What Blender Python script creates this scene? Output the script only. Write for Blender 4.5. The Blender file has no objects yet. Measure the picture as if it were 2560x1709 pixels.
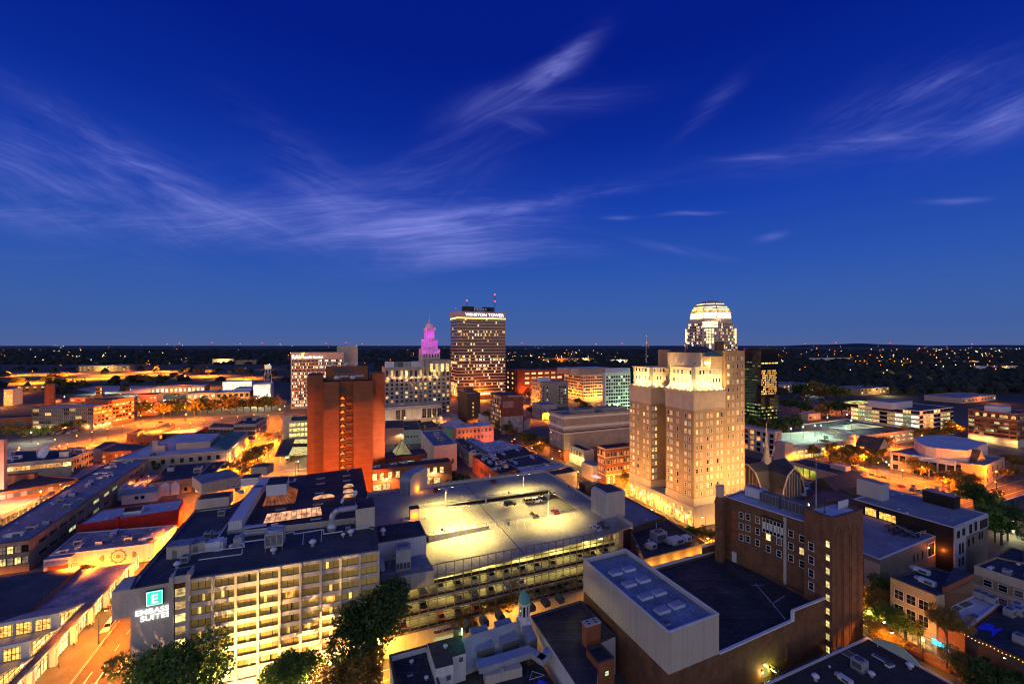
import bpy,math,random
import numpy as np
from mathutils import Vector,Matrix
R=math.radians
sc=bpy.context.scene
# ------------------ camera
F,H,HY,CX=1060.0,80.0,863.0,1280.0
cd=bpy.data.cameras.new('camera');cam=bpy.data.objects.new('camera',cd);sc.collection.objects.link(cam)
cd.sensor_width=36.0;cd.lens=36.0*F/2560.0;cd.shift_y=8.5/2560.0
cd.clip_start=1.0;cd.clip_end=200000.0
cam.location=(0,0,H);cam.rotation_euler=(R(90),0,0);sc.camera=cam
# ------------------ render
sc.render.engine='CYCLES'
cy=sc.cycles
cy.use_denoising=True
try:cy.denoiser='OPENIMAGEDENOISE'
except Exception:pass
cy.max_bounces=4;cy.diffuse_bounces=2;cy.glossy_bounces=2;cy.transmission_bounces=2;cy.transparent_max_bounces=6
cy.sample_clamp_indirect=2.0;cy.caustics_reflective=False;cy.caustics_refractive=False
cy.use_adaptive_sampling=True;cy.adaptive_threshold=0.02
cy.use_light_tree=True;cy.filter_width=1.1
sc.view_settings.view_transform='Standard';sc.view_settings.look='None'
sc.view_settings.exposure=0.0;sc.view_settings.gamma=1.0;sc.view_settings.use_curve_mapping=False
# ------------------ dusk sky
wd=bpy.data.worlds.new('World');sc.world=wd;wd.use_nodes=True
nt=wd.node_tree;N=nt.nodes;L=nt.links
N.clear()
def wn(t,**k):
 n=N.new(t)
 for a,b in k.items():setattr(n,a,b)
 return n
def wmath(op,a,b=None,clamp=False):
 n=N.new('ShaderNodeMath');n.operation=op;n.use_clamp=clamp
 for i,v in enumerate((a,b)):
  if v is None:continue
  if isinstance(v,(int,float)):n.inputs[i].default_value=v
  else:L.new(v,n.inputs[i])
 return n.outputs[0]
tc=wn('ShaderNodeTexCoord');sx=wn('ShaderNodeSeparateXYZ');L.new(tc.outputs['Generated'],sx.inputs[0])
X_,Y_,Z_=sx.outputs
yy=wmath('MAXIMUM',Y_,0.06)
az=wmath('DIVIDE',X_,yy);el=wmath('DIVIDE',Z_,yy)
front=wn('ShaderNodeMapRange');L.new(Y_,front.inputs[0]);front.inputs[1].default_value=-0.25;front.inputs[2].default_value=0.25
def ramp(fac,stops):
 r=wn('ShaderNodeValToRGB');cr=r.color_ramp
 while len(cr.elements)>1:cr.elements.remove(cr.elements[-1])
 for i,(p,c)in enumerate(stops):
  e=cr.elements[0]if i==0 else cr.elements.new(p)
  e.position=p;e.color=(*c,1)
 L.new(fac,r.inputs[0]);return r.outputs[0]
def mix(fac,a,b,mode='MIX'):
 m=wn('ShaderNodeMix',data_type='RGBA',blend_type=mode)
 for i,v in((0,fac),(6,a),(7,b)):
  if isinstance(v,(int,float)):m.inputs[i].default_value=v
  elif isinstance(v,tuple):m.inputs[i].default_value=(*v,1)
  else:L.new(v,m.inputs[i])
 return m.outputs[2]
elev=wmath('MAXIMUM',Z_,0.0)
front_sky=ramp(elev,[(0.0,(.075,.122,.31)),(.035,(.054,.116,.35)),(.09,(.042,.112,.385)),(.17,(.023,.088,.42)),(.30,(.0085,.050,.405)),(.43,(.0028,.023,.30)),(.56,(.0009,.012,.235)),(1.0,(.0008,.010,.22))])
back_sky=ramp(elev,[(0.0,(1.10,.78,.58)),(.12,(.80,.68,.62)),(.30,(.28,.37,.62)),(.6,(.04,.09,.40)),(1.0,(.0008,.010,.22))])
sky=mix(front.outputs[0],back_sky,front_sky)
vec=wn('ShaderNodeCombineXYZ');L.new(az,vec.inputs[0]);L.new(el,vec.inputs[1])
warp=wn('ShaderNodeTexNoise',noise_dimensions='2D');warp.inputs['Scale'].default_value=2.6;warp.inputs['Detail'].default_value=3.0
L.new(vec.outputs[0],warp.inputs['Vector'])
wv=wn('ShaderNodeVectorMath',operation='MULTIPLY_ADD');L.new(warp.outputs['Color'],wv.inputs[0])
wv.inputs[1].default_value=(.05,.04,0);
wsub=wn('ShaderNodeVectorMath',operation='ADD');L.new(vec.outputs[0],wsub.inputs[0]);wsub.inputs[1].default_value=(-.025,-.02,0)
L.new(wsub.outputs[0],wv.inputs[2])
STREAKS=[(1265,155,95,24,42,.60,1),(1150,235,110,34,20,.26,1),(1200,288,50,14,-15,.16,1),(1290,240,150,26,8,.10,1),(900,520,310,80,-6,.50,1),(750,440,190,46,-42,.34,1),(960,440,190,70,30,.22,1),(1230,468,200,18,12,.42,1),(1130,580,250,24,4,.26,1),(1120,515,200,45,10,.22,1),(1410,435,100,7,4,.32,1),(130,430,330,85,-14,.42,1),(360,405,330,34,-30,.46,1),(300,500,400,38,-5,.50,1),(540,505,170,26,-20,.46,1),(60,330,200,50,-20,.10,1),(1990,345,230,30,8,.40,1),(2110,215,130,26,22,.44,1),(2270,285,150,40,18,.40,1),(2150,250,260,80,20,.14,1),(1740,368,100,7,2,.26,1),(1640,240,100,18,42,.12,1),(1425,492,32,4,2,.22,0),(1590,488,52,4,0,.25,0),(1768,547,30,8,12,.22,0),(2195,467,62,6,2,.25,0),(1580,575,110,10,-12,.20,1),(200,600,300,14,-4,.12,1),(1500,620,90,8,-20,.10,1)]
acc=None
combs=[]
for ci,(t,sc1,sc2)in enumerate(((4,1.7,10.0),(26,2.4,9.0),(-24,1.9,9.0))):
 mp=wn('ShaderNodeMapping',vector_type='TEXTURE');L.new(wv.outputs[0],mp.inputs[0]);mp.inputs['Rotation'].default_value=(0,0,R(t));mp.inputs['Location'].default_value=(ci*3.1,ci*1.7,0)
 mp.inputs['Scale'].default_value=(1/sc1,1/sc2,1)
 nz=wn('ShaderNodeTexNoise',noise_dimensions='2D');nz.inputs['Scale'].default_value=1.0;nz.inputs['Detail'].default_value=7.0;nz.inputs['Roughness'].default_value=.63;nz.inputs['Distortion'].default_value=.35
 L.new(mp.outputs[0],nz.inputs['Vector'])
 mr=wn('ShaderNodeMapRange',interpolation_type='SMOOTHSTEP');L.new(nz.outputs['Fac'],mr.inputs[0]);mr.inputs[1].default_value=.28;mr.inputs[2].default_value=.80
 fp_=wn('ShaderNodeVectorMath',operation='MULTIPLY');L.new(mp.outputs[0],fp_.inputs[0]);fp_.inputs[1].default_value=(1.6,4.5,1)
 fz=wn('ShaderNodeTexNoise',noise_dimensions='2D');fz.inputs['Scale'].default_value=1.0;fz.inputs['Detail'].default_value=5.0;fz.inputs['Roughness'].default_value=.6;fz.inputs['Distortion'].default_value=.8;L.new(fp_.outputs[0],fz.inputs['Vector'])
 fr_=wn('ShaderNodeMapRange');L.new(fz.outputs['Fac'],fr_.inputs[0]);fr_.inputs[1].default_value=.3;fr_.inputs[2].default_value=.7;fr_.inputs[3].default_value=.45;fr_.inputs[4].default_value=1.45
 combs.append((t,wmath('MULTIPLY',mr.outputs[0],fr_.outputs[0])))
groups={0:None,1:None,2:None,3:None}
k=1.08983
for i,(x,y,a,b,t,s,comb)in enumerate(STREAKS):
 mp=wn('ShaderNodeMapping',vector_type='TEXTURE');L.new(wv.outputs[0],mp.inputs[0])
 mp.inputs['Location'].default_value=((x*k-CX)/F,(HY-y*k)/F,0)
 mp.inputs['Rotation'].default_value=(0,0,R(t));mp.inputs['Scale'].default_value=(a*k/F,b*k/F,1)
 dp=wn('ShaderNodeVectorMath',operation='DOT_PRODUCT');L.new(mp.outputs[0],dp.inputs[0]);L.new(mp.outputs[0],dp.inputs[1])
 g=wmath('MULTIPLY',wmath('POWER',.36788,dp.outputs['Value']),s*1.0)
 gi=3 if not comb else min(range(3),key=lambda q:abs(combs[q][0]-t))
 groups[gi]=g if groups[gi]is None else wmath('ADD',groups[gi],g)
for gi in range(4):
 g=groups[gi]if gi==3 else wmath('MULTIPLY',groups[gi],combs[gi][1])
 acc=g if acc is None else wmath('ADD',acc,g)
acc=wmath('MULTIPLY',acc,front.outputs[0],clamp=True)
cloud_col=ramp(elev,[(0.0,(.10,.13,.36)),(.2,(.24,.27,.74)),(.45,(.30,.33,.92)),(1.0,(.3,.33,.9))])
sky=mix(acc,sky,cloud_col)
bg=wn('ShaderNodeBackground');L.new(sky,bg.inputs[0]);bg.inputs[1].default_value=1.0
ow=wn('ShaderNodeOutputWorld');L.new(bg.outputs[0],ow.inputs[0])
sd=bpy.data.lights.new('sun','SUN');sd.energy=0.16;sd.angle=R(35);sd.color=(1.0,.86,.78)  # sun is down; broad lamp added to stand for the afterglow
so=bpy.data.objects.new('sun',sd);sc.collection.objects.link(so)
so.rotation_euler=(R(66),0,R(-28));so.location=(0,-50,120)
# ------------------ helpers
REG={'a':(0,820,.27246),'b':(640,720,.27246),'c':(1240,740,.27246),'d':(1840,840,.30651),'e':(0,1240,.29907),'g':(560,1140,.36281),'h':(1100,1140,.36288),'i':(1800,1180,.33733),'j':(280,1360,.22259),'k':(660,1300,.26093),'l':(900,1140,.1913),'m':(1280,1160,.1913),'n':(1440,1340,.23529),'o':(1780,1200,.22962),'p':(380,1140,.2384),'r':(960,1440,.25543),'A':(0,940,.15326),'B':(340,940,.1788),'C':(0,1100,.19583),'D':(0,1390,.20347),'E':(700,860,.22965),'M':(960,1000,.19583),'N':(1260,880,.24234),'P':(1560,860,.2807),'Q':(1840,960,.17857),'R':(2180,960,.17857),'S':(2100,1180,.19583),'T':(2140,1400,.19709),'U':(1540,1500,.28097),'V':(1100,740,.17857),'W':(1700,740,.10204),'X':(1480,1220,.13623),'s':(0,0,1.0),'F':(0,0,1.08983)}
def Z(r,s):
 ox,oy,k=REG[r];out=[]
 for t in s.split():
  x,y=t.split(',');out.append((ox+float(x)*k,oy+float(y)*k))
 return out
def G(p,z=0.0):
 Y=F*(H-z)/(p[1]-HY);return Vector(((p[0]-CX)*Y/F,Y,z))
def GZ(r,s,z=0.0):return[G(p,z)for p in Z(r,s)]
def AT(p,Y):return Vector(((p[0]-CX)*Y/F,Y,H-(p[1]-HY)*Y/F))
def ZT(py,Y):return H-(py-HY)*Y/F
D1=Vector((-.392,.920,0));D2=Vector((.920,.392,0))
def ST(s,t,z=0):return D2*s+D1*t+Vector((0,0,z))
def along(P,d,px):
 k=(px-CX)/F;t=(k*P.y-P.x)/(d.x-k*d.y);return P+d*t
COL=sc.collection
rng=random.Random(7)
class MB:
 def __init__(s):s.v=[];s.f=[];s.m=[]
 def add(s,vs,fs,m=0):
  b=len(s.v);s.v+=[tuple(v)for v in vs];s.f+=[tuple(b+i for i in f)for f in fs];s.m+=[m]*len(fs)
 def quad(s,a,b,c,d,m=0):s.add((a,b,c,d),((0,1,2,3),),m)
 def box(s,c,sx,sy,sz,d=D2,m=0,top=None):
  d=Vector((d[0],d[1],0)).normalized();e=Vector((-d.y,d.x,0));c=Vector(c);v=[]
  for z,q in((0,1),(sz,1 if top is None else top)):
   for a,b in((-1,-1),(1,-1),(1,1),(-1,1)):v.append(c+d*(a*sx/2*q)+e*(b*sy/2*q)+Vector((0,0,z)))
  s.add(v,((3,2,1,0),(4,5,6,7),(0,1,5,4),(1,2,6,5),(2,3,7,6),(3,0,4,7)),m);return s
 def prism(s,pts,z0,z1,m=0,mt=None,bottom=True):
  n=len(pts);v=[(p[0],p[1],z0)for p in pts]+[(p[0],p[1],z1)for p in pts]
  s.add(v,[(i,(i+1)%n,n+(i+1)%n,n+i)for i in range(n)],m)
  s.add([(p[0],p[1],z1)for p in pts],[tuple(range(n))],m if mt is None else mt)
  if bottom:s.add([(p[0],p[1],z0)for p in pts],[tuple(range(n-1,-1,-1))],m)
  return s
 def tube(s,a,b,r,n=8,r2=None,m=0,caps=True):
  a=Vector(a);b=Vector(b);w=(b-a).normalized();r2=r if r2 is None else r2
  u=w.orthogonal().normalized();q=w.cross(u);v=[]
  for p,rr in((a,r),(b,r2)):
   for i in range(n):t=2*math.pi*i/n;v.append(p+u*(rr*math.cos(t))+q*(rr*math.sin(t)))
  fs=[(i,(i+1)%n,n+(i+1)%n,n+i)for i in range(n)]
  if caps:fs+=[tuple(range(n-1,-1,-1)),tuple(range(n,2*n))]
  s.add(v,fs,m);return s
 def path(s,pts,r,n=6,m=0):
  for a,b in zip(pts,pts[1:]):s.tube(a,b,r,n,m=m)
  return s
 def lathe(s,c,prof,n=16,m=0,ph=0):
  c=Vector(c);v=[]
  for r,z in prof:
   for i in range(n):t=2*math.pi*i/n+ph;v.append(c+Vector((r*math.cos(t),r*math.sin(t),z)))
  k=len(prof);fs=[]
  for j in range(k-1):
   for i in range(n):fs.append((j*n+i,j*n+(i+1)%n,(j+1)*n+(i+1)%n,(j+1)*n+i))
  fs.append(tuple(range(n-1,-1,-1)));fs.append(tuple((k-1)*n+i for i in range(n)))
  s.add(v,fs,m);return s
 def mesh(s,name,mats,off=(0,0,0)):
  me=bpy.data.meshes.new(name);o=Vector(off)
  me.from_pydata([(v[0]-o.x,v[1]-o.y,v[2]-o.z)for v in s.v],[],s.f)
  for m in(mats if isinstance(mats,(list,tuple))else[mats]):me.materials.append(m)
  if len(me.materials)>1:me.polygons.foreach_set('material_index',s.m)
  me.update();return me
 def build(s,name,mats,parent=None,off=None,smooth=False):
  if off is None:off=wloc(parent)if parent else(0,0,0)
  me=s.mesh(name,mats,off)
  if smooth:me.polygons.foreach_set('use_smooth',[True]*len(me.polygons))
  ob=bpy.data.objects.new(name,me);COL.objects.link(ob)
  if parent:ob.parent=parent
  return ob
def wloc(o):
 v=Vector((0,0,0))
 while o is not None:v+=o.location;o=o.parent
 return v
def tag(o,label=None,cat=None,group=None,kind=None):
 if label:o['label']=label
 if cat:o['category']=cat
 if group:o['group']=group
 if kind:o['kind']=kind
 return o
def empty(name,loc,label,cat,group=None):
 o=bpy.data.objects.new(name,None);o.location=loc;COL.objects.link(o);return tag(o,label,cat,group)
def top(mb,name,mats,label,cat,group=None,loc=None,smooth=False):
 vs=mb.v;c=loc or(sum(v[0]for v in vs)/len(vs),sum(v[1]for v in vs)/len(vs),min(v[2]for v in vs))
 o=mb.build(name,mats,off=c,smooth=smooth);o.location=c;return tag(o,label,cat,group)
def copy_tree(o,parent=None):
 c=o.copy();COL.objects.link(c);c.parent=parent
 for ch in o.children:copy_tree(ch,c)
 return c
def struct(mb,name,mats):o=mb.build(name,mats);o['kind']='structure';return o
# ------------------ materials
MATS={}
def _nodes(name):
 m=bpy.data.materials.new(name);m.use_nodes=True;t=m.node_tree;t.nodes.clear()
 o=t.nodes.new('ShaderNodeOutputMaterial');return m,t,o
def mat(name,col,rough=.8,var=.18,scale=.25,streak=0.0,metal=0.0,spec=.3,seams=None,lines=None,fine=1.0):
 m,t,o=_nodes(name);n=t.nodes;l=t.links
 b=n.new('ShaderNodeBsdfPrincipled');l.new(b.outputs[0],o.inputs[0])
 b.inputs['Roughness'].default_value=rough;b.inputs['Metallic'].default_value=metal;b.inputs['Specular IOR Level'].default_value=spec
 tcn=n.new('ShaderNodeTexCoord');vec=tcn.outputs['Object']
 def noise(sc_,det,v=vec,s3=None):
  if s3:
   mm=n.new('ShaderNodeMapping');l.new(v,mm.inputs[0]);mm.inputs['Scale'].default_value=s3;v=mm.outputs[0]
  z=n.new('ShaderNodeTexNoise');l.new(v,z.inputs['Vector']);z.inputs['Scale'].default_value=sc_;z.inputs['Detail'].default_value=det
  z.inputs['Roughness'].default_value=.62;return z.outputs['Fac']
 def rng_(x,a,c):
  r=n.new('ShaderNodeMapRange');l.new(x,r.inputs[0]);r.inputs[1].default_value=.3;r.inputs[2].default_value=.7
  r.inputs[3].default_value=a;r.inputs[4].default_value=c;return r.outputs[0]
 def mul(a,c):
  r=n.new('ShaderNodeMath');r.operation='MULTIPLY';l.new(a,r.inputs[0])
  if isinstance(c,(int,float)):r.inputs[1].default_value=c
  else:l.new(c,r.inputs[1])
  return r.outputs[0]
 k=mul(rng_(noise(scale,6),1-var,1+var),rng_(noise(scale*9*fine,3),1-var*.7,1+var*.7))
 if streak:k=mul(k,rng_(noise(1.0,4,s3=(1.3,1.3,.05)),1-streak,1+streak*.4))
 if seams:
  w,h,dark=seams;br=n.new('ShaderNodeTexBrick');l.new(vec,br.inputs['Vector']);br.inputs['Scale'].default_value=1
  br.inputs['Brick Width'].default_value=w;br.inputs['Row Height'].default_value=h;br.inputs['Mortar Size'].default_value=.07
  br.inputs['Color1'].default_value=(1,1,1,1);br.inputs['Color2'].default_value=(.86,.86,.86,1);br.inputs['Mortar'].default_value=(dark,)*3+(1,)
  k=mul(k,br.outputs['Color'])
 if lines:
  axis,step,dark=lines;sp=n.new('ShaderNodeSeparateXYZ');l.new(vec,sp.inputs[0])
  src=sp.outputs[2]
  if axis=='R':
   ad=n.new('ShaderNodeMath');ad.operation='ADD';l.new(sp.outputs[0],ad.inputs[0]);l.new(mul(sp.outputs[1],1.7),ad.inputs[1]);src=ad.outputs[0]
  q=n.new('ShaderNodeMath');q.operation='FRACT';l.new(mul(src,1/step),q.inputs[0])
  g=n.new('ShaderNodeMath');g.operation='GREATER_THAN';l.new(q.outputs[0],g.inputs[0]);g.inputs[1].default_value=.12 if axis=='Z' else.3
  r=n.new('ShaderNodeMapRange');l.new(g.outputs[0],r.inputs[0]);r.inputs[3].default_value=dark;r.inputs[4].default_value=1
  k=mul(k,r.outputs[0])
 v=n.new('ShaderNodeVectorMath');v.operation='SCALE';v.inputs[0].default_value=col;l.new(k,v.inputs['Scale'])
 l.new(v.outputs[0],b.inputs['Base Color']);MATS[name]=m;return m
def em(name,col,strength,rand=0.0,pattern=None,sampling='NONE',base=(.05,.05,.05)):
 m,t,o=_nodes(name);n=t.nodes;l=t.links
 b=n.new('ShaderNodeBsdfPrincipled');l.new(b.outputs[0],o.inputs[0]);b.inputs['Base Color'].default_value=(*base,1)
 b.inputs['Roughness'].default_value=.25;b.inputs['Emission Color'].default_value=(*col,1);b.inputs['Emission Strength'].default_value=strength
 k=None
 def mul(a,c):
  r=n.new('ShaderNodeMath');r.operation='MULTIPLY';l.new(a,r.inputs[0])
  if isinstance(c,(int,float)):r.inputs[1].default_value=c
  else:l.new(c,r.inputs[1])
  return r.outputs[0]
 if rand:
  oi=n.new('ShaderNodeObjectInfo');mr=n.new('ShaderNodeMapRange');l.new(oi.outputs['Random'],mr.inputs[0])
  mr.inputs[3].default_value=1-rand;mr.inputs[4].default_value=1+rand;k=mr.outputs[0]
 tcn=n.new('ShaderNodeTexCoord')
 if pattern:
  mp=n.new('ShaderNodeMapping');l.new(tcn.outputs['Object'],mp.inputs[0]);mp.inputs['Scale'].default_value=pattern
  z=n.new('ShaderNodeTexNoise');l.new(mp.outputs[0],z.inputs['Vector']);z.inputs['Scale'].default_value=1;z.inputs['Detail'].default_value=3
  if rand:
   ad=n.new('ShaderNodeVectorMath');ad.operation='SCALE';ad.inputs[0].default_value=(37,91,53);l.new(oi.outputs['Random'],ad.inputs['Scale'])
   l.new(ad.outputs[0],mp.inputs['Location'])
  mr2=n.new('ShaderNodeMapRange');l.new(z.outputs['Fac'],mr2 .inputs[0]);mr2 .inputs[1].default_value=.32;mr2 .inputs[2].default_value=.68;mr2 .inputs[3].default_value=.25;mr2 .inputs[4].default_value=1.6
  k=mr2 .outputs[0]if k is None else mul(k,mr2 .outputs[0])
 if k is not None:l.new(mul(k,strength),b.inputs['Emission Strength'])
 try:m.cycles.emission_sampling=sampling
 except Exception:pass
 MATS[name]=m;return m
 # ------------------ palette
beige=mat('beige_stucco',(.48,.41,.33),streak=.15,var=.10)
cream=mat('cream_paint',(.60,.53,.42),streak=.12,var=.08)
white_wall=mat('white_paint',(.68,.67,.66),streak=.15,var=.08)
conc=mat('concrete',(.40,.37,.32),streak=.22,var=.14)
conc_l=mat('light_concrete',(.52,.47,.40),streak=.2,var=.12)
deckm=mat('deck_concrete',(.36,.33,.26),scale=.12,var=.22)
brick=mat('red_brick',(.30,.105,.05),var=.22,streak=.12)
brick_b=mat('brown_brick',(.17,.085,.045),var=.30,scale=.4,streak=.15)
brick_o=mat('orange_brick',(.30,.105,.045),var=.15,lines=('Z',3.28,1.18))
brick_t=mat('tan_brick',(.40,.27,.15),var=.14,streak=.1)
brick_d=mat('dark_brick',(.12,.075,.05),var=.25)
brick_r=mat('painted_red_brick',(.50,.035,.02),var=.12,streak=.1)
limest=mat('limestone',(.60,.49,.36),var=.10,streak=.12)
pink_b=mat('pink_brick',(.52,.26,.17),var=.12)
green_w=mat('pale_green_wall',(.45,.55,.38),var=.10)
rib=mat('ribbed_metal_siding',(.56,.50,.41),var=.07,streak=.16,lines=('R',.62,.95))
rib_w=mat('white_ribbed_siding',(.62,.62,.64),var=.06,lines=('R',.6,.80))
r_black=mat('black_membrane_roof',(.040,.043,.050),scale=.13,var=.5,seams=(7,2.2,1.9),rough=.7)
r_navy=mat('dark_gravel_roof',(.075,.078,.085),scale=.15,var=.35)
r_grey=mat('grey_membrane_roof',(.24,.26,.30),scale=.12,var=.25,seams=(12,4,.8))
r_white=mat('white_membrane_roof',(.56,.58,.62),scale=.10,var=.20,seams=(14,4.5,.85))
r_blue=mat('weathered_blue_roof',(.23,.28,.34),scale=.16,var=.45,seams=(8,5,.8))
r_brown=mat('stained_roof',(.42,.33,.30),scale=.22,var=.5)
r_green=mat('copper_green_roof',(.10,.22,.17),var=.2)
r_slate=mat('slate_roof',(.055,.058,.066),var=.25)
r_metal=mat('standing_seam_metal',(.34,.37,.40),rough=.45,metal=.35,lines=('R',.9,.8))
duct_m=mat('galvanised_duct',(.50,.52,.55),rough=.4,metal=.4,var=.14)
cop_w=mat('white_coping',(.66,.68,.70),rough=.5,var=.06)
cop_d=mat('dark_coping',(.06,.06,.065),rough=.5)
steel=mat('grey_steel',(.30,.31,.33),rough=.4,metal=.5,var=.1)
dkmetal=mat('dark_metal',(.035,.035,.04),rough=.45,metal=.3)
bronze=mat('bronze_mullion',(.30,.20,.12),rough=.4,metal=.2)
trim_w=mat('white_trim',(.72,.70,.66),rough=.5,var=.05)
grille=mat('louvre_grille',(.10,.10,.11),rough=.5)
asphalt=mat('asphalt',(.095,.085,.075),var=.25,scale=.08,rough=.75)
pave=mat('pavement_concrete',(.135,.12,.10),var=.2,seams=(3,3,.8))
paint_w=mat('road_paint_white',(.75,.73,.68),var=.15)
paint_y=mat('road_paint_yellow',(.75,.50,.05),var=.15)
grass_m=mat('grass_ground',(.10,.11,.035),var=.3,scale=.05)
bark=mat('bark',(.09,.06,.04),var=.2)
glass_d=mat('dark_glass',(.014,.016,.020),rough=.06,spec=.9,var=.05)
glass_g=mat('grey_blind_glass',(.12,.12,.11),rough=.25,spec=.6,var=.1)
rust=mat('rusted_steel',(.30,.09,.035),var=.3)
copper=mat('verdigris_copper',(.10,.34,.29),rough=.5,var=.15)
WARM,YEL,ORG,WHT,GRN=(1,.62,.22),(1,.74,.26),(1,.42,.09),(1,.86,.60),(.72,.92,.42)
lit_w=em('lit_window_warm',WARM,.8,.55,(.9,.9,1.1))
lit_y=em('lit_window_yellow',YEL,1.15,.5,(.9,.9,1.1))
lit_o=em('lit_window_orange',ORG,.9,.55,(.9,.9,1.1))
lit_h=em('lit_window_white',WHT,1.4,.4,(.9,.9,1.1))
lit_g=em('lit_window_green',GRN,.6,.5,(.9,.9,1.1))
lit_b=em('dim_blind_window',(.75,.55,.32),.20,.5,(.9,.9,1.1),base=(.3,.28,.25))
bulb_o=em('sodium_bulb',(1,.27,.02),16)
bulb_w=em('white_bulb',(1,.72,.34),22)
bulb_g=em('green_white_bulb',(.72,1,.60),14)
bulb_r=em('red_beacon',(1,.03,.035),5)
bulb_b=em('blue_bulb',(.15,.3,1),16)
SOD,WLT,MER,GRNL=(1,.23,.009),(1,.62,.18),(.80,.95,.60),(.75,.9,.35)
# ------------------ buildings
def ccw(pts):
 a=sum(p[0]*q[1]-q[0]*p[1]for p,q in zip(pts,pts[1:]+pts[:1]))
 return pts if a>0 else pts[::-1]
def inset(pts,w):
 n=len(pts);out=[]
 for i in range(n):
  p,q,r=pts[i-1],pts[i],pts[(i+1)%n]
  d1=Vector((q[0]-p[0],q[1]-p[1])).normalized();d2=Vector((r[0]-q[0],r[1]-q[1])).normalized()
  n1=Vector((-d1 .y,d1 .x));n2=Vector((-d2 .y,d2 .x));b=n1+n2
  k=b.length_squared
  b=n1 if k<1e-4 else b*(2/k)
  if b.length>4:b=b.normalized()*4
  out.append(Vector((q[0]+b.x*w,q[1]+b.y*w,0)))
 return out
BLD=[]
def ringb(mb,pts,o,z0,z1,i=.1):
 n=len(pts);a,b=inset(pts,-o),inset(pts,i);v=[(p.x,p.y,z0)for p in a]+[(p.x,p.y,z1)for p in a]+[(p.x,p.y,z1)for p in b]+[(p.x,p.y,z0)for p in b]
 mb.add(v,[f for k in range(n)for j in((k+1)%n,)for f in((k,j,n+j,n+k),(n+k,n+j,2*n+j,2*n+k),(3*n+k,3*n+j,j,k))])
class Bld:pass
def shell(root,pts,z0,z1,wm,rm,par=.8,cop=None,th=.35,wname='wall',rname='roof'):
 n=len(pts);ins=inset(pts,th);mb=MB()
 lo=[(p[0],p[1],z0)for p in pts];hi=[(p[0],p[1],z1)for p in pts]
 ih=[(p[0],p[1],z1)for p in ins];il=[(p[0],p[1],z1-par)for p in ins]
 mb.add(lo+hi+ih+il,[f for i in range(n)for j in((i+1)%n,)for f in((i,j,n+j,n+i),(n+i,n+j,2*n+j,2*n+i),(2*n+i,2*n+j,3*n+j,3*n+i))])
 w=mb.build(wname,wm,root)
 r=MB();r.add(il,[tuple(range(n))]);ro=r.build(rname,rm,root)
 if cop:
  o2=inset(pts,-.06);i2=inset(pts,th+.06);c=MB();a=[(p[0],p[1],z1-.14)for p in o2];b=[(p[0],p[1],z1+.07)for p in o2]
  e=[(p[0],p[1],z1+.07)for p in i2];g=[(p[0],p[1],z1-.14)for p in i2]
  c.add(a+b+e+g,[f for i in range(n)for j in((i+1)%n,)for f in((i,j,n+j,n+i),(n+i,n+j,2*n+j,2*n+i),(2*n+i,2*n+j,3*n+j,3*n+i),(3*n+i,3*n+j,j,i))])
  c.build('coping',cop,root)
 return w,ro
def bld(name,label,pts,z1,wm,rm,z0=0,par=.8,cop=None,cat='building',group=None,th=.35):
 b=Bld();pts=ccw([Vector((p[0],p[1],0))for p in pts]);b.pts=pts;b.z0,b.z1=z0,z1;b.wins=[]
 c=sum(pts,Vector((0,0,0)))/len(pts);b.root=empty(name,(c.x,c.y,z0),label,cat,group)
 b.wall,b.roof=shell(b.root,pts,z0,z1,wm,rm,par,cop,th);BLD.append(b);return b
def corner(kx,Y,pl,pr,dl=None,dr=None,d1=D1,d2=D2):
 K=Vector(((kx-CX)*Y/F,Y,0));Lf=along(K,d1,pl)if dl is None else K+d1*dl;Rt=along(K,d2,pr)if dr is None else K+d2*dr
 return[Lf,K,Rt,Lf+Rt-K]
WM={}
PLAIN='row_shop amber_row_shop brick_row_shop long_roof_shop black_roof_range white_roof_house low_cream_block small_orange_house low_link black_roof_house parish_hall red_brick_wing low_grey_wing orange_wall_house white_wall_house dark_roof_house white_roof_shop dark_roof_shop orange_lit_shop bank_roof pale_wall_block'.split()
def winmesh(w,h,glass,frame,rails=1,muls=0,fw=.10,arch=False):
 key=(round(w,2),round(h,2),glass.name,frame.name if frame else None,rails,muls,arch)
 if key in WM:return WM[key]
 mb=MB()
 if arch:
  n=8;p=[(-w/2,-.04,0),(w/2,-.04,0)]+[(w/2*math.cos(math.pi*i/n),-.04,h-w/2+w/2*math.sin(math.pi*i/n))for i in range(n+1)]
  mb.add(p,[tuple(range(len(p)))],0)
 else:mb.quad((-w/2,-.04,0),(w/2,-.04,0),(w/2,-.04,h),(-w/2,-.04,h),0)
 if frame:
  ax=(1,0,0)
  if not arch:mb.box((0,-.05,h),w+2*fw,.12,fw,ax,1)
  mb.box((0,-.07,-fw),w+2*fw+.1,.18,fw,ax,1)
  for s in(-1,1):mb.box((s*(w/2+fw/2),-.05,0),fw,.12,h-(w/2 if arch else 0),ax,1)
  for i in range(rails):mb.box((0,-.045,h*(i+1)/(rails+1)-.03),w,.05,.06,ax,1)
  for i in range(muls):mb.box((-w/2+w*(i+1)/(muls+1),-.045,0),.06,.055,h,ax,1)
 me=mb.mesh('window',[glass]+([frame]if frame else[]));WM[key]=me;return me
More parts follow.
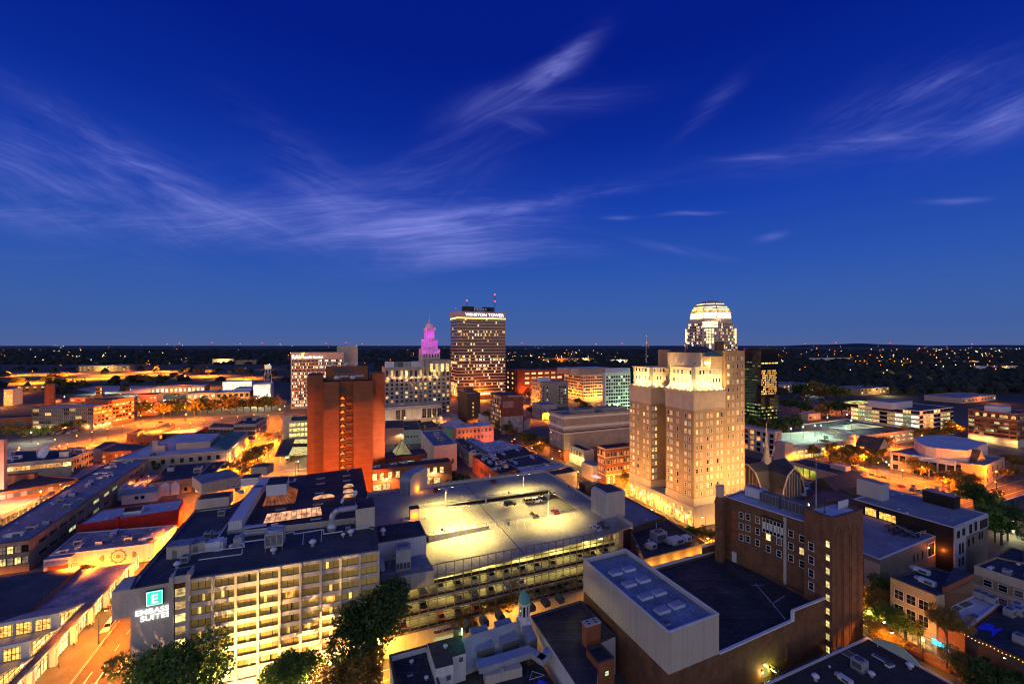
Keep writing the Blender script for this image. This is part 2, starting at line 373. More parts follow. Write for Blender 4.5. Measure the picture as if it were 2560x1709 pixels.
def wins(b,e,cols,zs,w,h,mats,frame=None,u0=0.,u1=1.,rails=1,muls=0,out=0.,seed=None,arch=False,us=None,pick=None,name='window',fw=.10,z0=None):
 r=random.Random(seed if seed is not None else hash((round(b.pts[0][0]),e,cols,len(zs)))&0xffff)
 P,Q=b.pts[e],b.pts[(e+1)%len(b.pts)];d=Q-P;ln=d.length;d.normalize();nrm=Vector((d.y,-d.x,0))
 if us is None and cols>1:w=min(w,ln*(u1-u0)/cols*(.97 if muls>1 else.80))
 tot=sum(m[1]for m in mats)
 for zi,z in enumerate(zs):
  for ci in range(cols if us is None else len(us)):
   u=(u0+(u1-u0)*(ci+.5)/cols)if us is None else us[ci]
   if pick:m=pick(ci,zi)
   else:
    k=r.random()*tot
    for m,wt in mats:
     k-=wt
     if k<=0:break
   if m is None:continue
   p=P+d*(ln*u)+nrm*out
   b.wins.append((Vector((p.x,p.y,z)),math.atan2(d.y,d.x),winmesh(w,h,m,frame,rails,muls,fw,arch),w*h,nrm,name))
def flush_windows():
 for b in BLD:
  if not b.wins and b.pts and b.root.name.split('.')[0]in PLAIN:
   for e in range(len(b.pts)):
    d=b.pts[(e+1)%len(b.pts)]-b.pts[e]
    if d.length>8:wins(b,e,max(1,int(d.length/5.2)),[1.1+3.9*k for k in range(max(1,int((b.z1-2)/3.9)))],1.3,1.8,[(glass_d,5),(glass_g,2),(lit_o,.8),(lit_b,1)],None,u0=.04,u1=.96)
  vis=[x for x in b.wins if x[4].dot(Vector((x[0].x,x[0].y,0)))<0]
  vis.sort(key=lambda x:-x[3]/x[0].length_squared);o=wloc(b.root)
  for p,a,me,ar,nr,nm in vis[:100]:
   w=bpy.data.objects.new(nm,me);COL.objects.link(w);w.location=p-o;w.rotation_euler=(0,0,a);w.parent=b.root
  rest=vis[100:]
  if rest:
   bigv=[];bigf=[];bigm=[];mats=[];cache={}
   for p,a,me,ar,nr,nm in rest:
    if me.name not in cache:
     cache[me.name]=([v.co.copy()for v in me.vertices],[tuple(q.vertices)for q in me.polygons],[q.material_index for q in me.polygons],list(me.materials))
    vs,fs,mi,ml=cache[me.name];base=len(bigv);ca,sa=math.cos(a),math.sin(a);q=p-o
    bigv+=[(v.x*ca-v.y*sa+q.x,v.x*sa+v.y*ca+q.y,v.z+q.z)for v in vs];bigf+=[tuple(base+i for i in f)for f in fs]
    for m in ml:
     if m not in mats:mats.append(m)
    bigm+=[mats.index(ml[i])for i in mi]
   me=bpy.data.meshes.new('small_windows');me.from_pydata(bigv,[],bigf)
   for m in mats:me.materials.append(m)
   me.polygons.foreach_set('material_index',bigm);me.update()
   w=bpy.data.objects.new('upper_windows',me);COL.objects.link(w);w.parent=b.root;w['kind']='stuff'
def part_box(b,name,c,sx,sy,sz,m,d=D2,mr=None):
 root=b.root if isinstance(b,Bld)else b
 mb=MB().box(c,sx,sy,sz,d)
 if mr:mb.m[1]=1
 return mb.build(name,[m,mr]if mr else m,root)
def text(s,size,loc,d,m,parent=None,name='lettering',ext=.06,up=None,align='CENTER',offset=0.0,tilt=90,sx=1.0,width=None):
 cu=bpy.data.curves.new(name,'FONT');cu.body=s;cu.size=size;cu.extrude=ext;cu.align_x=align;cu.offset=offset
 tmp=bpy.data.objects.new('lettering',cu);COL.objects.link(tmp);dg=bpy.context.evaluated_depsgraph_get()
 me=bpy.data.meshes.new_from_object(tmp.evaluated_get(dg));bpy.data.objects.remove(tmp);me.materials.clear();me.materials.append(m)
 o=bpy.data.objects.new(name,me);COL.objects.link(o)
 o.rotation_euler=(R(tilt),0,math.atan2(d[1],d[0]));o.scale=(width/max(o.dimensions.x,.01)if width else sx,1,1)
 o.location=Vector(loc)-(wloc(parent)if parent else Vector((0,0,0)))
 if parent:o.parent=parent
 return o
 # ------------------ lamps
def plight(name,loc,energy,col,parent=None,r=.25,spot=None,aim=None,blend=.5):
 ld=bpy.data.lights.new(name,'SPOT' if spot else 'POINT');ld.energy=energy;ld.color=col;ld.shadow_soft_size=r
 o=bpy.data.objects.new(name,ld);COL.objects.link(o);o.location=Vector(loc)-(wloc(parent)if parent else Vector((0,0,0)))
 if spot:
  ld.spot_size=R(spot);ld.spot_blend=blend
  o.rotation_euler=(Vector(aim)-Vector(loc)).to_track_quat('-Z','Y').to_euler()
 if parent:o.parent=parent
 return o
LM={}
def lamp_meshes(h,arm,bulb):
 k=(round(h),arm,bulb.name)
 if k not in LM:
  p=MB().tube((0,0,0),(0,0,h),.11,6,.07);p.tube((0,0,0),(0,0,.6),.2,8,.16)
  hd=MB();bu=MB()
  if arm:
   p.path([(0,0,h-.1),(arm*.5,0,h+.3),(arm,0,h+.3)],.05,5);hd.box((arm,0,h+.2),1.0,.4,.22,(1,0),top=.8)
   bu.box((arm,0,h+.02),.7,.34,.17,(1,0))
  else:
   hd.lathe((0,0,h+.55),[(.30,0),(.18,.18),(.04,.3)],8);bu.lathe((0,0,h),[(.08,0),(.26,.12),(.3,.32),(.24,.55)],8)
  LM[k]=(p.mesh('pole',dkmetal),hd.mesh('head',dkmetal),bu.mesh('bulb',bulb))
 return LM[k]
def lamp(x,y,h,energy,col,bulb,label,group,arm=0,ang=0,z=0):
 ps=lamp_meshes(h,arm,bulb);r=empty('street_lamp',(x,y,z),label,'street lamp',group);r.rotation_euler=(0,0,ang)
 for nm,me in zip(('pole','lamp_head','bulb'),ps):
  o=bpy.data.objects.new(nm,me);COL.objects.link(o);o.parent=r
 if energy:
  ld=bpy.data.lights.new('lamp_light','SPOT' if group else 'POINT');ld.energy=energy*(10.5 if col[1]<.3 else 3.4)*(1 if group else.45)
  if group:ld.spot_size=R(160);ld.spot_blend=.35
  ld.color=col;ld.shadow_soft_size=.3
  o=bpy.data.objects.new('lamp_light',ld);COL.objects.link(o);o.parent=r;o.location=(arm,0,h-.15 if arm else h+.9)
 return r
 # ------------------ roof kit (each a thing of its own)
KIT={}
def kit(kind):
 if kind in KIT:return KIT[kind]
 r=bpy.data.objects.new(kind,None);parts=[]
 def P(mb,nm,m):
  o=bpy.data.objects.new(nm,mb.mesh(nm,m));parts.append(o)
 if kind=='air_conditioner':
  P(MB().box((0,0,.2),1,1,.8,(1,0)),'casing',duct_m);P(MB().box((0,0,0),1.05,1.05,.2,(1,0)),'base',steel)
  P(MB().lathe((0,0,1.0),[(.36,0),(.36,.05),(.30,.05)],14),'fan',grille);P(MB().box((0,-.505,.3),.8,.02,.5,(1,0)),'louvre',grille)
 elif kind=='rooftop_unit':
  P(MB().box((0,0,.12),1,.55,.6,(1,0)),'casing',cop_w);P(MB().box((-.62,0,.22),.3,.45,.4,(1,0)),'intake_hood',duct_m)
  P(MB().box((0,0,0),1.03,.58,.12,(1,0)),'base',steel);P(MB().box((.12,-.285,.22),.5,.02,.4,(1,0)),'louvre',grille)
 elif kind=='roof_vent':
  P(MB().tube((0,0,0),(0,0,.6),.25,10),'stem',duct_m);P(MB().lathe((0,0,.55),[(.48,0),(.5,.12),(.25,.38),(.05,.45)],12),'cap',cop_w)
 elif kind=='skylight':
  P(MB().box((0,0,0),1,.5,.14,(1,0)),'kerb',cop_w);P(MB().box((0,0,.14),.92,.44,.12,(1,0),top=.82),'pane',glass_g)
 elif kind=='pipe_vent':
  P(MB().tube((0,0,0),(0,0,1),.08,6),'pipe',cop_w);P(MB().tube((0,0,1),(0,0,1.1),.12,8),'collar',steel)
 KIT[kind]=(r,parts);return KIT[kind]
def put(kind,loc,sx,sy,sz,d,label,group=None):
 r,parts=kit(kind);o=r.copy();COL.objects.link(o);o.location=loc;o.scale=(sx,sy,sz);o.rotation_euler=(0,0,math.atan2(d[1],d[0]))
 tag(o,label,kind.replace('_',' '),group)
 for p in parts:c=p.copy();COL.objects.link(c);c.parent=o
 return o
def roofkit(b,kinds,n,label,seed=1,size=(1.2,2.2),z=None,pts=None,margin=2):
 """n pieces of equipment scattered on a roof; kinds: {kind: phrase}"""
 rr=random.Random(seed);pts=inset(pts or b.pts,margin);z=b.z1-.8 if z is None else z
 xs=[p.x for p in pts];ys=[p.y for p in pts];used=[];ks=list(kinds)
 def inside(q):
  s=False
  for p,r in zip(pts,pts[1:]+pts[:1]):
   if(p.y>q.y)!=(r.y>q.y)and q.x<(r.x-p.x)*(q.y-p.y)/(r.y-p.y)+p.x:s=not s
  return s
 tries=0
 while len(used)<n and tries<400:
  tries+=1;q=Vector((rr.uniform(min(xs),max(xs)),rr.uniform(min(ys),max(ys)),z))
  if not inside(q)or any((q-u).length<2.6 for u in used):continue
  used.append(q);k=ks[len(used)%len(ks)];s=rr.uniform(*size)
  if k in('roof_vent','pipe_vent'):s=rr.uniform(.8,1.3)
  put(k,q,s*(1.5 if k=='rooftop_unit' else 1),s,s*(.9 if k!='pipe_vent' else 1),D2 if rr.random()<.6 else D1,kinds[k]+' '+label,label)
  # ------------------ ground, blocks, roads
gm,gt,go_=_nodes('ground_surface');gn=gt.nodes;gl=gt.links
gb=gn.new('ShaderNodeBsdfPrincipled');gl.new(gb.outputs[0],go_.inputs[0]);gb.inputs['Roughness'].default_value=.85
gtc=gn.new('ShaderNodeTexCoord')
def gnoise(s,d):
 z=gn.new('ShaderNodeTexNoise');gl.new(gtc.outputs['Object'],z.inputs['Vector']);z.inputs['Scale'].default_value=s;z.inputs['Detail'].default_value=d;return z.outputs['Fac']
def gramp(f,stops):
 r=gn.new('ShaderNodeValToRGB');cr=r.color_ramp
 while len(cr.elements)>1:cr.elements.remove(cr.elements[-1])
 for i,(p,c)in enumerate(stops):
  e=cr.elements[0]if i==0 else cr.elements.new(p)
  e.position=p;e.color=(*c,1)
 gl.new(f,r.inputs[0]);return r.outputs[0]
town=gramp(gnoise(.06,5),[(.3,(.075,.066,.056)),(.5,(.10,.09,.075)),(.7,(.13,.115,.095))])
wood=gramp(gnoise(.004,8),[(.35,(.012,.016,.012)),(.5,(.024,.030,.018)),(.62,(.045,.045,.030)),(.72,(.02,.024,.014))])
glen=gn.new('ShaderNodeVectorMath');glen.operation='LENGTH';gl.new(gtc.outputs['Object'],glen.inputs[0])
gmr=gn.new('ShaderNodeMapRange');gl.new(glen.outputs['Value'],gmr.inputs[0]);gmr.inputs[1].default_value=620;gmr.inputs[2].default_value=760
gmx=gn.new('ShaderNodeMix');gmx.data_type='RGBA';gl.new(gmr.outputs[0],gmx.inputs[0]);gl.new(town,gmx.inputs[6]);gl.new(wood,gmx.inputs[7])
gl.new(gmx.outputs[2],gb.inputs['Base Color'])
m=MB();S_=90000
m.add([(-S_,-S_,0),(S_,-S_,0),(S_,S_,0),(-S_,S_,0)],[(0,1,2,3)]);struct(m,'ground',gm)
hl=MB();hr=random.Random(3)
for k,(x0,x1,Y,h)in enumerate([(-26000,-9000,21000,60),(-12000,3000,24000,45),(-3000,12000,22000,60),(8000,30000,19000,95),(14000,26000,25000,175)]):
 n=60;v=[];f=[]
 for i in range(n+1):
  t=i/n;hh=h*math.sin(math.pi*t)**.7*(.75+.25*math.sin(7*t+k)+.10*math.sin(23*t+k*2));x=x0+(x1-x0)*t
  v+=[(x,Y-1500,-4),(x,Y,max(hh,0)),(x,Y+1500,-4)]
 for i in range(n):f+=[(3*i,3*i+3,3*i+4,3*i+1),(3*i+1,3*i+4,3*i+5,3*i+2)]
 hl.add(v,f)
struct(hl,'hills',mat('far_woodland',(.02,.026,.020),var=.3,scale=.002))
SR=[(-330,-57),(-41,127),(143,305),(321,520)]
TR=[(20,97),(113,184),(200,290),(306,400),(416,520)]
pv=MB();kb=MB()
for s0,s1 in SR:
 for t0,t1 in TR:
  if(s0,t0)==(-330,20):continue
  pts=[ST(s0,t0),ST(s1,t0),ST(s1,t1),ST(s0,t1)];pv.prism(pts,0,.12,bottom=False)
  q=inset(pts,-.15);o=[(p[0],p[1],0)for p in q]+[(p[0],p[1],.13)for p in q]+[(p[0],p[1],.13)for p in inset(pts,.02)]
  kb.add(o,[f for i in range(4)for j in((i+1)%4,)for f in((i,j,4+j,4+i),(4+i,4+j,8+j,8+i))])
struct(pv,'pavement',pave);struct(kb,'kerb',conc_l)
rd=MB();mk=MB();my=MB()
def strip(mb,P,d,l,w,z):
 d=Vector((d[0],d[1],0)).normalized();e=Vector((-d.y,d.x,0))*(w/2);P=Vector((P[0],P[1],z));Q=P+d*l
 mb.quad(P-e,Q-e,Q+e,P+e)
for s in(-49,135,313):strip(rd,ST(s,-20),D1,560,15.6,.005)
for i,t in enumerate((105,192,298,408)):strip(rd,ST(-330,t),D2,900,15.6,.009+.003*i)
struct(rd,'road',asphalt)
for s in(-49,135,313):
 for t0,t1 in((20,97),(113,184),(200,290),(306,400)):
  for o in(-.16,.16):strip(my,ST(s+.6+o,t0),D1,t1-t0,.14,.030)
  for t in range(int(t0)+2,int(t1)-3,7):strip(mk,ST(s-3.2,t),D1,2.6,.13,.030)
  for o in(-7.6,5.2):strip(mk,ST(s+o,t0+6),D1,t1-t0-12,.12,.030)
  for k in range(7):strip(mk,ST(s-6.3+k*2.1,t0-2.6),D1,2.2,.45,.030)
  for k in range(7):strip(mk,ST(s-6.3+k*2.1,t1+.6),D1,2.2,.45,.030)
for t in(105,192,298):
 for s0,s1 in((-41,127),(143,305),(321,460)):
  for o in(-.16,.16):strip(my,ST(s0+5,t+o),D2,s1-s0-10,.14,.030)
  for s in range(int(s0)+3,int(s1)-4,7):strip(mk,ST(s,t-3.4),D2,2.6,.13,.030);strip(mk,ST(s,t+3.4),D2,2.6,.13,.030)
def arrow(mb,p,d,ln,turn=0):
 d=Vector((d[0],d[1],0)).normalized();e=Vector((-d.y,d.x,0));p=Vector((p[0],p[1],.034))
 strip(mb,p,d,ln,.32,.034);t=p+d*ln
 mb.add([t-e*.55,t+e*.55,t+d*1.5],[(0,1,2)])
 if turn:q=p+d*ln*.45;strip(mb,q,e*turn,1.5,.32,.038);q2=q+e*turn*1.5;mb.add([q2-d*.6,q2+d*.6,q2+e*turn*1.1],[(0,1,2)]if turn<0 else[(1,0,2)])
a=MB()
arrow(a,GZ('D','1135,1415')[0],-D1,4.2);arrow(a,GZ('D','1290,1390')[0],-D1,4.6,1);arrow(a,GZ('D','1440,1440')[0],D1,4.2)
struct(a,'road_arrow_marking',paint_w)
struct(mk,'lane_marking',paint_w);struct(my,'centre_line_marking',paint_y)
def flat(name,r,s,m,z):mb=MB();p=ccw(GZ(r,s,z));mb.add(p,[tuple(range(len(p)))]);struct(mb,name,m)
lane_l=mat('worn_road_concrete',(.20,.18,.15),var=.2,scale=.02)
flat('grass','a','0,432 450,415 800,428 1500,398 2000,445 2300,462 2300,505 1400,530 700,500 0,520',grass_m,.02)
flat('highway','a','0,416 1000,428 2100,440 2349,452 2349,445 1700,420 1200,412 400,405 0,404',lane_l,.05)
flat('slip_road','a','0,522 340,530 700,480 860,445 900,447 760,485 420,545 0,545',lane_l,.06)
flat('ramp_road','a','1190,412 1400,388 1560,392 1580,402 1400,400 1230,424',lane_l,.08)
flat('plaza_paving','a','700,560 900,528 1800,530 1800,548 1300,600 900,600',conc_l,.04)
flat('lower_road','A','0,1240 400,1130 1000,985 1500,880 2349,710 2349,760 1600,925 1300,1040 700,1085 0,1290',lane_l,.03)
flat('avenue','B','0,640 240,620 700,590 1230,545 2090,490 2060,520 1300,570 1000,660 700,660 0,760',lane_l,.035)
flat('far_street','B','0,340 700,322 1500,330 2160,330 2160,350 1500,345 1000,362 600,345 0,352',lane_l,.03)
flat('lawn','d','700,690 900,690 1100,720 1150,735 800,760 700,740',mat('lit_lawn',(.06,.16,.025),var=.2),.06)  # stronger green than the other grass
flat('highway','d','430,545 620,560 930,600 930,612 600,575 430,555',lane_l,.06)
# ------------------ hotel with the lit sign, lower left
ZH=29.3
P0=GZ('j','880,375',ZH)[0];P1=GZ('k','1095,278',ZH)[0];fd=(P1-P0).normalized();fn=Vector((fd.y,-fd.x,0));FL_=(P1-P0).length
OL=GZ('j','15,525',ZH)[0];OW=GZ('j','207,500',ZH)[0]
hp=[OW,P0,P1,Vector((-38,118,0)),Vector((-45,122,0)),Vector((-61,171,0)),Vector((-88.3,158,0)),Vector((-89,134,0)),Vector((-97.5,130.5,0)),Vector((-89.3,110.4,0)),Vector((-82.2,92.6,0))]
hot=bld('hotel','pale hotel block with a grid of curtained windows and a lit sign',hp,ZH,cream,r_navy,par=.5,cop=cop_d,cat='hotel')
hr_=hot.root;bay=FL_/9
mb=MB()
for i in range(10):
 p=P0+fd*(bay*i);mb.box((p.x+fn.x*.35,p.y+fn.y*.35,.1),.52,.9,ZH-.25,fd)
mb.build('column',cream,hr_)
storey=2.72
for r_ in range(9):
 z=ZH-.95-storey*r_-1.75
 mb=MB();c=P0+fd*(FL_/2)+fn*.22;h=1.02 if r_<8 else 1.6
 mb.box((c.x,c.y,z-h if r_<8 else z-h),FL_-.02,.5,h,fd);mb.build('spandrel',cream,hr_)
mb=MB();c=P0+fd*(FL_/2)+fn*.24;mb.box((c.x,c.y,ZH-.92),FL_,.54,.75,fd).build('cornice',cream,hr_)
def curtain(name,strength,c1,c2,sc_):
 m,t,o=_nodes(name);n=t.nodes;l=t.links
 b=n.new('ShaderNodeBsdfPrincipled');l.new(b.outputs[0],o.inputs[0]);b.inputs['Roughness'].default_value=.18
 tcn=n.new('ShaderNodeTexCoord');w=n.new('ShaderNodeTexWave');w.bands_direction='X';w.inputs['Scale'].default_value=sc_;w.inputs['Distortion'].default_value=2.2;w.inputs['Detail'].default_value=2
 oi=n.new('ShaderNodeObjectInfo');ad=n.new('ShaderNodeVectorMath');ad.operation='MULTIPLY_ADD';ad.inputs[0].default_value=(71,0,0);l.new(oi.outputs['Random'],ad.inputs[1]);l.new(tcn.outputs['Object'],ad.inputs[2]);l.new(ad.outputs[0],w.inputs[0])
 r=n.new('ShaderNodeValToRGB');r.color_ramp.elements[0].color=(*c1,1);r.color_ramp.elements[1].color=(*c2,1);l.new(w.outputs['Fac'],r.inputs[0])
 l.new(r.outputs[0],b.inputs['Base Color']);l.new(r.outputs[0],b.inputs['Emission Color'])
 mr=n.new('ShaderNodeMapRange');l.new(oi.outputs['Random'],mr.inputs[0]);mr.inputs[3].default_value=strength*.5;mr.inputs[4].default_value=strength*1.5;l.new(mr.outputs[0],b.inputs['Emission Strength'])
 m.cycles.emission_sampling='NONE';return m
cur_d=curtain('drawn_curtain',.30,(.16,.10,.02),(.42,.28,.08),2.6)
cur_l=curtain('lit_curtain',1.6,(.55,.34,.06),(.80,.55,.16),1.6)
roomo=em('lit_room_orange',(1,.36,.06),1.6,.3,(1.2,1,1));roomw=em('lit_room_white',(1,.75,.35),2.2,.3,(1.6,1,1.2))
def hotel_window(w,h,kind,k):
 mb=MB();n=3;pw=w/n;lit={1:(1,),2:(0,1),3:(2,)}.get(k,())
 x=-w/2
 segs=[(0,1/3,0),(1/3,2/3,0),(2/3,1,0)]
 if kind=='lit':a=(.30,.42,.52,.22)[k%4];segs=[(0,a,0),(a,a+.16,1),(a+.16,1,0)]
 if kind=='room':segs=[(0,.25,0),(.25,.72,1),(.72,1,0)]
 if kind=='gap':segs=[(0,.54,0),(.54,.62,1),(.62,1,0)]
 for a,b2,mi in segs:mb.quad((x+a*w,0,0),(x+b2*w,0,0),(x+b2*w,0,h),(x+a*w,0,h),mi)
 for i in range(n+1):mb.box((x+w*i/n,-.02,0),.07,.10,h,(1,0),2)
 mb.box((0,-.02,h-.08),w,.10,.08,(1,0),2);mb.box((0,-.02,0),w,.10,.06,(1,0),2)
 return mb.mesh('window',[cur_d,{'lit':cur_l,'room':roomo,'gap':glass_d,'roomw':roomw}.get(kind,cur_d),dkmetal])
hw={('d',0):hotel_window(bay-.52,1.74,'d',0),('gap',0):hotel_window(bay-.52,1.74,'gap',0),('room',0):hotel_window(bay-.52,1.74,'room',0)}
for k in range(4):hw[('lit',k)]=hotel_window(bay-.52,1.74,'lit',k)
hr2=random.Random(11)
for r_ in range(8):
 for c_ in range(9):
  z=ZH-.95-storey*r_-1.75;p=P0+fd*(bay*(c_+.5))-fn*(-.06);k=hr2 .random()
  key=('room',0)if(c_,r_)in((4,2),(6,3))else('lit',hr2 .randrange(4))if(k<.38 and c_>3)or k<.16 else('gap',0)if k>.90 else('d',0)
  o=bpy.data.objects.new('window',hw[key]);COL.objects.link(o);o.parent=hr_;o.location=Vector((p.x,p.y,z))-wloc(hr_);o.rotation_euler=(0,0,math.atan2(fd.y,fd.x))
for c_ in range(9):
 p=P0+fd*(bay*(c_+.5))+fn*.10
 mb=MB().box((p.x,p.y,.9),bay-.9,.12,2.9,fd);mb.build('ground_floor_window',glass_d if c_%3 else glass_g,hr_)
dl=(P0-OW).normalized();dn=Vector((dl.y,-dl.x,0))
ov=MB();e_=Vector((-dl.y,dl.x,0));q=OW-dl*3.0
ov.prism([q,OW,OW+e_*6,q+e_*6],ZH-5.9,ZH+.02);ov.build('overhang',cream,hr_)
st=MB();w0=P0-dl*3.6;w0 .z=0
for s_ in(0.15,3.0):st.box(w0+dl*(s_+.35)+dn*.2,.7,2.1,ZH+1.3,dl)
st.build('stair_tower',cream,hr_)
st=MB().box(w0+dl*1.95+dn*.25,2.4,.2,ZH+.2,dl).build('stair_glazing',glass_d,hr_)
for k in range(8):
 c=w0+dl*1.95+dn*.42;MB().box((c.x,c.y,ZH-3.4-2.72*k),1.8,.06,1.75,dl).build('window',lit_y if k%2==0 else lit_w,hr_)
 MB().box((c.x,c.y,ZH-3.4-2.72*k-.95),1.95,.3,.8,dl).build('landing',cream,hr_)
ro=MB().box(w0+dl*1.95-dn*1.4,3.5,3.6,1.0,dl);ro.add([],[]);
rr_=MB().box((w0+dl*1.95-dn*1.2).to_tuple()[:2]+(ZH-.3,),3.3,4.2,1.5,dl).build('stair_head',cream,hr_)
MB().box((w0+dl*1.95-dn*1.2).to_tuple()[:2]+(ZH+1.2,),2.6,3.5,.05,dl).build('stair_head_roof',r_black,hr_)
sg_w=em('sign_white_light',(.92,.97,1),1.7);sg_g=em('sign_green_light',(.0,.55,.34),1.9)
sgn=empty('hotel_sign',(OW+dl*7.0+dn*.3+Vector((0,0,22))),'lit square green letter E sign above white lettering EMBASSY SUITES on the blank hotel wall','sign')
def on_wall(jx,jy):
 px,py=Z('j','%f,%f'%(jx,jy))[0];q=along(OW,dl,px);return Vector((q.x,q.y,ZT(py,q.y)))
a=on_wall(488,670)+dn*.35;top_=on_wall(488,512)
MB().box(a+dn*-.05,3.0,.5,top_.z-a.z+.25,dl).build('sign_box',dkmetal,sgn)
MB().box(a+dn*.23+Vector((0,0,.1)),2.8,.06,top_.z-a.z+.05,dl).build('sign_face',sg_g,sgn)
text('E',2.6,a+dn*.31+Vector((0,0,.62)),dl,sg_w,sgn,ext=.03,offset=.06)
fr=MB();hgt=top_.z-a.z+.05
for s_ in(-1,1):fr.box(a+dn*.30+dl*(s_*1.28)+Vector((0,0,.2)),.09,.05,hgt-.2,dl)
for z in(.2,hgt-.09):fr.box(a+dn*.30+Vector((0,0,z)),2.5,.05,.09,dl)
fr.build('sign_border',sg_w,sgn)
text('EMBASSY',1.55,on_wall(490,757)+dn*.25,dl,sg_w,sgn,ext=.06,offset=.02,width=(on_wall(705,757)-on_wall(270,757)).length)
text('SUITES',1.55,on_wall(490,828)+dn*.25,dl,sg_w,sgn,ext=.06,offset=.02,width=(on_wall(650,828)-on_wall(330,828)).length)
at=[G(q,30.5)for q in Z('p','960,775 2135,640 2260,410 2200,120 1290,230')]
mb=MB();ats=ccw([Vector((v.x,v.y,0))for v in at]);mb.prism(ats,ZH-.5,30.5);mb.m[len(ats)]=1
mb.build('atrium_roof',[cream,r_black],hr_)
def hbox(name,r,s,z0,dep,z1,m,mr,d=None):
 a,b=GZ(r,s,z0);d=(b-a).normalized()if d is None else d;n_=Vector((-d.y,d.x,0));w=(b-a).length;c=a+d*(w/2)+n_*(dep/2)
 mb=MB().box((c.x,c.y,z0),w,dep,z1-z0,d);mb.m[1]=1;return mb.build(name,[m,mr],hr_)
hbox('penthouse','p','455,567 805,527',28.8,5.5,32.0,cream,r_black)
hbox('lift_tower','p','2140,775 2335,745',28.8,8,34.6,cream,r_black)
hbox('stair_head','p','930,315 1115,300',28.8,5,31.6,cop_w,r_black)
hbox('low_roof_block','p','520,400 930,310',24,14,28.0,conc,r_grey)
hbox('plant_screen','p','1035,205 1205,200',27,6,30.5,conc,r_navy)
sk=GZ('p','1155,522 1500,490 1535,345',30.52);sk.append(sk[0]+sk[2]-sk[1]);c=sum(sk,Vector((0,0,0)))/4
inn=[c+(v-c)*q+(sk[0]-c)*.18 for v,q in zip(sk,(.62,.62,.62,.62))]
mb=MB();mb.add(sk+[Vector((v.x,v.y,33.0))for v in inn],[(0,1,5,4),(1,2,6,5),(2,3,7,6),(3,0,4,7)])
mb.build('glass_skirt',em('copper_lit_glass',(1,.25,.05),.22,0,(.5,.5,.5),base=(.12,.06,.03)),hr_)
rb_=MB()
for i in range(4):
 for k in range(9):
  t=k/8;rb_.tube(sk[i].lerp(sk[(i+1)%4],t),Vector((inn[i].x,inn[i].y,33)).lerp(Vector((inn[(i+1)%4].x,inn[(i+1)%4].y,33)),t),.06,4)
rb_.build('glazing_bar',dkmetal,hr_)
mb=MB().prism(ccw(inn),33.0,36.4);mb.m[4]=1;mb.build('lantern_box',[cop_w,r_black],hr_)
vt=GZ('p','1165,705 1785,615 1770,560 1205,640',30.9);mb=MB()
for i in range(11):
 a0,a1=vt[0].lerp(vt[1],i/11+.004),vt[0].lerp(vt[1],(i+1)/11-.004);b0,b1=vt[3].lerp(vt[2],i/11+.004),vt[3].lerp(vt[2],(i+1)/11-.004)
 u=Vector((0,0,1.0));mb.add([a0,a1,b1+u,b0+u],[(0,1,2,3)])
sky_l=em('peach_lit_glass',(1,.46,.22),.95,.1,(.6,.6,.6));vr=MB();vr.prism(ccw([vt[0],vt[1],vt[2],vt[3]]),30.5,30.85);vr.build('skylight_kerb',dkmetal,hr_);mb.build('vault_skylight',sky_l,hr_)
for i,(x,y,w)in enumerate([(1770,232,2.8),(1765,287,2.8),(2040,203,2.6),(2040,255,2.6),(2050,350,2.6),(1755,383,2.8),(1740,503,2.9),(1350,555,2.9),(1470,265,2.0),(1720,655,2.8)]):
 p=GZ('p','%d,%d'%(x,y),30.5)[0];put('skylight',p,w,w*.8,1.2,D2,'pale rectangular skylight set in the black hotel atrium roof','skylights on the hotel atrium roof')
for i,(x,y)in enumerate([(2060,325),(2060,380),(2065,430),(1800,440)]):
 p=GZ('p','%d,%d'%(x,y),30.5)[0];mb=MB();n=7;w=3.4 if i<3 else 6.4
 for k in range(n):
  t0,t1=math.pi*k/n,math.pi*(k+1)/n;a,b2=[p+D2*(w/2*math.cos(t))+Vector((0,0,.2+.9*math.sin(t)))for t in(t0,t1)]
  mb.add([a-D1*.6,b2-D1*.6,b2+D1*.6,a+D1*.6],[(0,1,2,3)])
 mb.add([p+D2*(w/2*math.cos(math.pi*k/n))-D1*.6+Vector((0,0,.2+.9*math.sin(math.pi*k/n)))for k in range(n+1)],[tuple(range(n+1))])
 mb.build('dome_skylight',sky_l,hr_)
dpts=GZ('p','880,770 1110,400 1215,300',30.6);dd=MB()
for a,b2 in zip(dpts,dpts[1:]):
 c=(a+b2)/2;dd.box((c.x,c.y,30.9),(b2-a).length+1.5,3.1,2.4,b2-a)
top(dd,'roof_duct',rib_w,'long white boxed duct running across the hotel roof','duct')
dd=MB();q=GZ('p','800,830 1030,800',29);dd.path([v+Vector((0,0,1.2))for v in q],1.0,12);dd.path([q[1]+Vector((0,0,1.2)),q[1]+D2*4+Vector((0,0,1.2))],.8,12)
top(dd,'elbow_duct',duct_m,'thick pale duct stub at the foot of the long white roof duct','duct')
dd=MB();p=GZ('p','1885,745',30)[0];pts=[p+D2*x+Vector((0,0,z))for x,z in((0,.5),(0,2.6),(.5,3.8),(1.6,4.5),(6.6,4.5))]
dd.path(pts,.75,12);dd.lathe(p,[(1.1,-.8),(1.3,.2),(1.0,.9),(.7,1.3)],12);top(dd,'gooseneck_duct',duct_m,'pale gooseneck duct bending into the beige lift tower','duct')
pp=MB()
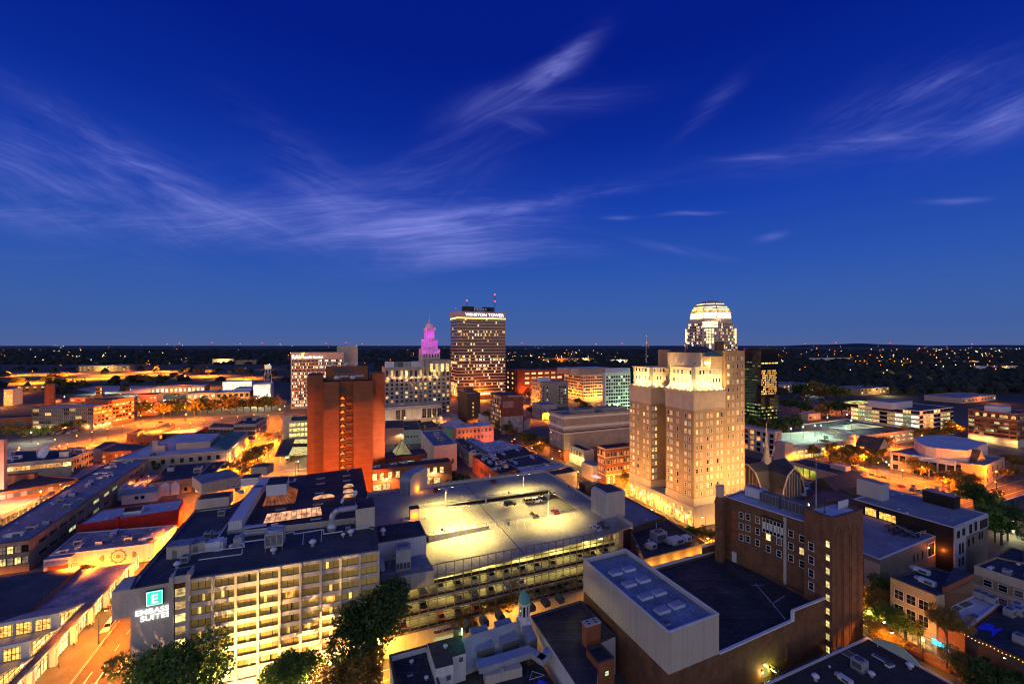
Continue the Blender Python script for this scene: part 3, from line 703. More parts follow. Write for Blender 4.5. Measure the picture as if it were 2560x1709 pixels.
for s,r_ in(('1405,842 1490,825 1490,850 1800,800 1800,850 2000,820',.16),('2100,800 2330,755',.14),('945,955 945,850 1180,825',.20),('965,985 965,935 1180,905',.20),('415,1060 660,1020 950,990',.13),('490,1125 940,1065 950,1010',.13),('1580,960 1590,850',.1),('1775,930 1780,800',.1),('1790,720 1960,690',.14),('690,890 790,740',.2)):
 pp.path([v+Vector((0,0,.9))for v in GZ('p',s,29)],r_,6)
top(pp,'roof_pipework',cop_w,'runs of pale pipe on short posts across the front hotel roof','pipes')
ct=empty('cooling_tower',GZ('p','1285,985',28.8)[0],'louvred white cooling tower with a round fan in the middle of the hotel roof','cooling tower')
a,b2=GZ('p','1180,968 1372,940',29.8);d=(b2-a).normalized();n_=Vector((-d.y,d.x,0));w=(b2-a).length;c=a+d*w/2+n_*2.3
MB().box((c.x,c.y,29.8),w,4.6,3.6,d).build('casing',duct_m,ct);lv=MB()
for k in range(9):lv.box((a+d*w/2-n_*.03).to_tuple()[:2]+(30.45+k*.27,),w*.92,.08,.14,d)
lv.build('louvre',grille,ct);lv2=MB()
for x in(.02,.35,.66,.97):lv2 .box((a+d*(w*x)-n_*.06).to_tuple()[:2]+(30.3,),.1,.1,2.8,d)
lv2 .build('louvre_frame',cop_w,ct)
MB().lathe((c.x,c.y,33.4),[(1.9,0),(1.9,.35),(1.75,.35),(1.75,.1)],24).build('fan_ring',duct_m,ct);MB().lathe((c.x,c.y,33.42),[(1.7,0),(1.7,.03)],20).build('fan',grille,ct)
for sx_ in(-1,1):
 for sy_ in(-1,1):q=c+d*(sx_*w*.46)+n_*(sy_*2.1);MB().tube((q.x,q.y,28.8),(q.x,q.y,29.8),.14,6).build('leg',steel,ct)
MB().path([c+d*-1+n_*0+Vector((0,0,34.6-c.z)),c+d*.6+n_*.4+Vector((0,0,34.7-c.z))],.18,6).build('pipe',cop_w,ct)
def shed(nm,s,dep,h,m,mr,label,z=28.8):
 a,b2=GZ('p',s,z);d=(b2-a).normalized();n_=Vector((-d.y,d.x,0));w=(b2-a).length;c=a+d*w/2+n_*dep/2
 e=empty(nm,c,label,'plant room');MB().box(c,w,dep,h,d).build('wall',m,e);MB().prism(ccw([a-d*.2-n_*.2,b2+d*.2-n_*.2,b2+d*.2+n_*(dep+.2),a-d*.2+n_*(dep+.2)]),z+h,z+h+.16).build('roof',mr,e)
 MB().box((a+d*w*.35-n_*.03).to_tuple()[:2]+(z,),.95,.08,2.0,d).build('door',steel,e)
shed('rooftop_shed','150,1085 390,1058',3.4,3.0,rib,r_blue,'ribbed grey shed with a blue roof at the front left of the hotel roof')
shed('rooftop_shed','395,1045 560,1000',3.6,2.6,rib,r_blue,'lower ribbed shed attached behind the blue roofed hotel shed')
for nm,s,dep,h,m,lb in(('duct_box','555,1005 745,985',2.5,2.2,cop_w,'white box duct bent beside the sheds on the hotel roof'),('equipment_cabinet','850,965 950,950',2.4,2.4,duct_m,'grey cabinet left of the white cooling tower')):
 a,b2=GZ('p',s,28.8);d=(b2-a).normalized();n_=Vector((-d.y,d.x,0));w=(b2-a).length;c=a+d*w/2+n_*dep/2;mb=MB().box(c,w,dep,h,d);mb.box(c+n_*-.3+d*w*.2,w*.3,dep,h+.4,d);top(mb,nm,m,lb,'duct')
for i,(x,y,k,s)in enumerate([(265,1170,'roof_vent',1.6),(1275,1020,'roof_vent',1.6),(1685,940,'roof_vent',1.8),(2085,830,'roof_vent',1.8),(2005,845,'roof_vent',1.2),(1500,260,'roof_vent',1.0),(2055,165,'pipe_vent',2.0),(735,620,'air_conditioner',1.8),(350,1110,'air_conditioner',1.6),(590,860,'air_conditioner',1.8),(680,850,'air_conditioner',1.5),(900,360,'air_conditioner',1.6),(940,385,'rooftop_unit',1.5),(870,330,'air_conditioner',1.4),(2055,780,'air_conditioner',1.2),(830,970,'roof_vent',1.2),(1230,450,'roof_vent',1.0)]):
 z=30.5 if(x>1290 and y<400)or(x,y)==(1230,450)else 28.8
 put(k,GZ('p','%d,%d'%(x,y),z)[0],s,s,s,fd,{'roof_vent':'pale capped roof vent standing on the hotel roof','pipe_vent':'thin vent pipe at the back edge of the hotel roof','air_conditioner':'small grey fan unit standing on the hotel roof','rooftop_unit':'long pale unit at the back of the hotel roof'}[k],'equipment on the hotel roof')
def dish(p,r,aim,label,m=cop_w,post=1.2):
 e=empty('satellite_dish',p,label,'satellite dish');mb=MB();prof=[(.02,0),(.35,.035),(.65,.12),(.88,.22),(1,.3)]
 v=[];n=24;q=Vector(aim).normalized().to_track_quat('Z','Y')
 for rr2,z in prof:
  for i in range(n):t=2*math.pi*i/n;v.append(p+Vector((0,0,post+r*.5))+q@Vector((r*rr2*math.cos(t),r*rr2*math.sin(t),r*z)))
 f=[(j*n+i,j*n+(i+1)%n,(j+1)*n+(i+1)%n,(j+1)*n+i)for j in range(4)for i in range(n)]+[tuple(range(n))]
 mb.add(v,f);mb.build('bowl',m,e,smooth=True);MB().tube(p,p+Vector((0,0,post+r*.45)),.12,6).build('mast',steel,e)
 MB().tube(p+Vector((0,0,post+r*.5)),p+Vector((0,0,post+r*.5))+q@Vector((0,0,r*.8)),.05,5).build('feed_arm',steel,e)
dish(GZ('p','2005,520',30.5)[0],.9,(-.6,-.6,.5),'small white satellite dish left of the gooseneck duct');dish(GZ('p','2135,440',30.5)[0],.9,(-.3,-.8,.4),'small white satellite dish behind the beige lift tower')
for i,(c_,e_w,col)in enumerate([(1.0,30000,(1,.55,.15)),(2.5,34000,(1,.58,.16)),(4.0,30000,(1,.55,.15)),(5.5,26000,(1,.52,.15)),(7.0,24000,(1,.48,.16)),(-.6,30000,(1,.52,.26))]):
 p=P0+fd*(bay*c_)+fn*9.5;fx=empty('flood_lamp',(p.x,p.y,.12),'ground floodlight aimed up the pale hotel facade','floodlight','floodlights at the hotel foot')
 MB().box((p.x,p.y,.12),.5,.4,.4,fd).build('housing',dkmetal,fx);MB().box((p.x-fn.x*.05,p.y-fn.y*.05,.52),.42,.3,.05,fd).build('bulb',bulb_w,fx)
 plight('flood_light',(p.x,p.y,.9),e_w*.6,col,fx,.2,spot=150,aim=(p.x-fn.x*9.0,p.y-fn.y*9.0,19),blend=.6)
 if i<5:plight('added_facade_beam',(p.x,p.y,1.0),90000,(1,.62,.20),fx,.2,spot=62,aim=(p.x-fn.x*9.3,p.y-fn.y*9.3,27),blend=.9)  # extra narrow beam added to even out the upper facade
pw_=P0+fd*(bay*7.6)+fn*2.5;ml=empty('accent_lamp',(pw_.x,pw_.y,.12),'small magenta accent light at the hotel entrance','lamp');MB().lathe((pw_.x,pw_.y,.12),[(.2,0),(.25,.3),(.1,.4)],8).build('housing',dkmetal,ml)
plight('magenta_light',(pw_.x,pw_.y,1.6),2600,(1,.25,.85),ml,.2)
# ------------------ parking deck beside the hotel
O_=Vector((-33.3,108,0));e2=Vector((.9262,.377,0));e1=Vector((-.377,.9262,0))
def DK(u,v,z=0):return O_+e2*u+e1*v+Vector((0,0,z))
ZT_=20.5
dk=empty('parking_deck',DK(36,33),'concrete parking deck lit yellow with a long bronze grid front and an open top level','parking deck')
d_lines=MB();
mb=MB();th=.5
def slab(mb,c,m=0):
 lo=[p-Vector((0,0,th))for p in c];mb.add(list(c)+lo,[(0,1,2,3),(7,6,5,4),(0,4,5,1),(1,5,6,2),(2,6,7,3),(3,7,4,0)],m)
slab(mb,[DK(0,20.2,17.6),DK(0,0,17.6),DK(70.5,0,ZT_),DK(70.5,20.2,ZT_)])
mb.build('front_ramp',deckm,dk)
mb=MB();slab(mb,[DK(16,44,ZT_),DK(16,20.4,ZT_),DK(70.3,20.4,17.0),DK(70.3,44,17.0)]);mb.build('middle_ramp',deckm,dk)
mb=MB();slab(mb,[DK(0,66,ZT_),DK(0,44.2,ZT_),DK(80,44.2,ZT_),DK(80,66,ZT_)]);mb.build('back_level',deckm,dk)
mb=MB();slab(mb,[DK(0,44.2,ZT_),DK(0,20.4,ZT_),DK(16,20.4,ZT_),DK(16,44.2,ZT_)]);mb.build('side_level',deckm,dk)
mb=MB();slab(mb,[DK(70.5,44.2,ZT_),DK(70.5,0,ZT_),DK(79,2,ZT_),DK(80,44.2,ZT_)]);mb.build('end_level',deckm,dk)
for k,z in enumerate((5.2,9.1,13.0)):
 mb=MB();slab(mb,[DK(0,21,z),DK(0,.3,z),DK(77,.3,z),DK(77,21,z)]);mb.build('floor_slab',conc,dk)
mb=MB();mb.prism(ccw([DK(0,21),DK(78,21),DK(78,21.4),DK(0,21.4)]),0,16.9);mb.build('inner_wall',conc_l,dk)
mb=MB();mb.prism(ccw([DK(0,21.5),DK(79.5,21.5),DK(80,66),DK(0,66)]),0,16.2);mb.build('core',conc,dk)
mb=MB()
for a,b in(((0,65.8),(80,65.8)),((79.8,2),(79.8,66)),((.2,22),(.2,66))):
 p,q=DK(*a),DK(*b);d=(q-p);c=(p+q)/2;mb.box((c.x,c.y,ZT_-1.2),d.length,.3,1.2+(.9 if a[0]!=.2 else.2),d)
mb.build('parapet',conc_l,dk)
for u in(16,43,70.4):
 for v in(20.3,44.1):
  if u>20 or v>30:MB().box(DK(u,v,14),.6,.35,6.6,e2).build('column',conc_l,dk)
mb=MB();c=DK(43.2,44.12,16.2);mb.box(c,54,.16,2.6,e2);mb.build('bay_wall',conc_l,dk)
mb=MB();mb.box(DK(26,20.3,16.9),20,.2,3.5,e2);mb.build('ramp_wall',conc_l,dk)
pl_=MB()
def line(u0,v0,u1,v1,zf,w=.10):
 p,q=DK(u0,v0),DK(u1,v1);p.z=zf(u0)+.03;q.z=zf(u1)+.03;d=(q-p).normalized();n_=Vector((-d.y,d.x,0)).normalized()*w/2;pl_.quad(p-n_,q-n_,q+n_,p+n_)
zb=lambda u:ZT_;zm=lambda u:ZT_-3.5*(u-16)/54.3;zf_=lambda u:17.6+2.9*u/70.5
for k in range(27):
 u=3+k*2.75
 line(u+.8,60.6,u,65.3,zb);
 if u>14:line(u,44.9,u+1,49.2,zb)
 if 18<u<69:line(u+1.2,39.0,u,43.4,zm);line(u,21.0,u+1.2,25.4,zm)
 if u<69:line(u+.8,.8,u,5.4,zf_)
 if 14<u<69:line(u,15.2,u+1.2,19.4,zf_)
for k in range(8):line(1.0,24+k*2.6,5.6,24.6+k*2.6,zb)
pl_.build('bay_marking',paint_w,dk)
jt=MB();pl_=jt
for u in(40,):line(u,44.5,u,65.5,zb,.3);line(u,20.8,u,43.6,zm,.3);line(u,.4,u,20,zf_,.3)
jt.build('expansion_joint',dkmetal,dk)
rl=MB()
for a,b,z0,z1 in(((16,44.3),(70.4,44.3),ZT_,ZT_),((70.6,20.4),(70.6,44.3),ZT_,ZT_),((14,20.3),(70.4,20.3),ZT_,ZT_)):
 n=max(2,int((Vector(a)-Vector(b)).length/3.4));
 for h in(.55,1.0):rl.tube(DK(*a,z0+h),DK(*b,z1+h),.06,5)
 for i in range(n+1):
  t=i/n;rl.tube(DK(a[0]+(b[0]-a[0])*t,a[1]+(b[1]-a[1])*t,z0),DK(a[0]+(b[0]-a[0])*t,a[1]+(b[1]-a[1])*t,z0+1.05),.06,5)
rl.build('guard_rail',steel,dk)
rl=MB();n=32
for h in(.5,.95):rl.tube(DK(2,65.9,ZT_+h+.2),DK(79,65.9,ZT_+h+.2),.07,5)
for i in range(n+1):rl.box(DK(2+77*i/n,65.9,ZT_),.16,.16,1.35,e2)
rl.build('guard_rail',cop_w,dk)
gr=MB();nb=30;top_z=21.6
for i in range(nb+1):gr.box(DK(71.6*i/nb,-.12,4.9),.15,.34,top_z-4.9,e2)
for k in range(5):
 a=R(90)*(k+1)/5;gr.box(DK(71.6+4.5*math.sin(a),-.12+4.5*(1-math.cos(a)),4.9),.15,.34,top_z-4.9,e2*math.cos(a)+e1*math.sin(a))
gr.build('mullion',bronze,dk)
for z in(4.9,6.5,8.4,10.2,12.3,14.1,16.2,18.4,top_z-.1):
 g2=MB();g2 .box(DK(35.8,-.05,z),71.6,.16,.18,e2)
 pts=[DK(71.6+4.5*math.sin(R(18)*k),-.05+4.5*(1-math.cos(R(18)*k)),z+.09)for k in range(6)];g2 .path(pts,.09,5);g2 .build('transom',bronze,dk)
for z in(5.0,8.9,12.8,16.4):
 MB().box(DK(36,.5,z-.1),71,.2,.85,e2).build('edge_beam',dkmetal,dk)
MB().box(DK(35.8,.1,0),76,.5,4.9,e2).build('base_wall',conc_l,dk)
p=DK(11.5,-.2,0)
pxs=Z('r','480,575 700,510');a,b=[along(DK(0,-.2),e2,q[0])for q in pxs];zt=ZT(pxs[0][1]-2,a.y)
text('PUBLIC  PARKING',1.05,((a+b)/2).to_tuple()[:2]+(max(zt,2.6),),e2,dkmetal,dk,ext=.08,sx=(b-a).length/9.4)
MB().box(((a+b)/2+e2*1.0-e1*.22).to_tuple()[:2]+(.12,),7.5,.12,2.0,e2).build('entrance',em('lit_entrance',(.85,.8,.35),.5),dk)
tub=em('fluorescent_tube',(1,.93,.45),7)
for k,z in enumerate((8.3,12.2,16.1)):
 t_=MB()
 for i in range(12):
  for v in(6,14):t_.box(DK(3+i*6.1,v,z+.05),1.6,.2,.1,e2)
 t_.build('ceiling_light',tub,dk)
 for i in range(6):
  plight('deck_light',DK(6+i*12.4,9,z-.4),2100,(1,.78,.18),dk,.6)
tw=empty('stair_tower',DK(79.5,16),'tall beige concrete stair tower with a rounded top at the deck corner','tower')
zt0=21.0
prof=[(-5.2,0)]
n=10
pts=[(-4.2,20.0)]+[(-4.2+1.6*(1-math.cos(R(9)*k)),27.2+1.9*math.sin(R(9)*k))for k in range(11)]+[(4.6,29.1),(4.6,20.0)]
mb=MB();k=len(pts)
fr_=[DK(78.5+x,10.5,z)for x,z in pts];bk=[DK(78.5+x,18.5,z)for x,z in pts]
mb.add(fr_+bk,[tuple(range(k)),tuple(range(2*k-1,k-1,-1))]+[(i,k+i,k+(i+1)%k,(i+1)%k)for i in range(k)])
mb.build('head',[rib],tw)
MB().box(DK(79.0,14.5,29.12),6.2,7.6,.12,e2).build('roof',r_navy,tw)
MB().lathe(DK(80.6,12.0,0),[(2.3,0),(2.3,20)],20).build('shaft',conc_l,tw,smooth=False);MB().box(DK(78.5,15,0),4.5,6,20,e2).build('core',conc_l,tw);MB().box(DK(77.4,11.4,0),1.2,1,20,e2).build('glazing',rust,tw)
cs=empty('stair_pavilion',DK(14.5,63),'grey stair pavilion with a curved metal roof at the back edge of the deck','stair pavilion')
q=GZ('l','520,495 655,515 820,380',ZT_);wd_=(q[1]-q[0]).length;dirn=(q[2]-q[1]);ln=max(dirn.length,8);dd_=(q[1]-q[0]).normalized();dn_=Vector((-dd_.y,dd_.x,0))
prof=[(0,0)]+[(3.6*(1-math.cos(R(10)*k)),4.6+3.4*math.sin(R(10)*k))for k in range(10)]+[(ln,8.0),(ln,0)]
k=len(prof);A_=[q[0]+dn_*x+Vector((0,0,z))for x,z in prof];B_=[q[1]+dn_*x+Vector((0,0,z))for x,z in prof]
mb=MB();mb.add(A_+B_,[tuple(range(k)),tuple(range(2*k-1,k-1,-1))]);mb.build('side_wall',rib,cs)
mb=MB();mb.add(A_[:2]+B_[:2],[(0,1,3,2)]);mb.build('front_wall',r_metal,cs)
mb=MB();mb.add(A_[1:-1]+B_[1:-1],[(i,i+1,k-2+i+1,k-2+i)for i in range(k-3)]);mb.build('curved_roof',r_metal,cs)
MB().box(q[1]+dn_*5+dd_*.06,.12,2.4,2.3,dd_).build('lit_doorway',em('orange_doorway',(1,.33,.03),2.6),cs)
plight('doorway_light',q[1]+dn_*4.5+dd_*1.6+Vector((0,0,1.8)),420,(1,.32,.03),cs,.3)
bq=GZ('l','655,835 790,810',ZT_)[0];bo=empty('attendant_booth',bq,'small dark roofed booth with orange lit windows on a raised kerb on the deck','booth');c=bq+e2*1.5+e1*1.3
MB().box((c.x,c.y,ZT_),3.0,2.6,3.6,e2).build('wall',cop_w,bo);MB().box((c.x,c.y,ZT_+3.6),3.2,2.9,.25,e2).build('roof',r_black,bo)
MB().box((c-e1*1.32).to_tuple()[:2]+(ZT_+.5,),2.5,.06,1.9,e2).build('window',em('booth_window',(1,.35,.03),2.2),bo)
isl=MB();isl.box((c.x-e1 .x*-.5,c.y,ZT_),7.5,3.8,.2,e2).build('kerb',conc_l,bo)
plight('booth_light',(c-e1*2.6).to_tuple()[:2]+(ZT_+1.6,),420,(1,.30,.02),bo,.3)
te=bld('plant_room','black roofed plant room with white ribbed siding between the hotel and the deck',[DK(-.9,21.5),DK(12.7,15.2),DK(13.1,24),DK(-.2,27)]if False else GZ('l','230,1130 865,1025 775,840 200,920',25.8),25.8,rib_w,r_black,z0=20.4,par=.05,cop=cop_d)
tr=MB();tp=GZ('l','240,1340 860,1250 970,1462',20.9);tp.append(GZ('k','1128,545',20.9)[0])
tr.prism(ccw(tp),16.5,20.4);tr.m[4]=1;top(tr,'terrace',[conc,r_grey],'flat grey terrace slab in front of the plant room','terrace')
put('roof_vent',GZ('l','300,1030',25.8)[0],1.6,1.6,2.2,D2,'tall pale vent on the black plant room roof')
ct=empty('cooling_tower',GZ('l','565,1500',20.4)[0],'big square cooling tower with one round fan on the terrace beside the deck','cooling tower')
a,b=GZ('l','468,1500 662,1475',20.4);d=(b-a).normalized();n_=Vector((-d.y,d.x,0));w=(b-a).length;c=a+d*w/2+n_*w*.55
MB().box(c,w,w*1.1,5.4,d).build('casing',duct_m,ct);MB().lathe((c.x,c.y,25.8),[(w*.44,0),(w*.44,.5),(w*.39,.5),(w*.39,.1)],24).build('fan_ring',steel,ct);MB().lathe((c.x,c.y,25.85),[(w*.38,0),(w*.38,.04)],20).build('fan',dkmetal,ct)
for i in range(4):MB().box((a+d*w*(.14+.24*i)-n_*.04).to_tuple()[:2]+(20.9,),w*.19,.1,1.5,d).build('intake',grille,ct)
MB().path([a-d*1.6+n_*2+Vector((0,0,0)),a-d*1.6+n_*2+Vector((0,0,3.0)),a+n_*2+Vector((0,0,3.3))],.3,8).build('pipe',bronze,ct)
dd2=MB();q=GZ('l','290,1500',20.4)[0];dd2 .path([q+Vector((0,0,.2)),q+Vector((0,0,1.1)),q+D1*1.2+Vector((0,0,1.6)),q+D1*4+Vector((0,0,1.6))],.7,10);top(dd2,'curved_duct',duct_m,'curved pale duct at the left corner of the terrace','duct')
def mast(r,s,z,h,label,es=4200,col=(1,.76,.22)):
 p=GZ(r,s,z)[0];e=empty('deck_lamp',p,label,'lamp',None)
 MB().tube(p,p+Vector((0,0,h-1.4)),.14,8,.09).build('pole',cop_w,e)
 for s_ in(-1,1):
  pts=[p+Vector((0,0,h-1.4))+e2*s_*x+Vector((0,0,zz))for x,zz in((0,0),(.3,.7),(.9,1.2),(1.7,1.4),(2.4,1.4))]
  MB().path(pts,.07,6).build('arm',cop_w,e);q=pts[-1];MB().box((q.x,q.y,q.z-.15),.9,.5,.26,e2).build('lamp_head',dkmetal,e)
  MB().box((q.x,q.y,q.z-.22),.6,.36,.06,e2).build('bulb',bulb_w,e)
  plight('lamp_light',(q.x,q.y,q.z-.4),es*2.6,col,e,.25,spot=140,aim=(q.x,q.y,0),blend=.5)
ms=[('l','1122,695',ZT_,8.0,'white twin-arm lamp mast in the middle of the long back rail of the deck',4200),('l','1327,975',ZT_,8.0,'white twin-arm lamp mast above the brightest pool of light on the deck',8500),('m','150,385',ZT_,8.0,'white twin-arm lamp mast behind the parked cars on the deck',4200),('m','472,690',ZT_,8.0,'white twin-arm lamp mast beside the red car on the deck',4600)]
for a in ms:mast(a[0],a[1],a[2],a[3],a[4],a[5])
for i,(r,s)in enumerate((('l','1335,620'),('l','1943,560'),('l','1072,1065'))):
 p=GZ(r,s,ZT_)[0];e=empty('deck_sign',p,'small square sign on a post at the deck rail','sign','signs on the deck rail');MB().tube(p,p+Vector((0,0,2.4)),.05,5).build('post',steel,e);MB().box((p.x,p.y,ZT_+2.2),.8,.05,.8,e2).build('plate',bronze,e)
 # ------------------ theatre block, lower right
ZB,ZL=20.5,11.6
th_=empty('theatre_building',(55,110,0),'brown brick theatre with black roof, beige metal fly tower and tall brick tower','building')
bx=GZ('n','80,240 985,1015 1520,820 530,140',ZB);bx[2]=bx[2];bx[3]=bx[0]+bx[2]-bx[1]
mb=MB();flp=[Vector((p.x,p.y,0))for p in bx]
shell(th_,flp,ZL+.02,ZB,rib,r_blue,par=1.1,cop=cop_w,th=.3,wname='fly_tower',rname='fly_tower_roof')
low=GZ('s','1982,1550.6 1797,1632',ZL);lf=[Vector((p.x,p.y,0))for p in bx]
front_r=GZ('o','1230,1280',14.2)[0];step=G((1981,1551),ZL)
body=[lf[0]+D2*.0,lf[1],Vector((step.x,step.y,0)),Vector((front_r.x+2.5,front_r.y+1.2,0)),Vector((79.9,118,0)),Vector((69.5,141.5,0)),Vector((44.5,130.5,0)),lf[3]]
body=[p-Vector((.0,.0,0))for p in body]
shell(th_,ccw(body),0,ZL,brick_b,r_black,par=.7,cop=None,th=.4)
mb=MB()
def cap(a,b,z0,z1,w=.6):d=b-a;c=(a+b)/2;mb.box((c.x,c.y,z0),d.length,w,z1-z0,d)
dirf=(body[2]-body[1]).normalized();nf=Vector((dirf.y,-dirf.x,0))
cap(lf[2],body[2],ZL,ZL+.35);cap(body[5],body[6],ZL,ZL+.5);cap(body[6],lf[3],ZL,ZL+.3)
mb.build('coping',cop_w,th_)
mb=MB();cap(body[2]+nf*.05,body[3]+nf*.05,ZL,14.0,.5);cap(body[5]+D1*.0,body[5]-D2*8,ZL,14.2,.5);mb.build('high_parapet',brick_b,th_)
mb=MB();cap(body[2],body[3],14.0,14.3);cap(body[5],body[5]-D2*8,14.2,14.5);cap(body[2]-dirf*.2,body[2]+dirf*.3,ZL,14.0,.7);mb.build('coping',cop_w,th_)
for(x,y)in((420,395),(560,355),(565,515),(715,470),(735,650),(880,605),(915,795),(1070,740)):
 p=GZ('n','%d,%d'%(x,y),ZB-1.1)[0];mb=MB();e=empty('skylight',p,'flat blue glazed skylight set in pairs on the weathered blue roof','skylight','skylights on the blue roof')
 MB().box(p,3.4,2.0,.55,D2).build('kerb',cop_w,e);MB().box((p.x,p.y,p.z+.55),3.25,1.85,.12,D2,top=.97).build('pane',mat('bluish_glazing',(.34,.37,.46),rough=.3,spec=.4)if 'bluish_glazing' not in MATS else MATS['bluish_glazing'],e)
 MB().box((p.x,p.y,p.z+.65),.08,1.85,.05,D2).build('glazing_bar',steel,e)
p=GZ('n','960,925',ZB-1.1)[0];put('skylight',p,1.5,2.4,1.6,D2,'small square hatch near the front corner of the blue roof')
sm=MB()
def seam(r,s,z,w):
 q=GZ(r,s,z)
 for a,b in zip(q,q[1:]):strip(sm,a,b-a,(b-a).length,w,z)
seam('o','470,1120 650,1330 800,1515',ZL-.66,.35);seam('o','430,1145 575,1135',ZL-.655,.3);seam('o','660,1340 790,1255',ZL-.655,.3)
sm.build('roof_patch',mat('chalky_patch',(.30,.34,.38),var=.4,scale=.8),th_)
wg=GZ('o','135,172 995,445',31.0);a,b=wg;dw=(b-a).normalized();nw=Vector((-dw.y,dw.x,0));ln=(b-a).length
wingp=[a,b+dw*.3,b+dw*.3+nw*11,a+nw*11];WG=Bld();WG.pts=ccw([Vector((p.x,p.y,0))for p in wingp]);WG.wins=[];WG.root=th_;BLD.append(WG)
shell(th_,WG.pts,0,31.0,brick_b,r_white,par=.55,cop=cop_w,th=.3,wname='wing_wall',rname='wing_roof')
ei=min(range(4),key=lambda i:((WG.pts[i]+WG.pts[(i+1)%4])/2).y+((WG.pts[i]+WG.pts[(i+1)%4])/2).x*.4)
ei=[i for i in range(4)if(WG.pts[i]-Vector((a.x,a.y,0))).length<.1][0]
def wu(px):q=along(Vector((a.x,a.y,0)),dw,Z('o','%f,0'%px)[0][0]);return(q-Vector((a.x,a.y,0))).length/(WG.pts[(ei+1)%4]-WG.pts[ei]).length
def wz(px,py):X=Z('o','%f,%f'%(px,py))[0];q=along(Vector((a.x,a.y,0)),dw,X[0]);return ZT(X[1],q.y)
sash=trim_w
for px,rows in((318,(410,530,650)),(392,(430,550,668)),(497,(463,585,710)),(615,(777,)),(730,(830,)),(860,(615,750,880)),(980,(670,945))):
 for py in rows:wins(WG,ei,1,[wz(px,py)],1.15,1.75,[(glass_d,1)],sash,us=[wu(px)],fw=.14)
wins(WG,ei,1,[wz(615,650)],1.2,1.8,[(lit_y,1)],sash,us=[wu(615)],fw=.14);wins(WG,ei,1,[wz(980,805)],1.15,1.75,[(lit_y,1)],sash,us=[wu(980)],fw=.14);wins(WG,ei,1,[wz(730,700)],1.2,1.8,[(glass_g,1)],sash,us=[wu(730)],fw=.14)
q0,q1=wu(552),wu(788);c=WG.pts[ei].lerp(WG.pts[(ei+1)%4],(q0+q1)/2);nn=Vector((dw.y,-dw.x,0));W_=(q1-q0)*(WG.pts[(ei+1)%4]-WG.pts[ei]).length;zlo=wz(788,640);zhi=wz(788,475)
MB().box((c+nn*.1).to_tuple()[:2]+(zlo,),W_,.1,zhi-zlo,dw).build('studio_window',glass_d,th_)
g=MB()
for i in range(7):g.box((c+nn*.18+dw*(W_*(i/6-.5))).to_tuple()[:2]+(zlo,),.14,.14,zhi-zlo,dw)
for z in(0,.24,.68,.97):g.box((c+nn*.18).to_tuple()[:2]+(zlo+(zhi-zlo)*z,),W_+.2,.14,.14,dw)
for i in range(6):g.box((c+nn*.19+dw*(W_*((i+.5)/6-.5))).to_tuple()[:2]+(zlo+(zhi-zlo)*.26,),W_/6*.5,.10,(zhi-zlo)*.42,dw)
g.build('window_frame',trim_w,th_)
MB().box((c+nn*.3).to_tuple()[:2]+(zhi+.1,),W_+.3,.7,.5,dw).build('window_hood',dkmetal,th_)
for px in(803,):q=along(Vector((a.x,a.y,0)),dw,Z('o','%d,0'%px)[0][0])+nn*.3;MB().box(q,.7,.6,30.6,dw).build('downpipe',conc_l,th_)
for py in(380,495,615):q=along(Vector((a.x,a.y,0)),dw,Z('o','242,0')[0][0])+nn*.03;MB().box((q.x,q.y,wz(242,py+45)),1.7,.1,2.9,dw).build('blocked_opening',brick,th_)
q=along(Vector((a.x,a.y,0)),dw,Z('o','242,0')[0][0])+nn*.04;MB().box((q.x,q.y,ZL-.6),1.5,.1,3.2,dw).build('door',trim_w,th_)
pc=G(Z('o','85,40')[0],35.5);MB().lathe((pc.x,pc.y,0),[(1.55,0),(1.55,29.5),(1.75,29.5),(1.5,30.2),(1.15,31.6)],8).build('pier',brick_b,th_)
MB().lathe((pc.x,pc.y,31.6),[(1.2,0),(1.2,2.8),(1.4,2.9),(1.4,3.4),(1.1,3.4),(1.1,3.0)],10).build('pier_cap',limest,th_)
P_=[Vector((79.9,116,0)),Vector((82.5,109.2,0)),Vector((95.1,114.9,0)),Vector((92.5,121.7,0))]
TW=Bld();TW.pts=ccw(P_);TW.wins=[];TW.root=th_;BLD.append(TW)
shell(th_,TW.pts,0,35.7,mat('tower_brick',(.20,.095,.05),var=.3,scale=.5,streak=.2),r_white,par=.9,cop=cop_d,th=.35,wname='tower_wall',rname='tower_roof')
t_d=(P_[1]-P_[0]).normalized();t_n=Vector((t_d.y,-t_d.x,0))
def tz(px,py):X=Z('o','%f,%f'%(px,py))[0];q=along(P_[0],t_d,X[0]);return ZT(X[1],q.y),(q-P_[0]).length/(P_[1]-P_[0]).length
for py in(760,905,1050,1188):z,u=tz(1082,py);wins(TW,0,1,[z],1.25,1.9,[(glass_d,1)],sash,us=[u],fw=.14)
for k,py in enumerate((725,870,1018,1163,1307,1453)):z,u=tz(1262,py);wins(TW,0,1,[z],.85,1.5,[(lit_y,1)],sash,us=[u],fw=.06,muls=1)
for k in range(4):z,u=tz(1262,1453);wins(TW,0,1,[z-3.32*(k+1)],.85,1.5,[(lit_y,1)],sash,us=[u],fw=.06,muls=1)
f_d=(P_[2]-P_[1]).normalized();f_n=Vector((f_d.y,-f_d.x,0));rbs=MB();wl=(P_[2]-P_[1]).length
for u in(.14,.30,.36,.55,.61,.80,.86):rbs.box((P_[1]+f_d*(wl*u)+f_n*.08).to_tuple()[:2]+(0,),.22,.2,31.0,f_d)
for u in(.22,.455,.705):
 pts=[P_[1]+f_d*(wl*u+.9*math.cos(R(180)*k/8))+f_n*.12+Vector((0,0,31.0+1.6*math.sin(R(180)*k/8)))for k in range(9)];rbs.path(pts,.11,5)
rbs.build('brick_rib',mat('rib_brick',(.25,.125,.07),var=.3),th_)
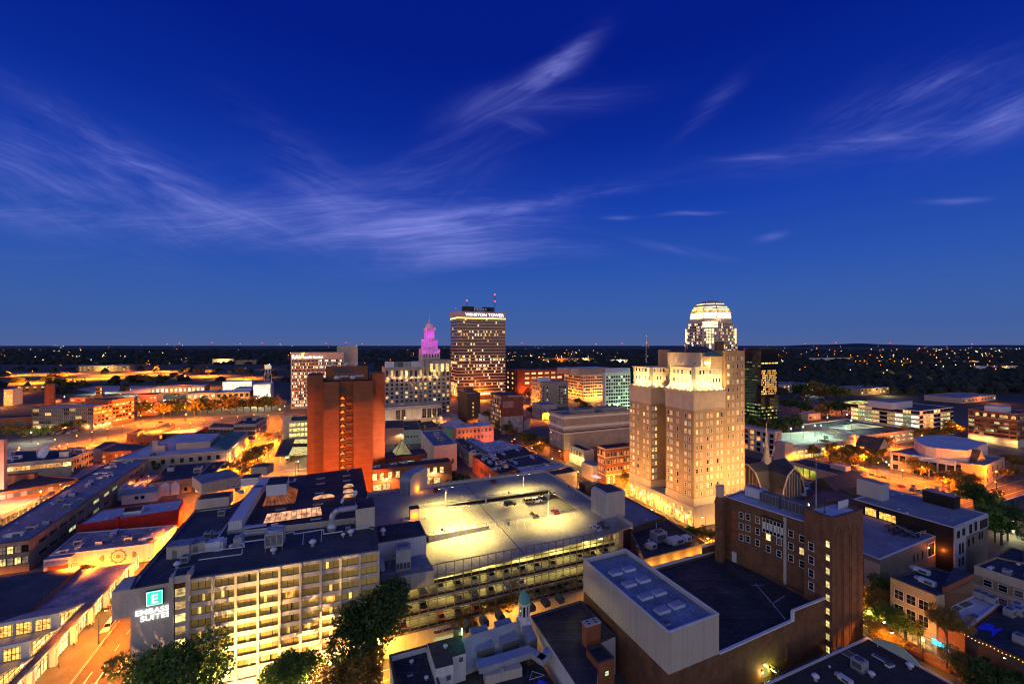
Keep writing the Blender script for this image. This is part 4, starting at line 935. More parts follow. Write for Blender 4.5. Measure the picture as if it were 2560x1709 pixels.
MB().box((P_[2]+t_d*-4+f_d*.5).to_tuple()[:2]+(14,),.8,.8,16,f_d).build('downpipe',conc_l,th_)
MB().box((P_[2]-f_d*2.4-t_d*3.6).to_tuple()[:2]+(35.0,),4.4,.25,2.2,f_d).build('parapet_screen',cop_w,th_)
for px,py,s,lb in((480,190,5.6,'pale boxy chiller nearest the stone topped pier on the white wing roof'),(650,265,5.6,'dark finned chiller in the middle of the white wing roof'),(900,345,5.8,'dark finned chiller nearest the brick tower on the white wing roof')):
 p=GZ('o','%d,%d'%(px,py),30.5)[0];e=empty('chiller',p,lb,'chiller');m_=duct_m if px<500 else steel
 MB().box((p.x,p.y,30.8),s,3.2,3.1,dw).build('casing',m_,e);MB().box((p.x,p.y,30.5),s+.2,3.4,.3,dw).build('base',steel,e)
 for k in range(4 if px>500 else 3):MB().lathe((p+dw*(s*((k+.5)/4-.5))).to_tuple()[:2]+(33.9,),[(.62,0),(.62,.3),(.5,.3)],12).build('fan',grille,e)
 for k in range(6):MB().box((p+dw*(s*((k+.5)/6-.5))+nn*1.62).to_tuple()[:2]+(31.0,),s/6*.8,.06,2.7,dw).build('coil',grille if px>500 else cop_w,e)
for r_,s_,h,lb in(('o','1133,310',13.5,'tall pale flagpole on the white roof of the brick tower'),('o','980,255',8,'thin dark antenna on the back edge of the white wing roof'),('o','1228,350',4.0,'short antenna on the roof of the brick tower')):
 p=GZ(r_,s_,34.8 if h!=8 else 30.4)[0];mb=MB().tube(p,p+Vector((0,0,h)),.09,6,.05);mb.lathe(p,[(.3,0),(.3,.15)],8);mb.lathe(p+Vector((0,0,h)),[(.12,0),(.16,.12),(.02,.25)],8)
 top(mb,'flagpole' if h>9 else 'antenna',cop_w if h>9 else dkmetal,lb,'pole',loc=p)
lg=MB()
q=GZ('o','285,800 430,880',ZL-.6);q2=GZ('o','525,775 825,920',ZL+2.0)
for a_,b_ in((q[0],q[1]),):c=(a_+b_)/2;lg.box((c.x,c.y,ZL-.7),(b_-a_).length,2.4,1.3,b_-a_)
lg.m[1]=1;lg.build('low_monitor',[cop_w,r_black],th_)
c=(q2[0]+q2[1])/2;lg=MB().box((c.x+nn.x*.6,c.y+nn.y*.6,ZL-.7),(q2[1]-q2[0]).length,2.6,2.7,q2[1]-q2[0]);lg.m[1]=1;lg.build('monitor',[cop_w,r_black],th_)
for px,py,lb in((480,925,'rust streaked barrel vent nearest the stone topped pier'),(700,1035,'rust streaked barrel vent nearer the brick tower')):
 p=GZ('o','%d,%d'%(px,py),ZL-.6)[0];e=empty('barrel_vent',p,lb,'roof vent');pts=[(1.5*math.cos(R(15)*k),.6+1.2*math.sin(R(15)*k))for k in range(13)]
 mb=MB();A_=[p+nn*x-dw*1.4+Vector((0,0,z))for x,z in pts];B_=[p+nn*x+dw*1.4+Vector((0,0,z))for x,z in pts];k=13;mb.add(A_+B_,[tuple(range(k)),tuple(range(2*k-1,k-1,-1))]+[(i,i+1,k+i+1,k+i)for i in range(k-1)]);mb.build('hood',duct_m,e)
 MB().box(p,2.7,2.6,.7,dw).build('base',steel,e)
 for k in range(5):MB().box(p+dw*(-1.1+.55*k)+nn*1.52+Vector((0,0,.3)),.22,.06,1.1,dw).build('rust_streak',rust,e)
put('air_conditioner',GZ('o','868,1045',ZL-.6)[0],1.9,1.5,2.0,dw,'white boxed air conditioner at the foot of the brick wing');
dpx=Z('U','1325,700')[0];dp=along(body[1],dirf,dpx[0])+nf*.05
MB().box((dp.x,dp.y,1.2),1.7,.1,3.3,dirf).build('stage_door',em('lit_door_recess',(.9,.75,.15),.35),th_)  # door emits faintly in place of lamplight in its recess
for px,py,col,lb in((1293,635,(1,.72,.22),'amber wall lamp left of the stage door'),(1366,603,(.72,.95,.10),'greenish wall lamp right of the stage door')):
 X=Z('U','%d,%d'%(px,py))[0];q=along(body[1],dirf,X[0])+nf*.35;z=ZT(X[1],q.y);e=empty('wall_lamp',(q.x,q.y,z),lb,'lamp')
 MB().box((q.x-nf.x*.15,q.y-nf.y*.15,z),.3,.35,.2,dirf).build('housing',dkmetal,e);MB().lathe((q.x,q.y,z-.22),[(.1,0),(.16,.1),(.1,.22)],8).build('bulb',bulb_w if px<1300 else bulb_g,e);plight('lamp_light',(q+nf*.5).to_tuple()[:2]+(z-.2,),520,col,e,.15)
stn=MB()
for k in range(6):stn.box((dp+dirf*(2.0+.5*k)+nf*.8).to_tuple()[:2]+(.3+.42*(5-k),),.5,1.2,.08,dirf)
for k in range(2):stn.path([(dp+dirf*1.6+nf*(.2+1.2*k)).to_tuple()[:2]+(3.6,),(dp+dirf*4.8+nf*(.2+1.2*k)).to_tuple()[:2]+(1.3,)],.06,5)
for k in range(4):stn.path([(dp+dirf*(1.8+k)+nf*1.4).to_tuple()[:2]+(.1,),(dp+dirf*(1.8+k)+nf*1.4).to_tuple()[:2]+(3.5-.7*k,)],.05,5)
stn.build('steel_stair',steel,th_)
for px,py,w,h in((1515,480,1.0,3.2),(1795,180,.9,2.6)):X=Z('U','%d,%d'%(px,py))[0];q=along(body[1],dirf,X[0])+nf*.03;MB().box((q.x,q.y,ZT(X[1],q.y)-h/2),w,.08,h,dirf).build('blocked_window',brick,th_)
# ------------------ old building with the cupola, bottom centre
cu=empty('cupola_building',(0,100,0),'old white walled building with black roofs, a metal mansard and a green domed cupola','building')
dr=[Vector((p.x,p.y,0))for p in GZ('r','1435,385 1880,1053 2080,1053 2110,650 2265,578 1930,235',9.5)]
shell(cu,ccw(dr),0,9.5,white_wall,r_black,par=.25,cop=cop_d,th=.25,wname='east_wall',rname='east_roof')
lo_=[Vector((p.x,p.y,0))for p in GZ('r','640,1053 800,960 900,900 1520,600 1880,1053',6.4)]
mb=MB();P6=ccw([Vector((-22,82,0)),Vector((14,82,0)),Vector((3.5,108,0)),Vector((-16,100,0))]);mb.prism(P6,0,5.4);mb.m[4]=1;mb.build('court_roof',[white_wall,r_black],cu)
rdg=GZ('r','760,605 1310,432',12.0);bot=GZ('r','800,965 1420,700',6.2)
ms_=MB();back=[q+Vector((-.392*3,.92*3,-4))for q in rdg]
ms_.add([bot[0],bot[1],rdg[1],rdg[0],back[1],back[0]],[(0,1,2,3),(3,2,4,5),(0,3,5),(1,4,2)]);ms_.build('mansard_roof',r_metal,cu)
rd_=(rdg[1]-rdg[0]).normalized();rn_=Vector((-rd_.y,rd_.x,0))
for s,w in(('910,735 1085,690',0),('1160,665 1320,615',0),('1420,640 1500,600',0)):
 a_,b_=GZ('r',s,9.6);w_=(b_-a_).length;c_=(a_+b_)/2
 MB().add([],[]);mb=MB();A_=[a_+Vector((0,0,-2.6)),b_+Vector((0,0,-2.6)),b_,a_];up=rn_*5.2+Vector((0,0,2.3));B_=[a_+rn_*5.2+Vector((0,0,-.5)),b_+rn_*5.2+Vector((0,0,-.5)),b_+up,a_+up]
 mb.add(A_+B_,[(0,1,2,3),(1,5,6,2),(3,2,6,7),(4,0,3,7)]);mb.m[0]=1;mb.build('dormer',[r_metal,glass_g],cu)
 MB().box((c_-rn_*.05).to_tuple()[:2]+(7.0,),w_*.9,.08,.10,rd_).build('dormer_bar',steel,cu)
for px,py in((835,545),(1000,495),(1155,440),(1460,345),(1605,300),(1745,265)):
 p=GZ('r','%d,%d'%(px,py),10.0 if px<1300 else 9.4)[0];mb=MB();w_,h_=.85,1.2
 A_=[p-rd_*w_,p+rd_*w_,p+rd_*w_+Vector((0,0,h_)),p+Vector((0,0,h_+.9)),p-rd_*w_+Vector((0,0,h_))];B_=[q+rn_*2.6 for q in A_]
 mb.add(A_+B_,[(0,1,2,3,4),(9,8,7,6,5)]+[(i,5+i,5+(i+1)%5,(i+1)%5)for i in range(5)]);mb.build('gable_dormer',r_slate,cu)
cp=GZ('r','1372,470',10.4)[0];cpo=MB().box((cp.x,cp.y,8.0),2.9,2.9,4.0,D2).build('cupola_base',white_wall,cu)
MB().lathe((cp.x,cp.y,12.0),[(1.75,0),(1.75,.3),(1.35,.3),(1.35,.8)],8,ph=R(22)).build('cupola_deck',trim_w,cu)
mb=MB()
for k in range(8):t=R(22+45*k);mb.box((cp.x+1.25*math.cos(t),cp.y+1.25*math.sin(t),12.8),.34,.34,2.9,(math.cos(t),math.sin(t)))
mb.build('cupola_column',trim_w,cu)
MB().lathe((cp.x,cp.y,12.8),[(.95,0),(.95,2.9)],8,ph=R(22)).build('cupola_opening',glass_d,cu)
MB().lathe((cp.x,cp.y,15.4),[(1.3,0),(1.42,.3),(1.62,.5),(1.62,.8),(1.3,.8)],8,ph=R(22)).build('cupola_cornice',trim_w,cu)
MB().lathe((cp.x,cp.y,16.2),[(1.6,0),(1.5,.6),(1.22,1.4),(.7,2.1),(.3,2.35),(.25,2.8),(.1,3.0)],8,ph=R(22)).build('cupola_dome',copper,cu)
lf_=[Vector((p.x,p.y,0))for p in GZ('r','50,768 90,1053 520,1053 425,668',9.5)];lf_[1]=lf_[0]-D1*14;lf_[2]=lf_[3]-D1*16
shell(cu,ccw(lf_),0,9.5,white_wall,r_black,par=1.4,cop=cop_d,th=.35,wname='west_wall',rname='west_roof')
sb=[Vector((p.x,p.y,0))for p in GZ('r','425,655 505,905 680,860 668,790 800,750 757,572',11.4)];mb=MB();mb.prism(ccw(sb),3,11.4);mb.m[6]=1;mb.build('stair_block',[white_wall,r_black],cu)
ch=GZ('r','705,590',11.4)[0];MB().box((ch.x,ch.y,9),1.0,1.0,4.4,D2).build('chimney',brick_d,cu)
for px,py in((755,830),(635,1010)):
 p=AT(Z('r','%d,%d'%(px,py))[0],90.5);MB().box((p.x,p.y-.1,p.z),.9,.12,.9,D2).build('louvre',grille,cu)
ck=GZ('r','1975,690 2120,650',9.5);c_=(ck[0]+ck[1])/2+D1*.8;w_=(ck[1]-ck[0]).length
MB().box((c_.x,c_.y,8),w_,1.9,6.3,D2).build('chimney_stack',brick,cu);mb=MB();mb.box((c_.x,c_.y,14.3),w_+.25,2.15,.25,D2)
for i in(-1,1):
 for j in(-1,1):mb.box((c_+D2*i*w_*.23+D1*j*.45).to_tuple()[:2]+(14.55,),.5,.5,.05,D2,1)
mb.build('chimney_cap',[conc_l,dkmetal],cu)
sh=[Vector((p.x,p.y,0))for p in GZ('r','1980,702 2095,842 2255,792 2128,660',11.0)];sh_b=Bld();sh_b.pts=ccw(sh);sh_b.wins=[];sh_b.root=cu;BLD.append(sh_b)
shell(cu,sh_b.pts,0,11.0,brick,r_black,par=.25,cop=cop_d,th=.3,wname='stair_head_wall',rname='stair_head_roof')
wins(sh_b,[i for i in range(4)if(sh_b.pts[i]-sh[1]).length<.1][0],1,[7.6],.95,1.0,[(lit_g,1)],brick_d,us=[.52])
wins(sh_b,[i for i in range(4)if(sh_b.pts[i]-sh[0]).length<.1][0],1,[6.6],.95,2.4,[(glass_g,1)],conc_l,us=[.55])
du=MB()
for s,h,wd2 in(('930,870 1430,720',1.3,2.6),('1430,720 1560,800',1.2,1.8),('1530,810 1620,720',1.2,1.9)):
 a_,b_=GZ('r',s,8.6);c_=(a_+b_)/2;du.box((c_.x,c_.y,7.6),(b_-a_).length+.6,wd2,h,b_-a_)
top(du,'boxed_duct',duct_m,'big grey boxed duct running across the black court below the mansard','duct')
hs=MB();a_,b_=GZ('r','980,1040 1340,950',5.4);hs.box(((a_+b_)/2).to_tuple()[:2]+(5.4,),(b_-a_).length,1.8,2.1,b_-a_);top(hs,'roof_screen',rib,'ribbed grey screen panel under the big boxed duct','screen')
hs=MB().box(GZ('r','1150,960',6.5)[0],1.1,1.2,1.5,D2,top=.8);top(hs,'vent_hood',duct_m,'sloping grey vent hood against the ribbed screen','vent')
for px,py,z,lb in((270,850,8.1,'white vent on the black flat roof at the left of the cupola building'),(415,1010,8.1,'white curled vent near the front of the left flat roof'),(255,965,8.1,'square hatch on the left flat roof'),(600,700,11.4,'small vent on the white stair block roof'),(760,985,5.4,'white pipe elbow beside the stair block')):
 put('skylight' if 'hatch' in lb else 'roof_vent',GZ('r','%d,%d'%(px,py),z)[0],1.1,1.1,.9,D2,lb)
ld_=MB();a_=AT(Z('r','1690,790')[0],97);b_=AT(Z('r','1715,1010')[0],97)
for o in(-.25,.25):ld_.tube((a_.x+o,a_.y,a_.z),(b_.x+o,b_.y,b_.z),.04,5)
for k in range(12):q=a_.lerp(b_,k/11);ld_.tube((q.x-.25,q.y,q.z),(q.x+.25,q.y,q.z),.03,5)
top(ld_,'wall_ladder',dkmetal,'steel ladder fixed to the white side wall below the black roof','ladder')
gl_=empty('green_lamp',AT(Z('r','762,540')[0],99),'small lamp glowing green and white beside the mansard roof','lamp');q=wloc(gl_);MB().tube(q-Vector((0,0,.7)),q+Vector((0,0,.8)),.12,6).build('bulb',em('green_tube',(.25,1,.45),8),gl_);MB().tube(q-Vector((0,0,1.4)),q-Vector((0,0,.7)),.08,6).build('post',dkmetal,gl_)
plight('green_light',q+Vector((-.3,-.6,0)),60,(.05,1,.25),gl_,.1)
tp_=MB();q=GZ('r','1425,1010 1450,925 1570,965',6.8);tp_.path(q+[q[0]],.05,5);top(tp_,'cable_triangle',cop_w,'thin pale cable forming a triangle above the black court roof','cable')
bt=MB();q=GZ('r','1500,1053 1515,1022 1600,1040',5.5);bt.add([q[0],q[1]+Vector((0,0,.5)),q[2]],[(0,1,2)]);bt.add([q[0]-D1*1.5,q[0],q[2],q[2]-D1*1.5],[(0,1,2,3)]);top(bt,'tarpaulin',mat('blue_tarpaulin',(.02,.05,.75),var=.1),'bright blue tarpaulin at the bottom edge of the black court','tarpaulin')
# ------------------ flat roof with the curved parapet, bottom right
c1=G(Z('U','2235,325')[0],6.5);fr=[Vector((c1 .x,c1 .y,0))-D2*42,None,None,Vector((c1 .x,c1 .y,0))];fr=[fr[0],fr[0]-D1*26,fr[3]-D1*34,fr[3]]
fb=bld('corner_shop_building','low building with a dark felt roof, white edge and curved parapet',fr,6.5,brick_d,mat('felt_roof',(.055,.05,.045),var=.35,scale=.4),par=.5,cop=cop_w)
e_r=(fr[2]-fr[3]).normalized();prr=[fr[3]+e_r*(1.0+9.5*k/14)+D2*.3+Vector((0,0,6.5+1.9*math.sin(math.pi*k/14)**.8))for k in range(15)]
mb=MB();base_=[Vector((p.x,p.y,6.3))for p in prr];n=15;A_=prr+base_;B_=[p-D2*.45 for p in A_]
mb.add(A_+B_,[f for i in range(n-1)for f in((i,i+1,n+i+1,n+i),(2*n+i+1,2*n+i,3*n+i,3*n+i+1),(i+1,i,2*n+i,2*n+i+1))]);mb.build('curved_parapet',green_w,fb.root)
for r_,s_,k,sx_,sy_,sz_,lb in(('T','45,1380','air_conditioner',2.4,2.4,2.4,'square grey cooling unit on the dark felt roof'),('T','345,1270','skylight',4.2,2.0,2.0,'long blue skylight on the dark felt roof'),('T','408,1345','skylight',1.0,1.6,3.5,'small white box beside the long blue skylight'),('T','683,1370','roof_vent',1.6,1.6,1.5,'white turbine vent on the dark felt roof'),('T','198,1470','roof_vent',1.5,1.5,1.2,'white vent nearest the square cooling unit'),('U','2060,470','skylight',4.4,5.0,.5,'flat pale panel near the white edge of the felt roof'),('U','1775,710','roof_vent',1.6,1.6,1.6,'tall grey vent on the left of the felt roof'),('U','2040,722','rooftop_unit',2.6,2.2,1.4,'blue white fan unit at the bottom of the felt roof'),('U','1900,600','roof_vent',.6,.6,.6,'tiny vent on the felt roof'),('T','275,1090','pipe_vent',1.2,1.2,1.6,'guyed pipe vent behind the curved parapet'),('T','420,1150','pipe_vent',1.2,1.2,1.8,'guyed pipe vent at the right end of the curved parapet')):
 put(k,GZ(r_,s_,6.0)[0],sx_,sy_,sz_,e_r,lb)
 # ------------------ old office tower with floodlit crown, right of centre
KX,KY=1734.0,185.6
nk=Vector(((KX-CX)*KY/F,KY,0))
L_end=along(nk,D1,Z('P','50,0')[0][0]);R_end=along(nk,D2,Z('P','1075,0')[0][0])
LL=(L_end-nk).length;LR=(R_end-nk).length
lw=(along(nk,D1,Z('P','372,0')[0][0])-nk).length
la=(along(nk,D1,Z('P','240,0')[0][0])-nk).length
rb=(along(nk,D2,Z('P','903,0')[0][0])-nk).length
zc=ZT(Z('P','605,440')[0][1],KY);zt=ZT(Z('P','620,205')[0][1],KY+1.5);zr=77.6;zp1=ZT(Z('X','1870,345')[0][1],KY);zp2=ZT(Z('X','1870,200')[0][1],KY)
def nq(l0,l1,r0,r1):return[nk+D1*l1+D2*r0,nk+D1*l0+D2*r0,nk+D1*l0+D2*r1,nk+D1*l1+D2*r1]
no=bld('office_tower','tan brick office tower with two wings and a brightly floodlit cream crown',nq(-.3,LL+.3,-.3,LR-.3),zp1,limest,r_black,par=.4,cop=limest)
nbo=no.root
def vol(l0,l1,r0,r1,z0,z1,m,mr=r_black,par=.5,nm='wing_wall'):
 b=Bld();b.pts=ccw(nq(l0,l1,r0,r1));b.wins=no.wins;b.z1=z1;b.root=nbo;shell(nbo,b.pts,z0,z1,m,mr,par=par,th=.35,wname=nm,rname='wing_roof');return b
rw=14.0
w1=vol(0,lw,0,rb,zp1-.4,zc,brick_t);w2=vol(la,LL,0,rb,zp1-.4,zc-.6,brick_t)
rear=vol(-.0,LL,rb,LR,0,zr,brick_t);spine=vol(lw-.2,la+.2,rw,rb,0,zc+6,brick_t)
for(a0,a1)in((0,lw),(la,LL)):
 z_=zc if a0==0 else zc-.6
 for z0,z1,o in((zp1-.3,zp2,.12),(z_-7.2,z_-.05,.14)):
  mb=MB();mb.prism(ccw(nq(a0-o,a1+o,-o,rb-.1)),z0,z1,bottom=True);mb.build('stone_band',limest,nbo)
 mb=MB();mb.prism(ccw(nq(a0-.7,a1+.7,-.7,rb-.1)),z_,z_+.5);mb.prism(ccw(nq(a0-.45,a1+.45,-.45,rb-.15)),z_-.5,z_-.01);mb.build('cornice',limest,nbo)
 mb=MB();mb.prism(ccw(nq(a0-.35,a1+.35,-.35,rb-.1)),z_-7.5,z_-7.2);mb.build('string_course',limest,nbo)
 mb=MB();c_,l_=[],[]
 for k in range(14):q=nk+D1*(a0+(a1-a0)*k/13)-D2*.35;mb.box((q.x,q.y,z_+.5),.35,.35,.9,D1)
 for k in range(int(rb/1.3)):q=nk+D2*(1.3*k)+D1*(a0-.35);mb.box((q.x,q.y,z_+.5),.35,.35,.9,D1)
 mb.prism(ccw(nq(a0-.5,a1+.5,-.5,-.2)),z_+1.4,z_+1.6);mb.prism(ccw(nq(a0-.5,a0-.2,-.5,rb-.2)),z_+1.4,z_+1.6);mb.build('balustrade',limest,nbo)
 s=1.9;up=vol(a0+s,a1-s*.4,s,rb,z_,zt if a0==0 else zt-1.4,limest,nm='crown_wall');zz=up.z1
 mb=MB();mb.prism(ccw(nq(a0+s-.4,a1-s*.4+.4,s-.4,rb-.1)),zz-.5,zz-.05);mb.prism(ccw(nq(a0+s-.2,a1-s*.4+.2,s-.2,rb-.1)),z_+3.1,z_+3.5);mb.build('crown_cornice',limest,nbo)
 ml_=[(lit_o,2),(glass_d,4),(glass_g,3),(lit_b,4)]
 wins(up,0,5,[z_+4.3,z_+8.2],1.0,1.7,ml_,trim_w,u0=.1,u1=.97);wins(up,1,8,[z_+4.3,z_+8.2],1.0,1.7,ml_,trim_w,u0=.06,u1=.97)
 mb=MB();q=nk+D1*(a0+s)+D2*s;mb.box((q.x-.06,q.y-.25,z_+3.5),1.6,1.6,zz-z_-4.1,D1+D2);mb.build('corner_panel',conc,nbo)
 w_=w1 if a0==0 else w2
 mlit=[(lit_y,2.2),(lit_w,2),(lit_o,1.5),(glass_d,3),(lit_b,7),(glass_g,2)]
 zs=[zp2+.9+3.42*k for k in range(11)];zs+=[z_-6.6,z_-3.2]
 us=[.10,.22,.45,.73,.87]if a0==0 else[.08,.2,.42,.70,.86]
 wins(w_,0,5,zs,1.05,1.75,mlit,trim_w,us=us,seed=5)
 if a0==0:wins(w_,1,6,zs,1.05,1.75,mlit,trim_w,us=[.10,.235,.43,.55,.745,.875],seed=8)
 else:wins(w_,1,2,zs,1.05,1.75,[(lit_y,2),(lit_b,2)],trim_w,us=[.06,.16],seed=3)
 for zz0 in(zp1+.7,):wins(w_,0,5,[zz0],1.2,1.9,[(lit_y,2),(lit_w,2),(lit_b,3)],None,us=us)
 if a0==0:wins(w_,1,6,[zp1+.7,1.6,5.4],1.05,1.75,[(lit_b,3),(glass_d,1),(glass_g,2)],trim_w,us=[.10,.235,.43,.55,.745,.875])
 for k in range(5 if a0==0 else 4):
  for side in(0,1):
   if side==1 and k>(4 if a0==0 else 1):continue
   q=nk+D1*(a0+(a1-a0)*(k+.5)/5)+D2*.45 if side==0 else nk+D2*(1.2+(rb-2)*(k+.5)/5)+D1*(a0+.45)
   e=empty('globe_lamp',(q.x,q.y,z_+.5),'round glowing globe lamp standing on the ledge below the floodlit crown','lamp','globe lamps on the tower ledge')
   MB().tube((q.x,q.y,z_+.5),(q.x,q.y,z_+1.9),.07,6).build('post',dkmetal,e);MB().lathe((q.x,q.y,z_+1.85),[(.1,0),(.33,.2),(.38,.42),(.25,.7),(.05,.8)],10).build('globe',em('globe_glow',(1,.62,.22),14)if 'globe_glow' not in MATS else MATS['globe_glow'],e)
   w3=D2 if side==0 else D1;plight('flood_light',(q-w3*2.6).to_tuple()[:2]+(z_+1.0,),6000,(1,.60,.20),e,.2,spot=120,aim=(q+w3*1.5).to_tuple()[:2]+(z_+8,),blend=.6)
wins(rear,1,4,[2.0+3.55*k for k in range(21)],1.1,1.75,[(lit_y,1.2),(lit_w,1),(glass_d,.5),(glass_g,3),(lit_b,6)],trim_w,u0=.03,u1=.98,seed=12)
pod=no
pe=[i for i in range(4)if(no.pts[i]-(nk+D1*(LL+.3)-D2*.3)).length<.2][0]
for k in range(9):
 u=.055+.905*k/8
 wins(pod,pe,1,[.6],2.9,3.4,[(em('shop_glow',(1,.52,.10),1.7,.35,(.8,.8,.8))if 'shop_glow' not in MATS else MATS['shop_glow'],1)],dkmetal,us=[u],rails=1,muls=2,name='shop_window')
 wins(pod,pe,1,[5.4],1.1,1.9,[(lit_b,2),(lit_w,1),(glass_g,1)],limest,us=[u-.025],rails=1);wins(pod,pe,1,[5.4],1.1,1.9,[(lit_b,2),(lit_y,1),(glass_g,1)],limest,us=[u+.005],rails=1);wins(pod,pe,1,[5.4],1.1,1.9,[(lit_b,1)],limest,us=[u+.033],rails=1)
mb=MB();mb.prism(ccw(nq(-.45,LL+.45,-.45,-.25)),4.4,4.8);mb.prism(ccw(nq(-.6,LL+.6,-.6,LR*.2)),zp1-.25,zp1+.1);mb.build('string_course',limest,nbo)
for k in range(7):
 q=nk+D1*(LL*(k+.5)/7)-D2*.7;e=empty('wall_lamp',(q.x,q.y,4.0),'amber wall lamp over the shop fronts of the tall tan tower','lamp','wall lamps on the tan tower');MB().lathe((q.x,q.y,4.0),[(.1,0),(.28,.2),(.1,.45)],8).build('bulb',bulb_w,e);MB().box((q+D2*.25).to_tuple()[:2]+(4.1,),.4,.1,.1,D2).build('bracket',dkmetal,e)
 plight('lamp_light',(q-D2*.6).to_tuple()[:2]+(4.0,),700,(1,.50,.07),e,.2)
for r_,e_ in((12,70000),(30,60000),(46,40000)):q=nk+D2*r_-D1*20;lamp(q.x,q.y,10,e_/10,(1,.46,.10),bulb_w,'unseen floodlight mast added in the lot before the long face of the tan tower','lot masts by the tan tower',z=.1)  # masts added out of view to throw gold light on the tower
for r_,z_,e_ in((6,30,95000),(26,30,95000),(46,30,85000),(16,8,30000),(40,8,30000)):q=nk+D2*r_-D1*26;plight('facade_flood',(q.x,q.y,10),e_,(1,.52,.14),nbo,.6,spot=85,aim=(nk+D2*r_).to_tuple()[:2]+(z_,),blend=.8)  # bare unseen spots added to turn the long face golden
for l_,z_ in((10,30),(30,24),(58,26)):q=nk+D1*l_-D2*17;plight('facade_flood',(q.x,q.y,9.5),26000,(1,.46,.10),nbo,.6,spot=90,aim=(nk+D1*l_).to_tuple()[:2]+(z_,),blend=.8)  # same added spots for the left face, no fixture
for l_ in(14,40,66):q=nk+D1*l_-D2*15;plight('street_glow',(q.x,q.y,9),12000,(1,.42,.08),nbo,.4)
def roofbox(l0,l1,r0,r1,z0,z1,m,hip=0,hm=r_slate,nm='penthouse'):
 p=ccw(nq(l0,l1,r0,r1));mb=MB();mb.prism(p,z0,z1);mb.build(nm,m,nbo)
 if hip:q=inset(p,3.2);o=inset(p,-.4);v=[Vector((a.x,a.y,z1))for a in o]+[Vector((a.x,a.y,z1+hip))for a in q];h=MB();h.add(v,[(i,(i+1)%4,4+(i+1)%4,4+i)for i in range(4)]+[(4,5,6,7),(3,2,1,0)]);h.build(nm+'_roof',hm,nbo)
roofbox(lw*.35,LL*.62,rb*.55,rb+.5,zt-1,ZT(Z('P','500,75')[0][1],KY+14),limest,3.0)
roofbox(1.5,lw*.8,rb*.62,rb+.5,zt-1,ZT(Z('P','800,105')[0][1],KY+12),mat('tan_stone',(.50,.37,.22)),2.2,r_green)
MB().lathe(nk+D1*6+D2*(rb+3)+Vector((0,0,zr-1)),[(2.0,0),(2.0,4.6),(2.2,4.7),(2.2,5.2)],12).build('roof_tank',mat('tank_brown',(.22,.12,.06)),nbo)
for k in range(6):q=nk+D2*(rb*.5+1.2*k)+D1*2.6;e=empty('globe_lamp',(q.x,q.y,zt-.4),'terrace lamp glowing on top of the floodlit crown','lamp','terrace lamps on the crown');MB().tube((q.x,q.y,zt-.4),(q.x,q.y,zt+1.4),.06,5).build('post',dkmetal,e);MB().lathe((q.x,q.y,zt+1.4),[(.1,0),(.34,.3),(.1,.6)],8).build('globe',MATS['globe_glow'],e);plight('terrace_light',(q.x,q.y,zt+1.2),700,(1,.62,.22),e,.2)
for k,(l_,r_)in enumerate(((4.5,5.5),(4.5,9))):q=nk+D1*l_+D2*r_;mb=MB().lathe((q.x,q.y,zt-.4),[(.3,0),(.05,.1),(.05,2.4),(.35,2.3),(.3,1.6)],8);top(mb,'parasol',copper,'closed green parasol on the crown terrace, %s of two'%('left' if k==0 else 'right'),'parasol')
def flagpole(px,py0,py1,Y,flag,label):
 b_=AT((px,py1),Y);t_=AT((px,py0),Y);e=empty('flagpole',b_,label,'flagpole');MB().tube(b_,t_,.14,6,.08).build('pole',cop_w,e);MB().lathe(t_,[(.1,0),(.25,.2),(.1,.45)],8).build('finial',cop_w,e)
 if flag:
  mb=MB();n=5;z1=t_.z-(t_.z-b_.z)*flag
  for k in range(n):mb.add([(t_.x+.25*k,t_.y+.12*math.sin(k*1.7),z1-1.9-.5*k),(t_.x+.25*(k+1),t_.y+.12*math.sin(k*1.7+1.7),z1-1.9-.5*(k+1)),(t_.x+.25*(k+1),t_.y+.12*math.sin(k*1.7+1.7),z1-.5*(k+1)),(t_.x+.25*k,t_.y+.12*math.sin(k*1.7),z1-.5*k)],[(0,1,2,3)],k%2)
  mb.build('flag',[mat('flag_red',(.55,.05,.06))if 'flag_red' not in MATS else MATS['flag_red'],trim_w],e)
flagpole(Z('P','197,0')[0][0],840,905,205,.12,'tall white flagpole with a hanging flag on the lower left crown')
flagpole(Z('P','545,0')[0][0],845,879,204,.22,'flagpole with a red and white flag behind the bright crown')
# ------------------ glass tower with the lit dome
Yd=570.0;cxd=(1775.5-CX)*Yd/F;cdm=Vector((cxd,Yd,0));dt=bld('domed_tower','granite office tower with setbacks and a glowing faceted dome',[cdm+D1*26-D2*30,cdm-D1*26-D2*30,cdm-D1*26+D2*30,cdm+D1*26+D2*30],40,limest,r_black)
vx=Vector((cxd,Yd,0)).normalized();hx=Vector((vx.y,-vx.x,0))
def zd(wy):return ZT(Z('W','0,%f'%wy)[0][1],Yd)
pxm=.10204*Yd/F
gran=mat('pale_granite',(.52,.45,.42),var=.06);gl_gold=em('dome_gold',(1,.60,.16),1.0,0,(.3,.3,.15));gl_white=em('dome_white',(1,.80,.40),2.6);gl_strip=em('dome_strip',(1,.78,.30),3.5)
def oct_(w,ch):return[(-w,-ch),(-ch,-w),(ch,-w),(w,-ch),(w,ch),(ch,w),(-ch,w),(-w,ch)]
def dpts(w,ch):return[cdm+hx*a+vx*b for a,b in oct_(w,ch)]
tiers=[(590*pxm,1330,1170,.55),(545*pxm,1170,800,.5),(500*pxm,800,640,.45),(458*pxm,640,505,.42)]
b_=None
